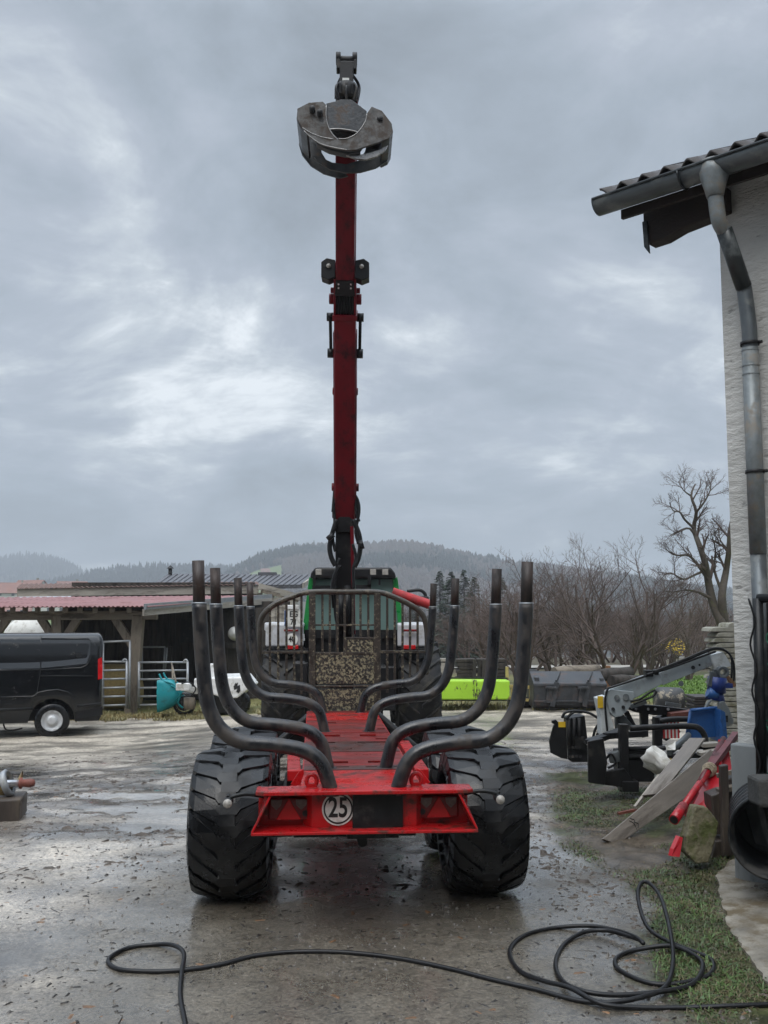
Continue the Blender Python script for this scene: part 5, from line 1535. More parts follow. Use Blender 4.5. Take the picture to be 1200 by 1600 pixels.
for px in (350, 372): cc = sp(px, 1098, QY + .3); b.lathe([(.18, -.08), (.26, -.09), (.29, 0), (.26, .09), (.18, .08)], 22, Matrix.Translation(cc) @ Matrix.Rotation(PI / 2, 4, 'X')); b.cyl(cc - Vector((0, .05, 0)), cc + Vector((0, .05, 0)), .19, 14)
wq(b, 'wheel', 'rubber')
b = MB(); b.cyl(sp(296, 1090, QY + .1), sp(296, 1108, QY + .1), .13, 12); wq(b, 'stand_block', 'old_wood')
b = MB(); c = sp(337, 1049, QY + .4); b.box(c, (.30, .3, .35)); wq(b, 'upper_box', 'white_paint', bevel=.02)

# ------------------------------------------------------------------ block and auger at the left edge
p = G(8, 1284)
blk = MB(); bm_ = Matrix.Rotation(R(12), 3, 'Z'); blk.box((p.x - .18, p.y + .20, p.z + .085), (.50, .42, .19), bm_); o = blk.build('wooden_block', 'dark_wet_wood', None, origin=(p.x - .18, p.y + .2, p.z), bevel=.012); tag(o, 'dark wet timber block at the left edge under the metal auger', 'block')
ag = thing('auger', 'dirty metal auger with curved flights and reddish tip lying on the timber block', 'auger', (p.x - .20, p.y + .2, p.z + .29), R(6))
b = MB()
n = 60
for i in range(n):
    t0, t1 = i / n, (i + 1) / n
    v = []
    for t in (t0, t1):
        q = t * 2 * PI * 2.1 + .6; x = -.42 + .66 * t
        for rr in (.03, .105): v.append((x, rr * math.cos(q), rr * math.sin(q)))
    v += [(a_[0] + .012, a_[1], a_[2]) for a_ in v]
    b.add(v, [(0, 1, 3, 2), (4, 6, 7, 5), (1, 5, 7, 3)], True)
b.build('flight', 'horn_yellow', ag)
b = MB(); b.cyl((-.45, 0, 0), (.26, 0, 0), .032, 12); b.build('shaft', 'bright_steel', ag)
b = MB(); b.lathe([(0.0, .37), (.03, .36), (.04, .32), (.032, .26), (.05, .25), (.05, .235), (.03, .23)], 14, Matrix.Rotation(PI / 2, 4, 'Y')); b.build('tip', 'rust_hub', ag)
b = MB(); b.lathe([(.115, -.02), (.125, .02), (.10, .04), (.09, 0)], 24, Matrix.Translation((.12, 0, 0)) @ Matrix.Rotation(R(70), 4, 'Y')); b.build('collar', 'galvanised', ag)
b = MB(); b.beam((-.1, 0, -.02), (-.1, 0, -.10), .03, .03); b.beam((.0, .02, -.02), (.02, .02, -.10), .03, .03); b.build('support', 'black_iron', ag)
# ------------------------------------------------------------------ building added behind the camera, out of view, darkens faces and reflections towards it
brn = thing('added_barn', 'dark timber building added out of view behind the camera to darken faces turned to it', 'added_barn', (0, -9, 0), 0)
b = MB(); b.box((0, 2, 2.4), (34, 5, 5.2)); b.build('wall', 'dark_board', brn)
b = MB(); b.prism([(-3.2, 5.0), (3.4, 5.0), (.2, 7.4)], 35, Matrix.Translation((0, 2, 0)) @ Matrix(((0, 0, 1, 0), (1, 0, 0, 0), (0, 1, 0, 0), (0, 0, 0, 1)))); b.build('roof', 'tile_brown', brn)
b = MB(); b.box((2, 4.52, 1.7), (4, .08, 3.4)); b.build('door', 'old_wood', brn)
# ------------------------------------------------------------------ building on the right
U = Vector((.722, -.692, 0)); NW = Vector((-.692, -.722, 0))      # along the wall towards the near right; outward normal
CD = 6.75
p = at(1153.5, 1160, CD); C = Vector((p.x, p.y, 0))
bld = thing('white_building', 'white roughcast farm building with tiled eaves at the right edge', 'building', (C.x, C.y, 0), 0)
def bb(b, name, m, par=None, **k): return b.build(name, m, par or bld, world=True, **k)
HT = 5.05
b = MB()
q = [C, C + U * 9, C + U * 9 - NW * 7, C - NW * 7]
b.add([(v.x, v.y, -.5) for v in q] + [(v.x, v.y, HT) for v in q], [(3, 2, 1, 0), (4, 5, 6, 7), (0, 1, 5, 4), (1, 2, 6, 5), (2, 3, 7, 6), (3, 0, 4, 7)])
# gable end
gq = [C, C - NW * 7]; mid = (gq[0] + gq[1]) / 2
b.add([(gq[0].x, gq[0].y, HT), (gq[1].x, gq[1].y, HT), (mid.x, mid.y, HT + 1.7), (gq[0].x + U.x * 9, gq[0].y + U.y * 9, HT), (gq[1].x + U.x * 9, gq[1].y + U.y * 9, HT), (mid.x + U.x * 9, mid.y + U.y * 9, HT + 1.7)], [(0, 1, 2), (3, 5, 4), (0, 2, 5, 3), (1, 4, 5, 2)])
bb(b, 'wall', 'roughcast')
# grey plinth sheet
PZ = at(1160, 1163, CD - .1).z
b = MB()
b.beam(C + NW * .03 + U * .13 + Vector((0, 0, -.2)), C + NW * .03 + U * .13 + Vector((0, 0, PZ)), .30, .12, up=NW)
b.beam(C + U * .36 + NW * .05 + Vector((0, 0, -.2)), C + U * .36 + NW * .05 + Vector((0, 0, PZ)), .20, .16, up=NW)
bb(b, 'plinth', 'plinth_grey', bevel=.012)
b = MB(); b.beam(C + U * 1.2 + NW * .02 + Vector((0, 0, -.2)), C + U * 1.2 + NW * .02 + Vector((0, 0, PZ - .02)), 2.0, .10, up=NW); bb(b, 'plinth', 'plinth_grey')
# gutter: fit its height to the picture
EO = .42
def gpt(t, z, o=EO): return C + NW * o + U * t + Vector((0, 0, z))
def solve_end(pxt):
    lo, hi = -1.5, .5
    for _ in range(40):
        m = (lo + hi) / 2; v = gpt(m, 4.75)
        if to_px(v.x, v.y, v.z)[0] < pxt: lo = m
        else: hi = m
    return m
TE = solve_end(936)
def solve_z(t, py, o=EO):
    lo, hi = 3, 7
    for _ in range(40):
        m = (lo + hi) / 2; v = gpt(t, m, o)
        if to_px(v.x, v.y, v.z)[1] > py: lo = m
        else: hi = m
    return m
GZ = solve_z(TE, 318)
TN = 2.6
GR = .093
b = MB()
# half-round trough
def half_round(t0, t1, r, th, z, n=14):
    vs = []
    for t in (t0, t1):
        for rr in (r, r - th):
            for i in range(n + 1):
                q = PI + PI * i / n
                vs.append(gpt(t, z, EO + rr * math.cos(q)) + Vector((0, 0, rr * math.sin(q))))
    k = n + 1; fs = []
    for i in range(n):
        fs += [(i, i + 1, 2 * k + i + 1, 2 * k + i), (k + i, 3 * k + i, 3 * k + i + 1, k + i + 1), (i, k + i, k + i + 1, i + 1), (2 * k + i, 2 * k + i + 1, 3 * k + i + 1, 3 * k + i)]
    fs += [(0, 2 * k, 3 * k, k), (n, k + n, 3 * k + n, 2 * k + n)]
    return vs, fs
b.add(*half_round(TE, TN, GR, .006, GZ), True)
gut = bb(b, 'gutter', 'zinc', recalc=True)
b = MB(); b.tube([gpt(TE, GZ + .004, EO + GR), gpt(TN, GZ + .004, EO + GR)], .011, 8); b.build('bead', 'zinc_dark', gut, world=True)
b = MB(); vs = [gpt(TE - .004, GZ, EO + GR * math.cos(PI + PI * i / 14)) + Vector((0, 0, GR * math.sin(PI + PI * i / 14))) for i in range(15)]
vs2 = [v - U * .004 for v in vs]; b.add(vs + vs2, [tuple(range(15)), tuple(reversed(range(15, 30)))] + [(i, i + 1, 15 + i + 1, 15 + i) for i in range(14)]); b.build('end_cap', 'zinc', gut, world=True)
def solve_t(pxt, z, o=EO):
    lo, hi = -1.5, 2.5
    for _ in range(40):
        m = (lo + hi) / 2; v = gpt(m, z, o)
        if to_px(v.x, v.y, v.z)[0] < pxt: lo = m
        else: hi = m
    return m
for pxb in (1068,):
    t = solve_t(pxb, GZ)
    b = MB(); vs = [];
    b.tube([gpt(t, GZ, EO + (GR + .006) * math.cos(PI + PI * i / 12)) + Vector((0, 0, (GR + .006) * math.sin(PI + PI * i / 12))) for i in range(13)], .008, 6); b.build('gutter_bracket', 'zinc_dark', gut, world=True)
# outlet and downpipe
to = solve_t(1116, GZ - .05)
O0 = gpt(to, GZ + .035); DR = .052
b = MB(); b.tube([gpt(to, GZ + .02, EO), gpt(to, GZ - .06, EO), gpt(to, GZ - .17, EO), gpt(to, GZ - .23, EO)], [.100, .104, .070, .057], 16); bb(b, 'outlet', 'zinc_light')
def wallpt(px, py, o):
    """point at distance o in front of the wall plane seen at a pixel"""
    d = ray(px, py); base = C + NW * o
    t = ((base - EYE).dot(NW)) / d.dot(NW)
    return EYE + d * t
k0 = gpt(to, GZ - .20)
k1 = k0 + Vector((0, 0, -.14)) - NW * .0
w0 = wallpt(1164, 455, .085); w1 = wallpt(1170, 500, .085); w2 = Vector((w1.x, w1.y, PZ - .05))
b = MB(); b.tube(spline([k0 + Vector((0, 0, .05)), k0, k0.lerp(w0, .10) + Vector((0, 0, -.12)), k0.lerp(w0, .30) + Vector((0, 0, -.06))], 5), DR, 16); dp = bb(b, 'downpipe', 'zinc_light')
q0 = k0.lerp(w0, .28) + Vector((0, 0, -.06)); q1 = w0 + (k0 - w0) * .04
b = MB(); b.tube([q0, q1], DR + .004, 16); b.build('pipe_length', 'zinc_dark', dp, world=True)
b = MB(); b.tube(spline([q1, w0 + Vector((0, 0, -.03)), w1 + Vector((0, 0, -.06)), w1 + Vector((0, 0, -.25))], 5), DR, 16); b.build('elbow', 'zinc', dp, world=True)
b = MB(); b.tube([w1 + Vector((0, 0, -.2)), Vector((w1.x, w1.y, w1.z * .45 + w2.z * .55))], DR + .004, 16); b.build('pipe_length', 'zinc_light', dp, world=True)
zz = wallpt(1180, 855, .085).z
b = MB(); b.tube([Vector((w1.x, w1.y, w1.z * .46 + w2.z * .54)), w2], DR, 16); b.build('pipe_length', 'zinc', dp, world=True)
for py in (537, 738):
    z = wallpt(1172, py, .085).z
    b = MB(); b.lathe([(DR + .006, -.012), (DR + .012, -.012), (DR + .012, .012), (DR + .006, .012)], 18, Matrix.Translation((w1.x, w1.y, z)), closed=True); b.cyl(Vector((w1.x, w1.y, z)) + U * (DR + .01), Vector((w1.x, w1.y, z)) + U * (DR + .035), .012, 8); b.build('pipe_clip', 'black_iron', dp, world=True)
for z in (w1.z - .22, w1.z - .33, w1.z - .39):
    b = MB(); b.lathe([(DR + .002, -.01), (DR + .008, 0), (DR + .002, .01)], 18, Matrix.Translation((w1.x, w1.y, z))); b.build('seam', 'zinc_light', dp, world=True)
# roof: eaves boards, rafters, tiles one by one along the eaves
RS = .42                       # rise per metre of the roof
def rpt(t, s, h=0.0):
    """on the roof plane: s metres up-slope (horizontally) from the gutter line"""
    return C + NW * (EO - s) + U * t + Vector((0, 0, GZ + .05 + RS * s + h))
TE2 = TE - .02
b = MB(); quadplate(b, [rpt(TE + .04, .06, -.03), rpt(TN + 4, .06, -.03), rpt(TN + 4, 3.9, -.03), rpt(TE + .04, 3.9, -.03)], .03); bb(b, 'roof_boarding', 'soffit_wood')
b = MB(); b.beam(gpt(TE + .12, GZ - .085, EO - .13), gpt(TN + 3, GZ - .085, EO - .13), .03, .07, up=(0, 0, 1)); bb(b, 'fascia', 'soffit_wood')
# purlin carrying the overhang, shaped end
tp0 = solve_t(1012, GZ - .2, .02)
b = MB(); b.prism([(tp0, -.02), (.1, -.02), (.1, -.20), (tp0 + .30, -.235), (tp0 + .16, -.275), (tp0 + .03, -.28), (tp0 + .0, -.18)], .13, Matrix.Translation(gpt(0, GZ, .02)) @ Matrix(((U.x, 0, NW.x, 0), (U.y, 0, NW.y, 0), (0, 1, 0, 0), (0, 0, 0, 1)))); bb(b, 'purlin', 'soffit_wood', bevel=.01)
b = MB(); b.prism([(tp0, -.10), (tp0 + .035, -.10), (tp0 + .05, -.36), (tp0 + .01, -.30)], .02, Matrix.Translation(gpt(0, GZ, .09)) @ Matrix(((U.x, 0, NW.x, 0), (U.y, 0, NW.y, 0), (0, 1, 0, 0), (0, 0, 0, 1)))); bb(b, 'metal_flap', 'zinc_dark')
for k in range(6):
    t = .35 + k * .72
    b = MB(); b.beam(rpt(t, .1, -.12), rpt(t, 2.0, -.12), .09, .14); bb(b, 'rafter', 'soffit_wood')
TWD = .172
def tile_mesh():
    b = MB(); n = 16; Lh = .40
    top, bot = [], []
    for i in range(n + 1):
        x = TWD * 1.06 * (i / n)
        ph = i / n * 2 * PI
        h = .034 * math.cos(ph) if True else 0
        h = .034 * max(-.3, math.cos(ph))
        top.append((x, h))
    vs = []
    for y in (0, Lh):
        for off in (0, -.018):
            for x, h in top: vs.append((x, y, h + off + (.0 if y == 0 else .0)))
    k = n + 1; fs = []
    for i in range(n):
        fs += [(i, i + 1, 2 * k + i + 1, 2 * k + i), (k + i, 3 * k + i, 3 * k + i + 1, k + i + 1), (i, k + i, k + i + 1, i + 1), (2 * k + i, 2 * k + i + 1, 3 * k + i + 1, 3 * k + i)]
    b.add(vs, fs, True)
    return b
sl = math.atan(RS)
Rt = Matrix(((U.x, -NW.x * math.cos(sl), 0), (U.y, -NW.y * math.cos(sl), 0), (0, math.sin(sl), 0)))
Ux, Vy = U, (-NW * math.cos(sl) + Vector((0, 0, math.sin(sl)))); Wz = Ux.cross(Vy)
RM = Matrix((Ux, Vy, Wz)).transposed().to_euler()
first = None
for row in range(8):
    for k in range(23):
        t = TE + .05 + k * TWD
        loc = rpt(t, -.055 + row * .30, .022) + Wz * 0.0
        if first is None:
            first = tile_mesh().build('roof_tile', 'tile_brown', bld, recalc=False); o = first
        else:
            o = first.copy(); COL.objects.link(o); o.parent = bld
        lean = random.uniform(-.012, .012)
        o.location = loc - bld.location; o.rotation_euler = (RM.x + .03 + lean, RM.y, RM.z)
# black post with green netting in front of the wall
NPX = 1183
nb0 = wallpt(1184, 935, .30); nb1 = wallpt(1190, 1216, .30)
npost = thing('net_panel', 'black framed panel of tangled green netting leaning on the white wall', 'net panel', tuple(nb1), 0)
b = MB(); b.cyl(nb0, nb1, .034, 10); b.cyl(nb0, nb0 + U * 1.0 + Vector((0, 0, .0)), .03, 10); b.cyl(nb1, nb1 + U * 1.0, .03, 10); b.build('frame', 'pipe_black', npost, world=True)
b = MB(); b.beam(nb0 + U * .5 - NW * .12, nb1 + U * .5 - NW * .12, .98, .02, up=NW); b.build('backing', 'black_iron', npost, world=True)
rn = random.Random(5)
b = MB()
for k in range(70):
    p = nb0 + U * rn.uniform(.04, .9) + Vector((0, 0, -rn.uniform(0, 1.2))) - NW * .05
    pts = [p]
    for j in range(5): pts.append(pts[-1] + U * rn.uniform(-.07, .07) + Vector((0, 0, rn.uniform(-.11, .06))) + NW * rn.uniform(-.02, .02))
    b.tube(spline(pts, 4), rn.uniform(.003, .006), 5, caps=False)
o = b.build('netting', 'net_green', npost, world=True); o['kind'] = 'stuff'
b = MB(); b.tube(spline([nb0 + NW * .04 + Vector((0, 0, -.15 * k)) + U * (-.01 if k % 2 else -.045) for k in range(9)], 4), .007, 6); b.build('tie_cord', 'cable_black', npost, world=True)

# ------------------------------------------------------------------ concrete apron along the wall
def apron():
    b = MB()
    pts = [(1118, 1372), (1145, 1345), (1215, 1345), (1290, 1480), (1215, 1565), (1172, 1500), (1140, 1455), (1128, 1410)]
    P0 = [G(*q) for q in pts]; P = []
    ra = random.Random(4)
    for i in range(len(P0)):
        a_, c_ = P0[i], P0[(i + 1) % len(P0)]
        for k in range(9):
            v = a_.lerp(c_, k / 9); v.x += ra.uniform(-.012, .012); v.y += ra.uniform(-.015, .015); P.append(v)
    n = len(P)
    b.add([(v.x, v.y, v.z - .06) for v in P] + [(v.x, v.y, v.z + .018) for v in P], [tuple(reversed(range(n))), tuple(range(n, 2 * n))] + [(i, (i + 1) % n, n + (i + 1) % n, n + i) for i in range(n)])
    o = b.build('pavement', 'apron_concrete', None); o['kind'] = 'structure'

apron()

# ------------------------------------------------------------------ black drain pipe lying at the corner
pd = at(1208, 1309, 6.05)
pip = thing('drain_pipe', 'short black plastic drain pipe with its wide mouth towards the camera, at the wall corner', 'pipe', tuple(pd), 0)
ax_ = Vector((.34, .94, .02)).normalized()
rot = ax_.to_track_quat('Z', 'Y').to_matrix().to_4x4()
b = MB(); b.lathe([(.252, 0), (.262, .0), (.262, .05), (.238, .08), (.238, .75), (.222, .75), (.222, .03), (.252, 0)], 44, rot); b.build('pipe', 'pipe_black', pip)
b = MB()
for k in range(6): b.lathe([(.238, .14 + k * .10), (.256, .15 + k * .10), (.256, .19 + k * .10), (.238, .20 + k * .10)], 44, rot)
b.build('rib', 'pipe_black', pip)
st = MB(); c = at(1198, 1235, 6.0); st.box(c, (.17, .2, .17)); o = st.build('stone_block', 'grey_stone', None, origin=tuple(c), bevel=.02); tag(o, 'small dark grey stone on top of the black drain pipe', 'stone')
b = MB(); c = at(1184, 1290, 6.35); b.beam(c + Vector((-.03, .0, .16)), c + Vector((.06, .05, -.14)), .14, .05); o = b.build('stone_block', 'zinc', None, origin=tuple(c), bevel=.03); tag(o, 'grey rounded piece lying inside the black drain pipe', 'stone')

# ------------------------------------------------------------------ mossy stone slab, red bars, dark timbers
def slab(px, Y, t, name, m, lab, cat, bev=.02, lean=0.0, jitter=0.0):
    P = [at(x, y, Y) for x, y in px]
    c = sum(P, Vector()) / len(P); zmin = min(v.z for v in P)
    b = MB(); b.prism([(v.x - c.x, v.z - c.z) for v in P], t, RX90)
    o = b.build(name, m, None, bevel=bev); o.location = (c.x, Y, c.z); o.rotation_euler = (lean, 0, 0)
    WM[o.name] = Matrix.Translation((c.x, Y, c.z)) @ Euler((lean, 0, 0)).to_matrix().to_4x4()
    tag(o, lab, cat); return o
sb_ = slab([(1083, 1258), (1101, 1260), (1118, 1284), (1114, 1305), (1101, 1345), (1082, 1346), (1066, 1330), (1067, 1306), (1075, 1284)], 7.0, .15, 'stone_slab', 'mossy_stone', 'mossy upright stone slab leaning in front of the red pipe', 'stone', bev=.010, lean=-.10)
md = sb_.modifiers.new('subdivision', 'SUBSURF'); md.subdivision_type = 'SIMPLE'; md.levels = md.render_levels = 4
tx = bpy.data.textures.new('stone_relief', 'CLOUDS'); tx.noise_scale = .06
dm = sb_.modifiers.new('displace', 'DISPLACE'); dm.texture = tx; dm.strength = .018; dm.mid_level = .5
# dark timbers behind the stone
dw = [([(1105, 1240), (1127, 1232), (1128, 1300), (1110, 1300)], 7.35, .18, 'dark wet timber block upright behind the mossy stone'),
      ([(1124, 1196), (1136, 1194), (1140, 1335), (1128, 1338)], 7.2, .06, 'narrow dark stake standing right of the mossy stone'),
      ([(1134, 1215), (1148, 1208), (1149, 1335), (1138, 1338)], 7.4, .14, 'dark timber stump in the gap beside the grey plinth'),
      ([(1112, 1310), (1150, 1306), (1150, 1342), (1104, 1344)], 7.3, .18, 'black rotten beam lying on the ground at the wall')]
for P, Y, t, lab in dw: slab(P, Y, t, 'timber_piece', 'dark_wet_wood', lab, 'timber', bev=.008)
b = MB(); p0, p1 = at(1122, 1236, 7.3), at(1148, 1229, 7.3); b.beam(p0, p1, .10, .03); p0, p1 = at(1120, 1212, 7.35), at(1145, 1206, 7.35); b.beam(p0, p1, .03, .03); o = b.build('timber_piece', 'old_wood', None, origin=tuple(p0)); tag(o, 'short pale lath laid across the dark timbers by the plinth', 'timber')
# red implement
rd = thing('red_implement', 'bright red farm implement with a long pipe and flat plates lying behind the mossy stone', 'implement', tuple(G(1060, 1337)), 0)
def rb(b, name, m, **k): return b.build(name, m, rd, world=True, **k)
p0, p1 = at(1053, 1281, 7.05), at(1112, 1198, 7.75); pm = p0.lerp(p1, .24)
b = MB(); b.cyl(p0, pm, .037, 16); b.cyl(pm, p1, .026, 14); rb(b, 'pipe', 'worn_red')
b = MB(); b.cyl(p0 - (p1 - p0).normalized() * .002, p0 + (p1 - p0) * .004, .030, 14); rb(b, 'pipe_mouth', 'black_iron')
b = MB(); b.cyl(pm.lerp(p1, .55), p1.lerp(at(1133, 1150, 8.2), .9), .026, 12); b.beam(p1.lerp(pm, .12), at(1150, 1147, 8.1), .05, .045); rb(b, 'dark_bar', 'wine_red')
def plate3(pts, Y0, t, m, name):
    b = MB(); P = [at(x, y, Y) for x, y, Y in pts]; quadplate(b, P, t); return rb(b, name, m)
plate3([(1070, 1275, 7.4), (1104, 1212, 7.75), (1128, 1190, 7.8), (1126, 1232, 7.5), (1104, 1262, 7.4)], 0, .012, 'worn_red', 'plate')
plate3([(1122, 1156, 8.1), (1136, 1158, 8.1), (1144, 1208, 7.8), (1126, 1205, 7.8)], 0, .014, 'worn_red', 'plate')
plate3([(1064, 1262, 7.25), (1085, 1228, 7.5), (1092, 1240, 7.45), (1074, 1276, 7.2)], 0, .012, 'worn_red', 'plate')
plate3([(1047, 1337, 6.95), (1050, 1326, 6.96), (1059, 1306, 7.0), (1064, 1308, 7.0), (1059, 1338, 6.95)], 0, .03, 'worn_red', 'foot')
b = MB(); b.beam(at(1108, 1252, 7.5), at(1112, 1290, 7.4), .02, .06); rb(b, 'bracket', 'worn_red')
b = MB(); c = p0.lerp(p1, .93)
for k in range(5):
    a_ = (p1 - p0).normalized(); s1 = a_.orthogonal().normalized(); s2 = a_.cross(s1)
    b.tube([c + a_ * (.018 * (k - 2)) + (s1 * math.cos(q) + s2 * math.sin(q)) * (.038 + .006 * ((k * 7) % 3)) for q in [2 * PI * i / 12 for i in range(12)]], .009, 6, closed=True)
b.tube(spline([c + Vector((-.05, -.03, .02)), c + Vector((-.08, -.05, -.04)), c + Vector((-.06, -.05, -.11))], 4), .009, 6); b.tube(spline([c + Vector((.04, -.02, -.02)), c + Vector((.14, -.02, -.05)), c + Vector((.18, .0, -.03))], 4), .009, 6)
o = b.build('rope', 'rope', None, origin=tuple(c)); tag(o, 'knotted pale rope tied round the red pipe', 'rope')
# planks
def plank(bl, br, tr, tl_, Yb, Yt, t, name, lab):
    P = [at(*bl, Yb), at(*br, Yb), at(*tr, Yt), at(*tl_, Yt)]
    b = MB()
    ax = (P[2] + P[3] - P[0] - P[1]) / 2; L = ax.length; y = ax.normalized()
    x = (P[1] - P[0] + P[2] - P[3]); x = (x - y * x.dot(y)).normalized(); z = x.cross(y)
    c = sum(P, Vector()) / 4
    Rm = Matrix((x, y, z)).transposed().to_4x4()
    inv = (Matrix.Translation(c) @ Rm).inverted()
    pts = [inv @ p for p in P]
    b.prism([(q.x, q.y) for q in pts], t)
    o = b.build(name, 'wet_plank', None, bevel=.004); o.location = c; o.rotation_euler = Rm.to_euler(); WM[o.name] = Matrix.Translation(c) @ Rm
    tag(o, lab, 'plank'); return o
gb = G(955, 1316)
pk = plank((937, 1313), (966, 1319), (1128, 1206), (1112, 1170), gb.y, gb.y + 1.05, .03, 'plank', 'wide grey weathered plank with scribbled mark, its foot in the grass')
plank((1003, 1246), (1034, 1240), (1102, 1156), (1077, 1153), gb.y + .70, gb.y + 1.25, .03, 'plank', 'shorter brown plank lying above the wide grey plank')
b = MB(); b.beam(at(992, 1262, gb.y + .6), at(1030, 1212, gb.y + .95), .022, .03); o = b.build('lath', 'grey_board', None, origin=tuple(at(992, 1262, gb.y + .6))); tag(o, 'thin pale lath along the left edge of the shorter plank', 'lath')
b = MB(); b.beam(at(966, 1271, gb.y + .75), at(995, 1265, gb.y + .8), .03, .02); o = b.build('lath', 'rust_hub', None, origin=tuple(at(966, 1271, gb.y + .75))); tag(o, 'short rusty stick in the grass left of the planks', 'stick')
# a scribbled mark on the wide plank
b = MB()
c0 = WM[pk.name]
for k, pts in enumerate(([(-.05, .0), (-.02, .035), (.01, .0)], [(-.01, .02), (.02, .05), (.045, .02)], [(-.04, -.02), (.0, .01), (.05, .0)])):
    b.tube(spline([(x * 1.0, -.52 + y, .0165) for x, y in pts], 4), .0035, 4)
b.build('scribble', 'print_black', pk)

# ------------------------------------------------------------------ black pallet fork frame
FY = 9.7
ff = thing('fork_frame', 'black tubular implement frame with rounded top bars, standing behind the planks', 'implement frame', tuple(G(985, 1225)), 0)
def fb(b, name, m='black_metal', **k): return b.build(name, m, ff, world=True, **k)
b = MB(); b.beam(at(974, 1131, FY), at(974, 1236, FY), .085, .10, up=(0, 1, 0)); fb(b, 'mast', bevel=.008)
b = MB(); b.beam(at(1027, 1120, FY + .6), at(1027, 1180, FY + .6), .085, .10, up=(0, 1, 0)); fb(b, 'mast', bevel=.008)
for Yo, dy in ((0, 0), (.55, -11)):
    b = MB(); b.tube(spline([at(984 if not Yo else 1030, 1138 + dy, FY + Yo), at(1050, 1135 + dy, FY + Yo), at(1080, 1135 + dy, FY + Yo), at(1092, 1138 + dy, FY + Yo), at(1101, 1150 + dy, FY + Yo), at(1103, 1172 + dy, FY + Yo)], 5), .030, 12); fb(b, 'top_bar')
for py, r_ in ((1170, .022), (1183, .026)):
    b = MB(); b.cyl(at(978, py, FY), at(1118, py - 3, FY), r_, 10); fb(b, 'cross_bar')
b = MB(); P = [(918, 1158), (942, 1153), (948, 1190), (944, 1226), (930, 1224), (919, 1222)]; b.prism([(at(x, y, FY - .2).x, at(x, y, FY - .2).z) for x, y in P], .05, Matrix.Translation((0, FY - .2, 0)) @ RX90); fb(b, 'side_plate', bevel=.006)
b = MB(); P = [(942, 1205), (975, 1200), (998, 1232), (944, 1226)]; b.prism([(at(x, y, FY - .1).x, at(x, y, FY - .1).z) for x, y in P], .05, Matrix.Translation((0, FY - .1, 0)) @ RX90); b.box(at(990, 1195, FY + .1), (.36, .2, .30)); b.box(at(980, 1225, FY), (.16, .3, .1)); fb(b, 'base', bevel=.008)
b = MB(); b.beam(at(920, 1160, FY - .15), at(970, 1142, FY + .2), .10, .05); b.beam(at(945, 1150, FY), at(1010, 1146, FY + .3), .06, .06); fb(b, 'arm', bevel=.005)
b = MB(); b.beam(at(948, 1215, FY), at(975, 1203, FY + .25), .16, .012); b.cyl(at(958, 1175, FY), at(962, 1190, FY), .06, 12); fb(b, 'grey_shelf', 'zinc', bevel=.003)
b = MB(); b.tube(spline([at(945, 1188, FY), at(955, 1178, FY - .05), at(962, 1192, FY - .05), at(950, 1200, FY - .03)], 5), .012, 7); fb(b, 'hose', 'cable_black')
b = MB(); b.cyl(at(1046, 1176, 9.2), at(1076, 1148, 9.5), .028, 12); o = b.build('steel_tube', 'zinc', None, origin=tuple(at(1046, 1176, 9.2))); tag(o, 'grey steel tube lying against the black frame above the white sack', 'tube')
b = MB(); b.beam(at(1096, 1164, 9.6), at(1122, 1162, 9.6), .12, .035); b.beam(at(1092, 1178, 9.5), at(1122, 1172, 9.5), .12, .03); o = b.build('timber_piece', 'grey_board', None, origin=tuple(at(1096, 1164, 9.6))); tag(o, 'pale board ends between the two planks and the black frame', 'timber')
# white sack
b = MB(); vs = []; n = 18; mm_ = 10
c = at(1029, 1190, 9.0)
for j in range(mm_ + 1):
    ph = PI * j / mm_
    for i in range(n):
        q = 2 * PI * i / n
        rr = 1 + .22 * math.sin(3 * q + j) * math.sin(ph) + .12 * math.sin(5 * q - 2 * j)
        vs.append((c.x + .125 * math.sin(ph) * math.cos(q) * rr - .05 * math.cos(ph), c.y + .12 * math.sin(ph) * math.sin(q) * rr, c.z + .115 * math.cos(ph) + .03 * math.sin(2 * q)))
fs = [(j * n + i, j * n + (i + 1) % n, (j + 1) * n + (i + 1) % n, (j + 1) * n + i) for j in range(mm_) for i in range(n)]
b.add(vs, fs, True); o = b.build('white_sack', 'white_cloth', None, origin=tuple(c)); tag(o, 'crumpled white plastic sack wedged beside the planks', 'sack')
b = MB(); quadplate(b, [at(1040, 1164, 9.1), at(1055, 1158, 9.2), (at(1055, 1172, 9.1)), at(1042, 1172, 9.1)], .01); b.build('loose_flap', 'white_cloth', o, world=True)
o_ = MB(); quadplate(o_, [at(1036, 1184, 8.95), at(1052, 1186, 9.0), at(1048, 1190, 8.95), at(1035, 1188, 8.93)], .01); o_.build('yellow_edge', 'horn_yellow', o, world=True)
# striped warning board
WYY = 10.3
wbd = thing('warning_board', 'small warning board with red and white upright stripes behind the black frame', 'warning board', tuple(at(1049, 1153, WYY)), 0)
for k in range(9):
    x0 = 1036 + k * 2.8
    b = MB(); p = at(x0 + 1.4, 1140.5, WYY); b.box(p, (2.8 * WYY / F_PX, .012, 25 * WYY / F_PX)); b.build('stripe', 'warn_red' if k % 2 == 0 else 'sign_white', wbd, world=True)

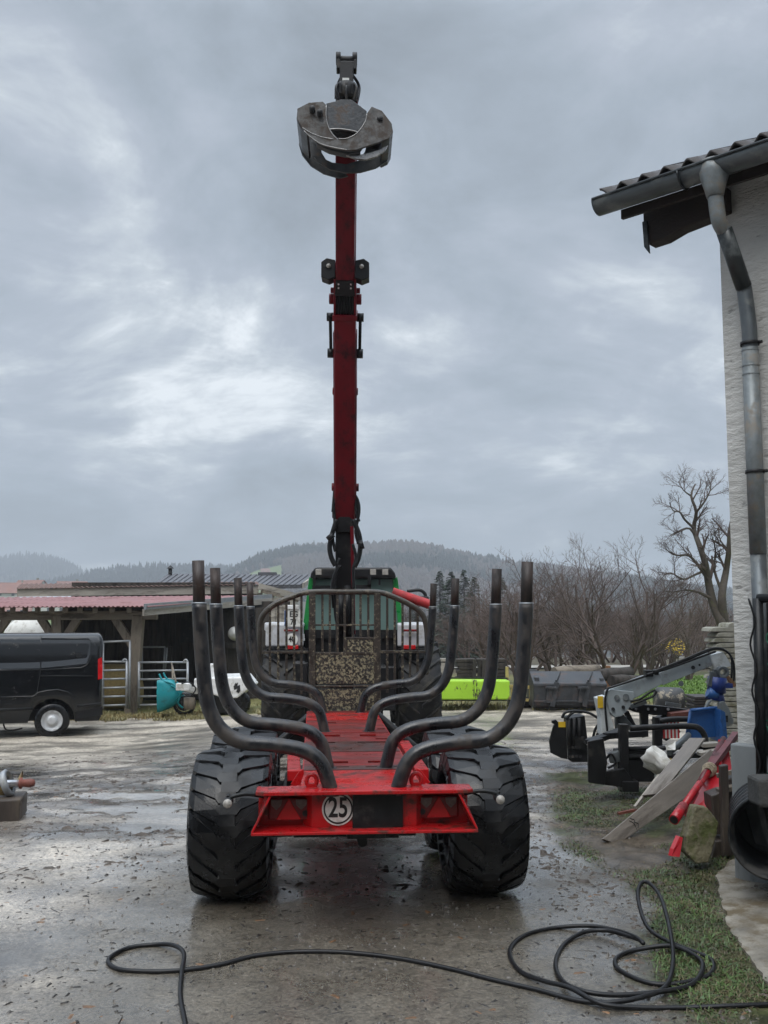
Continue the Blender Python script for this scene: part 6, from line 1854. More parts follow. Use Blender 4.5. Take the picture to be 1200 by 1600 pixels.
# ------------------------------------------------------------------ black hydraulic head at the left of the junk
HYY = 11.9
hh = thing('hydraulic_head', 'black hydraulic attachment with a hooked plate and yellow sticker, left of the black frame', 'attachment', tuple(G(895, 1188)), 0)
def hbx(b, name, m='black_metal', **k): return b.build(name, m, hh, world=True, **k)
def pxprism(pts, Y, t): 
    b = MB(); b.prism([(at(x, y, Y).x, at(x, y, Y).z) for x, y in pts], t, Matrix.Translation((0, Y, 0)) @ RX90); return b
hbx(pxprism([(862, 1126), (868, 1124), (872, 1128), (884, 1128), (886, 1186), (876, 1184), (860, 1176), (858, 1158), (864, 1135), (866, 1131), (862, 1130)], HYY, .05), 'hook_plate', bevel=.006)
b = pxprism([(884, 1120), (910, 1116), (914, 1150), (912, 1160), (918, 1166), (917, 1188), (890, 1188), (884, 1184)], HYY + .15, .30); hbx(b, 'body', bevel=.012)
b = MB()
for px in (889, 897, 905): b.cyl(at(px, 1122, HYY - .03), at(px, 1165, HYY - .03), .022, 10)
b.box(at(905, 1160, HYY), (.12, .12, .14)); hbx(b, 'cylinder', 'black_iron')
b = MB(); b.box(at(878, 1132, HYY - .032), (.085, .008, .065)); hbx(b, 'sticker', 'yellow_sticker')
for pl in ([(878, 1122), (884, 1113), (900, 1111), (920, 1114), (934, 1122)], [(884, 1124), (896, 1113), (910, 1113)], [(926, 1158), (930, 1140), (938, 1130), (948, 1132)], [(930, 1160), (936, 1140), (944, 1136), (950, 1142)], [(912, 1160), (922, 1158), (932, 1164)]):
    b = MB(); b.tube(spline([at(x, y, HYY - .05) for x, y in pl], 5), .017, 7); hbx(b, 'hose', 'cable_black')
for k in range(9):
    b = MB(); b.cyl(at(889 + (k % 5) * 6, 1168 + (k // 5) * 14, HYY - .02), at(889 + (k % 5) * 6, 1168 + (k // 5) * 14, HYY - .04), .018, 8); hbx(b, 'bolt', 'black_iron')

# ------------------------------------------------------------------ folded grey crane
GY = 10.9
gc = thing('grey_crane', 'folded pale grey hydraulic crane with its arm pointing up to the right', 'crane', tuple(G(945, 1190)), 0)
def gx(b, name, m='crane_grey', **k): return b.build(name, m, gc, world=True, **k)


gx(pxprism([(946, 1080), (952, 1076), (988, 1080), (989, 1088), (980, 1106), (969, 1118), (958, 1120), (950, 1112), (946, 1096)], GY, .16), 'elbow_plate', bevel=.008)
b = pxprism([(949, 1077), (1026, 1048), (1032, 1057), (1032, 1068), (985, 1093), (970, 1095)], GY + .02, .13); gx(b, 'arm', bevel=.006)
b = pxprism([(1022, 1053), (1108, 1020), (1113, 1031), (1110, 1040), (1034, 1070), (1026, 1062)], GY + .02, .10); gx(b, 'inner_arm', bevel=.006)
gx(pxprism([(1107, 1023), (1126, 1018), (1134, 1030), (1139, 1040), (1114, 1046), (1110, 1035)], GY, .16), 'tip_block', 'crane_light', bevel=.006)
gx(pxprism([(930, 1090), (944, 1086), (946, 1100), (958, 1140), (936, 1147), (936, 1120), (934, 1110)], GY + .05, .20), 'post', 'crane_light', bevel=.008)
b = MB(); b.box(at(938, 1097, GY - .06), (.06, .01, .13)); gx(b, 'sticker', 'yellow_sticker')
for px, py, r_ in ((964, 1090, .03), (978, 1089, .035), (958, 1108, .02), (974, 1105, .02), (1083, 1043, .022), (1093, 1039, .012), (1064, 1068, .03)):
    b = MB(); b.cyl(at(px, py, GY - .05), at(px, py, GY - .10), r_, 12); gx(b, 'pin', 'zinc' if r_ > .023 else 'black_iron')
for pl in ([(949, 1142), (946, 1110), (946, 1090), (950, 1076), (958, 1073), (1010, 1056)], [(1010, 1056), (1060, 1036), (1105, 1018), (1122, 1014), (1138, 1020), (1146, 1036), (1147, 1060), (1142, 1070)], [(1020, 1050), (1070, 1030), (1110, 1014), (1130, 1015), (1143, 1028), (1143, 1060)], [(1010, 1054), (1040, 1046), (1090, 1028), (1118, 1018)], [(985, 1096), (1000, 1092), (1015, 1082), (1024, 1078)], [(990, 1100), (1005, 1094), (1020, 1088), (1026, 1080)]):
    b = MB(); b.tube(spline([at(x, y, GY - .09) for x, y in pl], 6), .013, 7); gx(b, 'hose', 'cable_black')
b = MB(); b.beam(at(968, 1118, GY + .05), at(985, 1138, GY + .05), .05, .08); b.box(at(970, 1130, GY + .1), (.12, .1, .16)); gx(b, 'linkage', 'zinc', bevel=.006)
b = MB(); b.box(at(1013, 1052, GY - .02), (.09, .1, .07)); b.box(at(1024, 1050, GY), (.05, .1, .06)); gx(b, 'valve', 'black_iron', bevel=.006)
# black loader arms between the grey crane and the blue winch
ba = thing('black_loader', 'black low loader linkage with bolts beneath the grey crane', 'loader arm', tuple(at(1020, 1160, 11.2)), 0)
b = pxprism([(975, 1106), (1000, 1100), (1035, 1103), (1080, 1109), (1078, 1119), (1050, 1116), (1020, 1117), (990, 1112)], 11.2, .10); b.build('arm', 'black_metal', ba, world=True, bevel=.006)
for px in (994, 1013, 1024, 1044):
    b = MB(); b.cyl(at(px, 1108, 11.15), at(px, 1108, 11.12), .016, 10); b.build('bolt', 'bright_steel', ba, world=True)
b = pxprism([(1000, 1112), (1012, 1112), (1011, 1150), (1002, 1152)], 11.2, .1); b.beam(at(1030, 1118, 11.3), at(1050, 1150, 11.3), .12, .2); b.beam(at(978, 1112, 11.2), at(992, 1140, 11.2), .05, .06); b.build('leg', 'black_iron', ba, world=True, bevel=.006)
b = MB(); b.beam(at(1045, 1117, 11.1), at(1080, 1113, 11.1), .2, .05); b.build('red_brown_bar', 'rust_hub', ba, world=True)
b = MB(); b.beam(at(985, 1104, 11.1), at(1010, 1096, 11.1), .03, .05); b.beam(at(1040, 1099, 11.1), at(1064, 1103, 11.1), .03, .04); b.build('rod', 'zinc_light', ba, world=True)
# black barrel roll lying behind
b = MB(); p0, p1 = at(1024, 1092, 13.5), at(1068, 1094, 13.5); axm = (p1 - p0).normalized().to_track_quat('Z', 'Y').to_matrix().to_4x4(); L = (p1 - p0).length
b.lathe([(0, 0), (.13, .0), (.165, .03), (.17, L * .5), (.17, L * .86), (.15, L * .95), (.09, L), (0, L)], 26, Matrix.Translation(p0) @ axm); o = b.build('black_tank', 'tank_black', None, origin=tuple(p0)); tag(o, 'scuffed dark grey round tank lying beneath the raised grey crane arm', 'tank')
# ------------------------------------------------------------------ blue winch and blue grab
BY = 10.2
bw = thing('blue_winch', 'blue open steel box of a winch behind the black frame bars', 'winch', tuple(at(1100, 1150, BY)), 0)
def px2(pts, Y, t):
    b = MB(); b.prism([(at(x, y, Y).x, at(x, y, Y).z) for x, y in pts], t, Matrix.Translation((0, Y, 0)) @ RX90); return b
b = px2([(1080, 1112), (1118, 1108), (1121, 1150), (1072, 1158), (1074, 1140)], BY, .03); b.build('front_plate', 'blue_paint', bw, world=True, bevel=.004)
b = px2([(1117, 1106), (1124, 1110), (1128, 1155), (1120, 1158)], BY - .05, .35); b.build('side_plate', 'blue_paint', bw, world=True, bevel=.004)
b = MB(); b.cyl(at(1079, 1110, BY - .05), at(1120, 1106, BY - .05), .018, 10); b.cyl(at(1079, 1110, BY - .05), at(1073, 1150, BY - .05), .016, 10); b.build('rim', 'blue_paint', bw, world=True)
bg = thing('blue_grab', 'dark blue rotator with a grey two-jaw grab under the tip of the grey crane', 'grab', tuple(at(1123, 1060, 10.7)), 0)
RY = 10.7
def bgx(b, name, m, **k): return b.build(name, m, bg, world=True, **k)
b = MB(); b.cyl(at(1121, 1058, RY), at(1119, 1082, RY), .10, 20); b.cyl(at(1119, 1080, RY), at(1117, 1094, RY), .075, 18, r1=.11); b.box(at(1133, 1071, RY), (.12, .14, .05)); bgx(b, 'rotator', 'deep_blue')
b = MB(); b.cyl(at(1106, 1081, RY - .05), at(1120, 1088, RY - .05), .055, 14); bgx(b, 'blue_cap', 'blue_paint')
b = MB(); b.lathe([(.035, -.05), (.065, -.05), (.065, .05), (.035, .05)], 20, facing(at(1128, 1050, RY)), closed=True); b.beam(at(1114, 1050, RY - .04), at(1108, 1072, RY - .04), .05, .05); b.beam(at(1118, 1046, RY), at(1117, 1060, RY), .05, .06); bgx(b, 'link', 'zinc', bevel=.004)
bgx(px2([(1122, 1097), (1130, 1095), (1138, 1107), (1145, 1125), (1143, 1133), (1134, 1135), (1127, 1133), (1123, 1118)], RY - .1, .06), 'jaw', 'zinc_light', bevel=.006)
bgx(px2([(1131, 1118), (1137, 1118), (1137, 1128), (1132, 1128)], RY - .135, .02), 'jaw_slot', 'black_iron')
bgx(px2([(1106, 1096), (1112, 1092), (1103, 1110), (1097, 1112)], RY - .1, .05), 'jaw', 'zinc_light', bevel=.006)
b = MB(); b.beam(at(1134, 1056, RY + .1), at(1148, 1072, RY + .1), .06, .04); o = b.build('wooden_chock', 'horn_brown', None, origin=tuple(at(1134, 1056, RY + .1))); tag(o, 'reddish brown wooden piece sticking out behind the blue rotator', 'timber')

# ------------------------------------------------------------------ stack of ribbed concrete pavers
KY = 13.4
kz = float(gz(at(1128, 1010, KY).x, KY))
pst = thing('paver_stack', 'tall stack of mossy concrete roof slabs beside the white wall', 'slab stack', (at(1128, 1010, KY).x, KY, kz), 0)
top = at(1128, 983, KY).z
y = 983; k = 0
slabm = None
zc_ = top
while zc_ > kz + .03:
    w = .44 - .03 * ((k * 5) % 3)
    dx = (-.02, .03, 0, .04, -.01)[k % 5]
    b = MB(); b.prism([(-w / 2, -.03), (-w / 2 + .02, .015), (-w / 2 + .07, .03), (w / 2, .03), (w / 2, -.03)], .40, Matrix.Translation((dx + .02, 0, zc_ - kz)) @ RX90)
    o = b.build('slab', 'old_concrete', pst, bevel=.006)
    zc_ -= .072; k += 1
b = MB(); b.prism([(-.14, -.03), (-.12, .02), (-.07, .03), (.2, .03), (.2, -.03)], .40, Matrix.Translation((.16, 0, top - kz + .06)) @ RX90); b.build('slab', 'old_concrete', pst, bevel=.006)
DY = 14.2
dst = thing('dark_slab_stack', 'low stack of dark ribbed sheets in front of the lawn', 'sheet stack', tuple(at(1090, 1105, DY)), 0)
for k in range(7):
    b = MB(); p0, p1 = at(1078 - (k % 2) * 2, 1088 + k * 4, DY), at(1106, 1088 + k * 4, DY); b.box((p0 + p1) / 2, (p1.x - p0.x, .5, .026)); b.build('sheet', 'tile_brown', dst, world=True)

# ------------------------------------------------------------------ loader bucket, lime trough, timber stack and other yard things behind
EY = 20.6
def gzz(px, Y): return float(gz(at(px, 1090, Y).x, Y))
bk = thing('loader_bucket', 'big dark grey steel loader bucket seen from its ribbed back', 'bucket', (at(890, 1100, EY).x, EY, gzz(890, EY)), 0)
def bkx(b, name, m='bucket_steel', **k): return b.build(name, m, bk, world=True, **k)
b = MB()
pa, pb = at(834, 1104, EY), at(949, 1107, EY); Wb = pb.x - pa.x; xm = (pa.x + pb.x) / 2
zt_ = at(890, 1066, EY).z; zb_ = at(890, 1106, EY).z; zz2 = at(890, 1051, EY).z
prof = [(0, zb_ + .05), (-.02, zt_ - .02), (.05, zt_), (.55, zz2), (.60, zz2 - .03), (1.0, zz2 - .25), (.95, zb_), (.12, zb_ - .02)]
b.prism([(y_, z_) for y_, z_ in prof], Wb, Matrix.Translation((xm, EY, 0)) @ Matrix(((0, 0, 1, 0), (1, 0, 0, 0), (0, 1, 0, 0), (0, 0, 0, 1)))); bkx(b, 'shell', bevel=.02)
b = MB(); b.beam((pa.x, EY - .03, zt_ - .06), (pb.x, EY - .03, zt_ - .06), .03, .05); b.beam((pa.x, EY - .03, zb_ + .14), (pb.x, EY - .03, zb_ + .14), .03, .04); bkx(b, 'lip', bevel=.005)
for x0 in (855, 905):
    b = MB()
    b.beam(at(x0 + 20, 1052, EY + .5), at(x0 + 14, 1066, EY - .02), .035, .10); b.beam(at(x0 + 15, 1066, EY - .05), at(x0 + 8, 1104, EY - .05), .05, .10)
    bkx(b, 'rib', bevel=.005)
    b = MB(); P = [(x0, 1076), (x0 + 13, 1075), (x0 + 9, 1099), (x0 - 2, 1098)]; b.prism([(at(x, y, EY - .06).x, at(x, y, EY - .06).z) for x, y in P], .04, Matrix.Translation((0, EY - .04, 0)) @ RX90); b.box(at(x0 + 6, 1074.5, EY - .1), (.22, .1, .04)); bkx(b, 'hook_plate', 'bucket_steel', bevel=.005)
b = MB(); b.box(at(838, 1063, EY + .2), (.10, .2, .14)); b.box(at(940, 1063, EY + .15), (.08, .1, .10)); bkx(b, 'lug', bevel=.01)
lm = thing('lime_trough', 'scratched lime green steel trough on the far side of the yard', 'trough', (at(735, 1092, 21).x, 21, gzz(735, 21)), 0)
b = px2([(640, 1060), (792, 1061), (792, 1084), (789, 1090), (640, 1090)], 21.0, 1.0); b.build('front', 'lime_paint', lm, world=True, bevel=.03)
b = MB(); b.beam(at(640, 1059.5, 20.95), at(793, 1060.5, 20.95), .05, .05); b.beam(at(640, 1091, 20.9), at(792, 1091, 20.9), .10, .10); b.build('edge', 'black_iron', lm, world=True)
for px in (742, 765):
    b = MB(); b.beam(at(px, 1062, 20.47), at(px + 1, 1087, 20.47), .03, .02, up=(0, 1, 0)); b.build('rib', 'lime_paint', lm, world=True)
ts = thing('timber_stack', 'stack of dark old timber beams behind the lime green trough', 'timber stack', (at(752, 1060, 22.6).x, 22.6, gzz(752, 22.6)), 0)
for r_ in range(6):
    for c_ in range(2):
        x0, x1 = ((712, 744), (745, 790))[c_]
        py = 1060 - r_ * 5.6
        b = MB(); p0, p1 = at(x0 + (r_ * 3) % 5, py, 22.6), at(x1 - (r_ * 2) % 4, py - .6 * (r_ % 2), 22.6); b.beam(p0, p1, .5, .075); b.build('beam', 'dark_board', ts, world=True, bevel=.008)
b = MB()
for px in (741, 748, 755): b.beam(at(px, 1066, 22.2), at(px + 1, 1030, 22.2), .07, .07, up=(0, 1, 0))
b.build('stake', 'dark_board', ts, world=True)
b = MB(); b.beam(at(688, 1032, 24.5), at(699, 1032, 24.5), .3, .10); b.box(at(693, 1040, 24.5), (.2, .3, .22)); b.box(at(693, 1050, 24.5), (.26, .4, .2)); o = b.build('crate', 'grey_board', None, origin=tuple(at(693, 1050, 24.5))); tag(o, 'pale crate far back between the headboard and the dark timber stack', 'crate')
yf = thing('steel_rack', 'rusty yellow steel rack between the lime trough and the dark bucket', 'frame', (at(805, 1098, 21.2).x, 21.2, gzz(805, 21.2)), 0)
for (a_, c_, w_) in (((792, 1042), (793, 1092), .06), ((788, 1072), (832, 1074), .07), ((829, 1072), (830, 1101), .07), ((800, 1076), (801, 1096), .05), ((790, 1090), (826, 1094), .06)):
    b = MB(); b.beam(at(*a_, 21.2), at(*c_, 21.2), w_, w_, up=(0, 1, 0)); b.build('bar', 'yellow_frame', yf, world=True, bevel=.004)
b = MB(); b.box(at(812, 1097, 21.5), (.5, .4, .2)); b.box(at(822, 1060, 22), (.5, .5, .4)); b.box(at(836, 1056, 21.9), (.3, .4, .2)); b.build('scrap', 'black_iron', yf, world=True, bevel=.03)
lg = [((866, 1052), (934, 1046), 22.0, .14, 'old_wood_h', 'long pale log lying across behind the dark bucket'), ((868, 1047), (920, 1049), 22.3, .09, 'dark_board', 'thin dark log behind the bucket, above the pale log'), ((930, 1058), (985, 1050), 21.8, .15, 'dark_board', 'dark thick beam at the right end of the bucket'), ((955, 1064), (1000, 1062), 21.4, .12, 'dark_board', 'short dark beam right of the bucket, near the grey crane')]
for a_, c_, Y, r_, m, lab in lg:
    b = MB(); p0, p1 = at(*a_, Y), at(*c_, Y + .6); b.tube([p0, p0.lerp(p1, .3) + Vector((0, 0, .02)), p0.lerp(p1, .7), p1], [r_, r_ * .97, r_ * .9, r_ * .85], 10); o = b.build('log', m, None, origin=tuple(p0)); tag(o, lab, 'log')
b = MB(); b.beam(at(950, 1040, 22.6), at(950, 1078, 22.6), .10, .10, up=(0, 1, 0)); o = b.build('fence_post', 'horn_brown', None, origin=tuple(at(950, 1078, 22.6))); tag(o, 'pale short wooden post right behind the bucket', 'post')

# pale track behind the shrubs
b = MB(); ty_ = []
n = 40
vs = []
for i in range(n + 1):
    x = 3 + 20 * i / n
    for y in (42.2, 45.5): vs.append((x, y + .04 * x, float(gz(x, y)) + .06))
b.add(vs, [(2 * i, 2 * i + 2, 2 * i + 3, 2 * i + 1) for i in range(n)]); o = b.build('track', 'track_gravel', None, recalc=False); o['kind'] = 'structure'

# ------------------------------------------------------------------ trees
def grow(mb_t, mb_c, p, d, L, r, lev, maxlev, rg, kids_, droop=.0, wig=.22, seg=4, up=.12):
    pts = [p.copy()]; rs = [r]
    dd = d.normalized()
    for i in range(seg):
        dd = (dd + Vector((rg.uniform(-wig, wig), rg.uniform(-wig, wig), rg.uniform(-wig, wig) + up - droop))).normalized()
        pts.append(pts[-1] + dd * (L / seg)); rs.append(r * (1 - .62 * (i + 1) / seg))
    ns = 8 if lev == 0 else 6 if lev == 1 else 4 if lev == 2 else 3
    (mb_t if lev <= 1 else mb_c).tube(pts, rs, ns, caps=False)
    if lev >= maxlev: return
    spawn(mb_t, mb_c, pts, rs, L, lev, maxlev, rg, kids_, droop, wig, up)
def spawn(mb_t, mb_c, pts, rs, L, lev, maxlev, rg, kids_, droop=0, wig=.22, up=.12, fmin=.25):
    n = kids_[min(lev, len(kids_) - 1)]
    for k in range(n):
        f = fmin + (1 - fmin) * (k + rg.random()) / n
        i = min(int(f * (len(pts) - 1)), len(pts) - 2); t = f * (len(pts) - 1) - i
        q = pts[i].lerp(pts[i + 1], t); dr = (pts[i + 1] - pts[i]).normalized()
        o = dr.orthogonal().normalized(); o = Matrix.Rotation(rg.uniform(0, 2 * PI), 3, dr) @ o
        a = rg.uniform(.5, 1.0)
        nd = dr * math.cos(a) + o * math.sin(a)
        rr = rs[i] * (1 - t) + rs[i + 1] * t
        grow(mb_t, mb_c, q, nd, L * rg.uniform(.42, .72) * (1.15 - .5 * f), rr * .62, lev + 1, maxlev, rg, kids_, droop, wig, 4 if lev < 1 else 3, up) if False else grow(mb_t, mb_c, q, nd, L * rg.uniform(.42, .72) * (1.15 - .5 * f), max(rr * .62, .004), lev + 1, maxlev, rg, kids_, droop, wig, 3, up)
def tree_parts(root, mt, mc, mtrunk, mcrown):
    a = mt.build('trunk', mtrunk, root, recalc=False); c = mc.build('crown', mcrown, root, recalc=False); return a, c
def bare_proto(label, group, h, seed, stems, kids_, mtrunk='bark', mcrown='twig', lean=.5, r=.07, maxlev=4, wig=.24, up=.10):
    rg = random.Random(seed)
    root = thing('bare_tree', label, 'tree', (0, 0, 0), 0, group)
    mt, mc = MB(), MB()
    for k in range(stems):
        q = 2 * PI * k / stems + rg.uniform(-.4, .4)
        d = Vector((math.cos(q) * lean, math.sin(q) * lean, 1)) if stems > 1 else Vector((rg.uniform(-.1, .1), 0, 1))
        grow(mt, mc, Vector((0.05 * math.cos(q), .05 * math.sin(q), -.1)), d, h * rg.uniform(.8, 1.0), r * rg.uniform(.8, 1.1), 0, maxlev, rg, kids_, 0, wig * .6, 6, up)
    tree_parts(root, mt, mc, mtrunk, mcrown); return root
def put(o, x, y, s, rz, z=None, sxy=1.0):
    o.location = (x, y, float(gz(x, y)) if z is None else z); o.rotation_euler = (0, 0, rz); o.scale = (s * sxy, s * sxy, s)
# the big bare tree beside the white wall, its limbs as in the photograph
LY = 25.0
rg = random.Random(3)
lt0 = at(1131, 1000, LY); ltz = float(gz(lt0.x, LY))
big = thing('bare_tree', 'tall gnarled bare tree with forked mossy trunk, close beside the white wall', 'tree', (lt0.x, LY, ltz), 0)
mt, mc = MB(), MB()
limbs = [([(1140, 1090), (1136, 1010), (1128, 975), (1115, 945), (1106, 905), (1102, 880), (1092, 850), (1084, 825), (1088, 800), (1080, 775), (1086, 757)], .17, .018),
         ([(1131, 970), (1128, 930), (1134, 895), (1139, 860), (1140, 830), (1146, 800), (1150, 770)], .13, .02),
         ([(1106, 905), (1092, 885), (1076, 868), (1058, 868), (1044, 862)], .055, .012),
         ([(1090, 845), (1078, 826), (1060, 830), (1046, 838)], .045, .01), ([(1084, 825), (1070, 812), (1062, 800), (1052, 798), (1046, 785)], .04, .01),
         ([(1088, 800), (1100, 785), (1110, 765), (1108, 750)], .035, .01), ([(1112, 935), (1090, 925), (1072, 922), (1050, 925), (1035, 922)], .045, .01), ([(1128, 925), (1116, 890), (1118, 860), (1110, 830)], .05, .01),
         ([(1104, 890), (1086, 898), (1068, 905), (1048, 895), (1036, 900)], .04, .01), ([(1139, 860), (1126, 845), (1122, 825)], .03, .008), ([(1080, 775), (1068, 766), (1060, 752)], .025, .008)]
org = Vector((lt0.x, LY, ltz))
for pl, r0_, r1_ in limbs:
    P = [at(x, y, LY + rg.uniform(-.25, .25) * (1 if i else 0)) - org for i, (x, y) in enumerate(pl)]
    P = spline(P, 3); n = len(P)
    rs = [r0_ + (r1_ - r0_) * (i / (n - 1)) ** .8 for i in range(n)]
    mt.tube(P, rs, 8, caps=False)
    spawn(mt, mc, P, rs, 1.25 if r0_ > .1 else .95, 1, 4, rg, [9, 9, 5, 4], 0, .30, .06, .35)
tree_parts(big, mt, mc, 'bark', 'twig')

GRP = 'bare scrub trees behind the yard'
pr1 = bare_proto('wide bare fruit tree with fanned reddish twigs right behind the dark bucket', None, 3.3, 11, 5, [7, 5, 4, 3], lean=.75, r=.07, mtrunk='twig')
x, y = at(962, 1060, 25).x, 25.0
put(pr1, x, y, 1.0, .4)
pr2 = bare_proto('bare bushy tree with upright twigs behind the right stakes, left of the fruit tree', None, 2.9, 23, 6, [7, 5, 4, 3], lean=.45, r=.06, mcrown='scrub_twig', mtrunk='twig')
put(pr2, at(815, 1050, 28).x, 28, 1.0, 1.1)
pr3 = bare_proto('bare tree with one tall leading shoot behind the fruit tree', None, 3.5, 37, 3, [9, 5, 4, 3], lean=.3, r=.07, mcrown='scrub_twig', mtrunk='twig')
put(pr3, at(915, 1050, 31).x, 31, 1.0, 2.0)
singles = [(pr2, 1010, 30, .95, .7, 'bare bush with reddish twigs between the fruit tree and the tall gnarled tree'), (pr1, 870, 30, .95, 2.4, 'spreading bare tree directly above the left end of the dark bucket'), (pr3, 1075, 33, .9, 4.2, 'slender bare tree just left of the tall gnarled tree, further back'),
           (pr2, 770, 31, .85, 3.1, 'low bare bush above the lime green trough')]
for src, px, Y, s, rz, lab in singles:
    c = copy_tree(src); c['label'] = lab; put(c, at(px, 1050, Y).x, Y, s, rz)
prs = [pr1, pr2, pr3]
rg = random.Random(9)
for k in range(30):
    px = 700 + 470 * ((k * .618) % 1.0) + rg.uniform(-12, 12); Y = rg.uniform(36, 62)
    c = copy_tree(prs[k % 3]); c['label'] = 'one of the brown bare scrub trees in the thicket behind the yard'; c['group'] = GRP
    put(c, at(px, 1030, Y).x, Y, rg.uniform(.66, .92) * (.50 + Y / 130), rg.uniform(0, 6.28), sxy=rg.uniform(1.2, 1.6))
for k in range(10):       # thicket behind the shed and tractor
    px = 380 + 36 * k + rg.uniform(-8, 8); Y = rg.uniform(58, 75)
    c = copy_tree(prs[k % 3]); c['label'] = 'one of the brown bare scrub trees in the thicket behind the yard'; c['group'] = GRP
    put(c, at(px, 1030, Y).x, Y, rg.uniform(.8, 1.0), rg.uniform(0, 6.28))
# conifers
def conifer(label, h, seed):
    rg = random.Random(seed)
    root = thing('conifer_tree', label, 'tree', (0, 0, 0), 0, 'dark conifers behind the yard')
    b = MB(); b.cyl((0, 0, -.1), (0, 0, h * .97), .06 * h / 4, 8, r1=.01); b.build('trunk', 'bark', root)
    vs, fs = [], []
    nb_ = 300
    for k in range(nb_):
        t = (k + rg.random()) / nb_; z = h * (.08 + .91 * t); L = (1 - t) ** .85 * h * .30 * rg.uniform(.65, 1.1) + .05
        q = rg.uniform(0, 2 * PI); d = Vector((math.cos(q), math.sin(q), -.25 + .35 * t)); sd_ = Vector((-d.y, d.x, 0))
        n = 7
        for j in range(n):
            f = (j + .7) / n; c = Vector((0, 0, z)) + d * (L * f) + Vector((0, 0, -.10 * L * f * f))
            for s in (-1, 1):
                tip = c + sd_ * (s * L * .30 * (1.15 - f) + s * .03) + d * (.10 * L + .03) + Vector((0, 0, rg.uniform(-.06, .02)))
                w = d * (.035 + .03 * L)
                o = len(vs); vs += [tuple(c - w * .5), tuple(c + w * .9), tuple(tip + w * .3), tuple(tip - w * .2)]; fs.append((o, o + 1, o + 2, o + 3))
    m = MB(); m.add(vs, fs); m.build('crown', 'conifer', root, recalc=False); return root
cf = conifer('dark green conifer nearest to the tractor, right of the headboard', 4.4, 4)
put(cf, at(706, 1045, 44).x, 44, 1.0, 0)
for px, Y, s, rz, lab in ((742, 47, .98, 1.5, 'dark green conifer second from the headboard, behind the third right stake'), (782, 52, 1.10, 3.0, 'conifer behind the rear right stakes, top just clear of the scrub'), (688, 58, 1.2, 4.4, 'conifer partly hidden by the headboard and tractor'), (726, 60, 1.25, 2.4, 'taller distant conifer between the two nearer conifers'), (650, 50, .8, .9, 'conifer hidden behind the tractor fender')):
    c = copy_tree(cf); c['label'] = lab; put(c, at(px, 1040, Y).x, Y, s, rz)
# little yellow shrub
ys = thing('yellow_shrub', 'small shrub with a tuft of yellow leaves beyond the lawn', 'shrub', (at(1057, 1035, 33).x, 33, float(gz(at(1057, 1035, 33).x, 33))), 0)
b = MB(); vs, fs = [], []
for k in range(110):
    c = Vector((rg.gauss(0, .17), rg.gauss(0, .15), 1.12 + rg.gauss(0, .13))); a_ = Vector((rg.uniform(-1, 1), rg.uniform(-1, 1), rg.uniform(-1, 1))).normalized() * .045; c2 = a_.orthogonal().normalized() * .03
    o = len(vs); vs += [tuple(c - a_), tuple(c + c2), tuple(c + a_), tuple(c - c2)]; fs.append((o, o + 1, o + 2, o + 3))
b.add(vs, fs); b.build('leaves', 'yellow_leaf', ys, recalc=False)
b = MB()
for k in range(7): b.tube([(0, 0, -.1), (rg.uniform(-.1, .1), rg.uniform(-.1, .1), .6), (rg.uniform(-.3, .3), rg.uniform(-.2, .2), 1.2)], [.02, .014, .006], 5, caps=False)
b.build('stem', 'bark', ys)

# ------------------------------------------------------------------ grass, weeds and litter
def tuft_field(name, m, n, sampler, hgt, wid, seed, ln=(.1, .9)):
    g = np.random.default_rng(seed)
    x, y, k = sampler(g, n)
    z = surf(x, y) + .0
    n = len(x)
    a = g.uniform(0, 2 * PI, n); lean = g.uniform(*ln, n); h = g.uniform(*hgt, n) * k; w = g.uniform(*wid, n)
    dx, dy = np.cos(a), np.sin(a)
    P = []
    for f, wf in ((0, 1.0), (.55, .8), (1, .08)):
        bx = x + dx * lean * h * f ** 2; by = y + dy * lean * h * f ** 2; bz = z - .004 + h * f * np.maximum(.12, 1 - .55 * lean * f)
        P.append(np.stack([bx - dy * w * wf / 2, by + dx * w * wf / 2, bz], -1)); P.append(np.stack([bx + dy * w * wf / 2, by - dx * w * wf / 2, bz], -1))
    V = np.stack(P, 1).reshape(-1, 3)
    F = (np.array([[0, 1, 3, 2], [2, 3, 5, 4]])[None] + (np.arange(n) * 6)[:, None, None]).reshape(-1, 4)
    me = bpy.data.meshes.new(name)
    me.vertices.add(len(V)); me.vertices.foreach_set('co', V.ravel()); me.loops.add(F.size); me.loops.foreach_set('vertex_index', F.ravel())
    me.polygons.add(len(F)); me.polygons.foreach_set('loop_start', np.arange(len(F)) * 4); me.polygons.foreach_set('loop_total', np.full(len(F), 4)); me.update(calc_edges=True)
    me.materials.append(MATS[m]); o = bpy.data.objects.new(name, me); COL.objects.link(o); o['kind'] = 'stuff'; return o
def verge_sampler(thr, dens):
    def f(g, n):
        x = g.uniform(1.2, 4.2, n * 6); y = 3.9 * (11.5 / 3.9) ** g.random(n * 6)
        dn = fbm(x * 1.6, y * 1.6, 3, 91) - .03
        for (px, py, rx, ry, am) in ((925, 1280, .22, .6, .22), (1035, 1330, .28, .35, .20), (1085, 1345, .2, .25, .12), (905, 1235, .15, .4, .10)):
            q = G(px, py); dn = dn + am * np.exp(-(((x - q.x) / rx) ** 2 + ((y - q.y) / ry) ** 2))
        jx = x + .18 * (g.random(len(x)) - .5); jy = y + .18 * (g.random(len(x)) - .5)
        dn = .5 + (dn - .5) * 1.55
        ok = poly_in(jx, jy, VERGE) & (dn > thr - .08 + g.uniform(0, .22, len(x))) & ~((x > 2.6) & (y < 7.6))
        return x[ok][:n], y[ok][:n], (.55 + 1.0 * np.clip((dn[ok][:n] - thr) * 4, 0, 1))
    return f
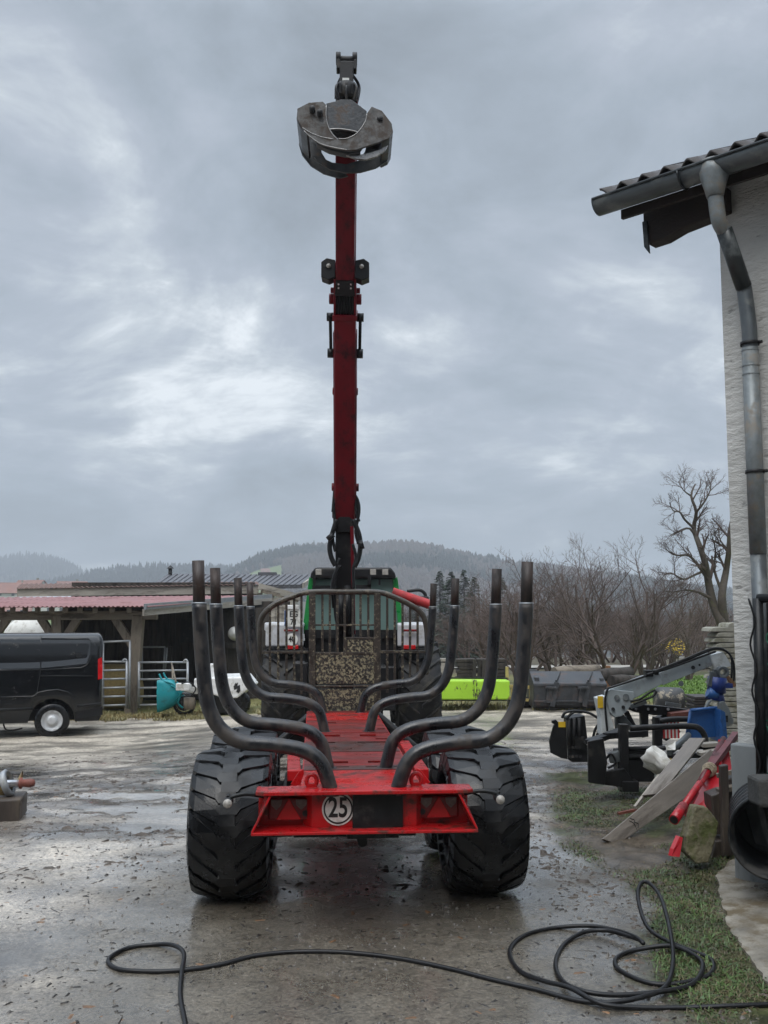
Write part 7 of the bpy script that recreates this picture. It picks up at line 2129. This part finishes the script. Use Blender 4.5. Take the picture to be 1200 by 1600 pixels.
tuft_field('grass', 'grass_green', 8000, verge_sampler(.53, 1), (.012, .050), (.003, .009), 1, (.5, 1.5))
tuft_field('grass', 'grass_olive', 26000, verge_sampler(.43, 1), (.008, .032), (.003, .008), 2, (.7, 1.7))
tuft_field('weeds', 'weed_green', 5000, verge_sampler(.52, 1), (.008, .026), (.010, .024), 6, (.8, 1.6))
def edge_sampler(g, n):
    x = g.uniform(-9, 9, n * 3); y = 20.7 + g.exponential(.9, n * 3) - .22 * x * (x < 0)
    ok = (fbm(x * .9, y * .9, 3, 97) > .40)
    return x[ok][:n], y[ok][:n], np.full(min(n, ok.sum()), 1.0)
tuft_field('dry_grass', 'grass_dry', 9000, edge_sampler, (.05, .16), (.012, .03), 3)
def lawn_sampler(g, n):
    x = g.uniform(6.3, 13, n); y = g.uniform(24, 36, n); return x, y, np.full(n, 1.0)
tuft_field('lawn_grass', 'grass_lawn', 9000, lawn_sampler, (.04, .10), (.02, .04), 4)
def straw_sampler(g, n):
    x = g.uniform(-9.5, -3.2, n); y = 22.9 + g.normal(0, .35, n); return x, y, np.full(n, 1.0)
tuft_field('straw_litter', 'straw', 3500, straw_sampler, (.04, .14), (.012, .03), 5)
# bits of bark, leaves, crumbs and twigs trodden into the yard
def litter(name, m, n, box, size, seed, thr=None, flat=.35, elong=2.2):
    g = np.random.default_rng(seed)
    x = g.uniform(box[0], box[1], n * 3); y = box[2] * (box[3] / box[2]) ** g.random(n * 3)
    ok = np.abs(x) < y * .46 + .3
    if thr is not None: ok &= fbm(x * 1.3 + 5, y * 1.3, 3, seed) > thr - .1 + g.uniform(0, .2, len(x))
    ok &= relief(x, y) > pud(x, y) - .004
    x, y = x[ok][:n], y[ok][:n]; n = len(x)
    z = surf(x, y)
    s = size[0] * (size[1] / size[0]) ** (g.random(n) ** 2.2)
    tem = np.array([[-1, -.5, 0], [1, -.6, 0], [.8, .6, 0], [-.9, .5, 0], [-.5, -.2, 1], [.55, -.3, .8], [.4, .3, 1], [-.5, .25, .7]], float)
    V = np.repeat(tem[None], n, 0) * g.uniform(.6, 1.4, (n, 8, 3))
    el = g.uniform(.8, elong, n)
    V[..., 0] *= (s * el / 2)[:, None]; V[..., 1] *= (s / 2)[:, None]; V[..., 2] *= (s * flat * g.uniform(.4, 1.3, n))[:, None]
    a = g.uniform(0, 2 * PI, n); c, q = np.cos(a)[:, None], np.sin(a)[:, None]
    X = V[..., 0] * c - V[..., 1] * q + x[:, None]; Y = V[..., 0] * q + V[..., 1] * c + y[:, None]; Z = V[..., 2] + z[:, None] - .002
    V = np.stack([X, Y, Z], -1).reshape(-1, 3)
    F = (np.array([[0, 1, 5, 4], [1, 2, 6, 5], [2, 3, 7, 6], [3, 0, 4, 7], [4, 5, 6, 7]])[None] + (np.arange(n) * 8)[:, None, None]).reshape(-1, 4)
    me = bpy.data.meshes.new(name)
    me.vertices.add(len(V)); me.vertices.foreach_set('co', V.ravel()); me.loops.add(F.size); me.loops.foreach_set('vertex_index', F.ravel())
    me.polygons.add(len(F)); me.polygons.foreach_set('loop_start', np.arange(len(F)) * 4); me.polygons.foreach_set('loop_total', np.full(len(F), 4)); me.update(calc_edges=True)
    me.materials.append(MATS[m]); o = bpy.data.objects.new(name, me); COL.objects.link(o); o['kind'] = 'stuff'; return o
litter('verge_litter', 'litter_brown', 5000, (1.2, 3.2, 3.8, 11), (.008, .035), 66, None, .3, 2.5)
litter('bark_crumbs', 'litter_dark', 12000, (-4.5, 3.0, 3.8, 12), (.003, .027), 61, None, .35, 2.4)
litter('mud_clods', 'litter_brown', 2600, (-6, 3.0, 6.6, 15), (.012, .06), 62, .50, .30, 2.6)
litter('gravel', 'litter_grey', 7000, (-6, 3.2, 4.0, 14), (.005, .024), 63, .46, .5, 1.5)
litter('leaf_litter', 'litter_leaf', 700, (-4.5, 3.0, 3.9, 12), (.015, .05), 64, None, .12, 1.8)
litter('twig_litter', 'litter_dark', 420, (-4.5, 2.6, 3.9, 12), (.006, .012), 65, None, .7, 16)

# ------------------------------------------------------------------ black cable snaking over the yard
CR = .0118
cpx = [(300, 1660, 0), (290, 1605, 0), (282, 1560, 0), (284, 1525, .012), (287, 1500, .025), (270, 1484, .015), (238, 1479, 0), (200, 1484, 0), (174, 1497, 0), (170, 1508, 0), (188, 1518, 0), (235, 1521, 0), (285, 1519, 0), (345, 1510, 0), (400, 1496, 0), (465, 1490, 0), (540, 1491, 0), (620, 1500, 0), (700, 1516, 0), (770, 1534, 0), (840, 1550, 0), (900, 1566, .0), (950, 1574, .012), (1000, 1569, .02), (1040, 1550, .015), (1052, 1515, .03), (1048, 1485, .09), (1034, 1450, .16), (1015, 1430, .18), (1002, 1429, .17), (998, 1440, .12), (1012, 1465, .05), (1045, 1480, .02), (1090, 1492, 0), (1112, 1503, 0), (1114, 1520, 0), (1095, 1532, .0), (1050, 1541, 0), (1010, 1538, 0), (970, 1520, 0), (961, 1505, 0), (972, 1494, 0), (1000, 1489, .01), (1050, 1490, .03), (1090, 1505, .02), (1098, 1522, .015), (1080, 1545, .01), (1030, 1560, .02), (960, 1565, .02), (910, 1560, .025), (880, 1540, .01), (868, 1510, 0), (880, 1480, 0), (910, 1463, .01), (945, 1462, .02), (975, 1472, .03), (1000, 1482, .035), (1005, 1487, .035), (992, 1478, .04), (960, 1464, .03), (920, 1455, .02), (870, 1452, 0), (825, 1462, 0), (800, 1480, 0), (798, 1500, 0), (815, 1522, 0), (850, 1541, .015), (890, 1556, .028), (940, 1576, .012), (1000, 1578, 0), (1070, 1578, 0), (1150, 1575, 0), (1230, 1571, 0), (1330, 1560, 0)]
pts = [G(x, y) + Vector((0, 0, CR * .8 + h)) for x, y, h in cpx]
b = MB(); b.tube(spline(pts, 7), CR, 10)
cb = b.build('cable', 'cable_black', None, origin=tuple(pts[0])); tag(cb, 'thick black cable lying in loops across the wet foreground', 'cable')
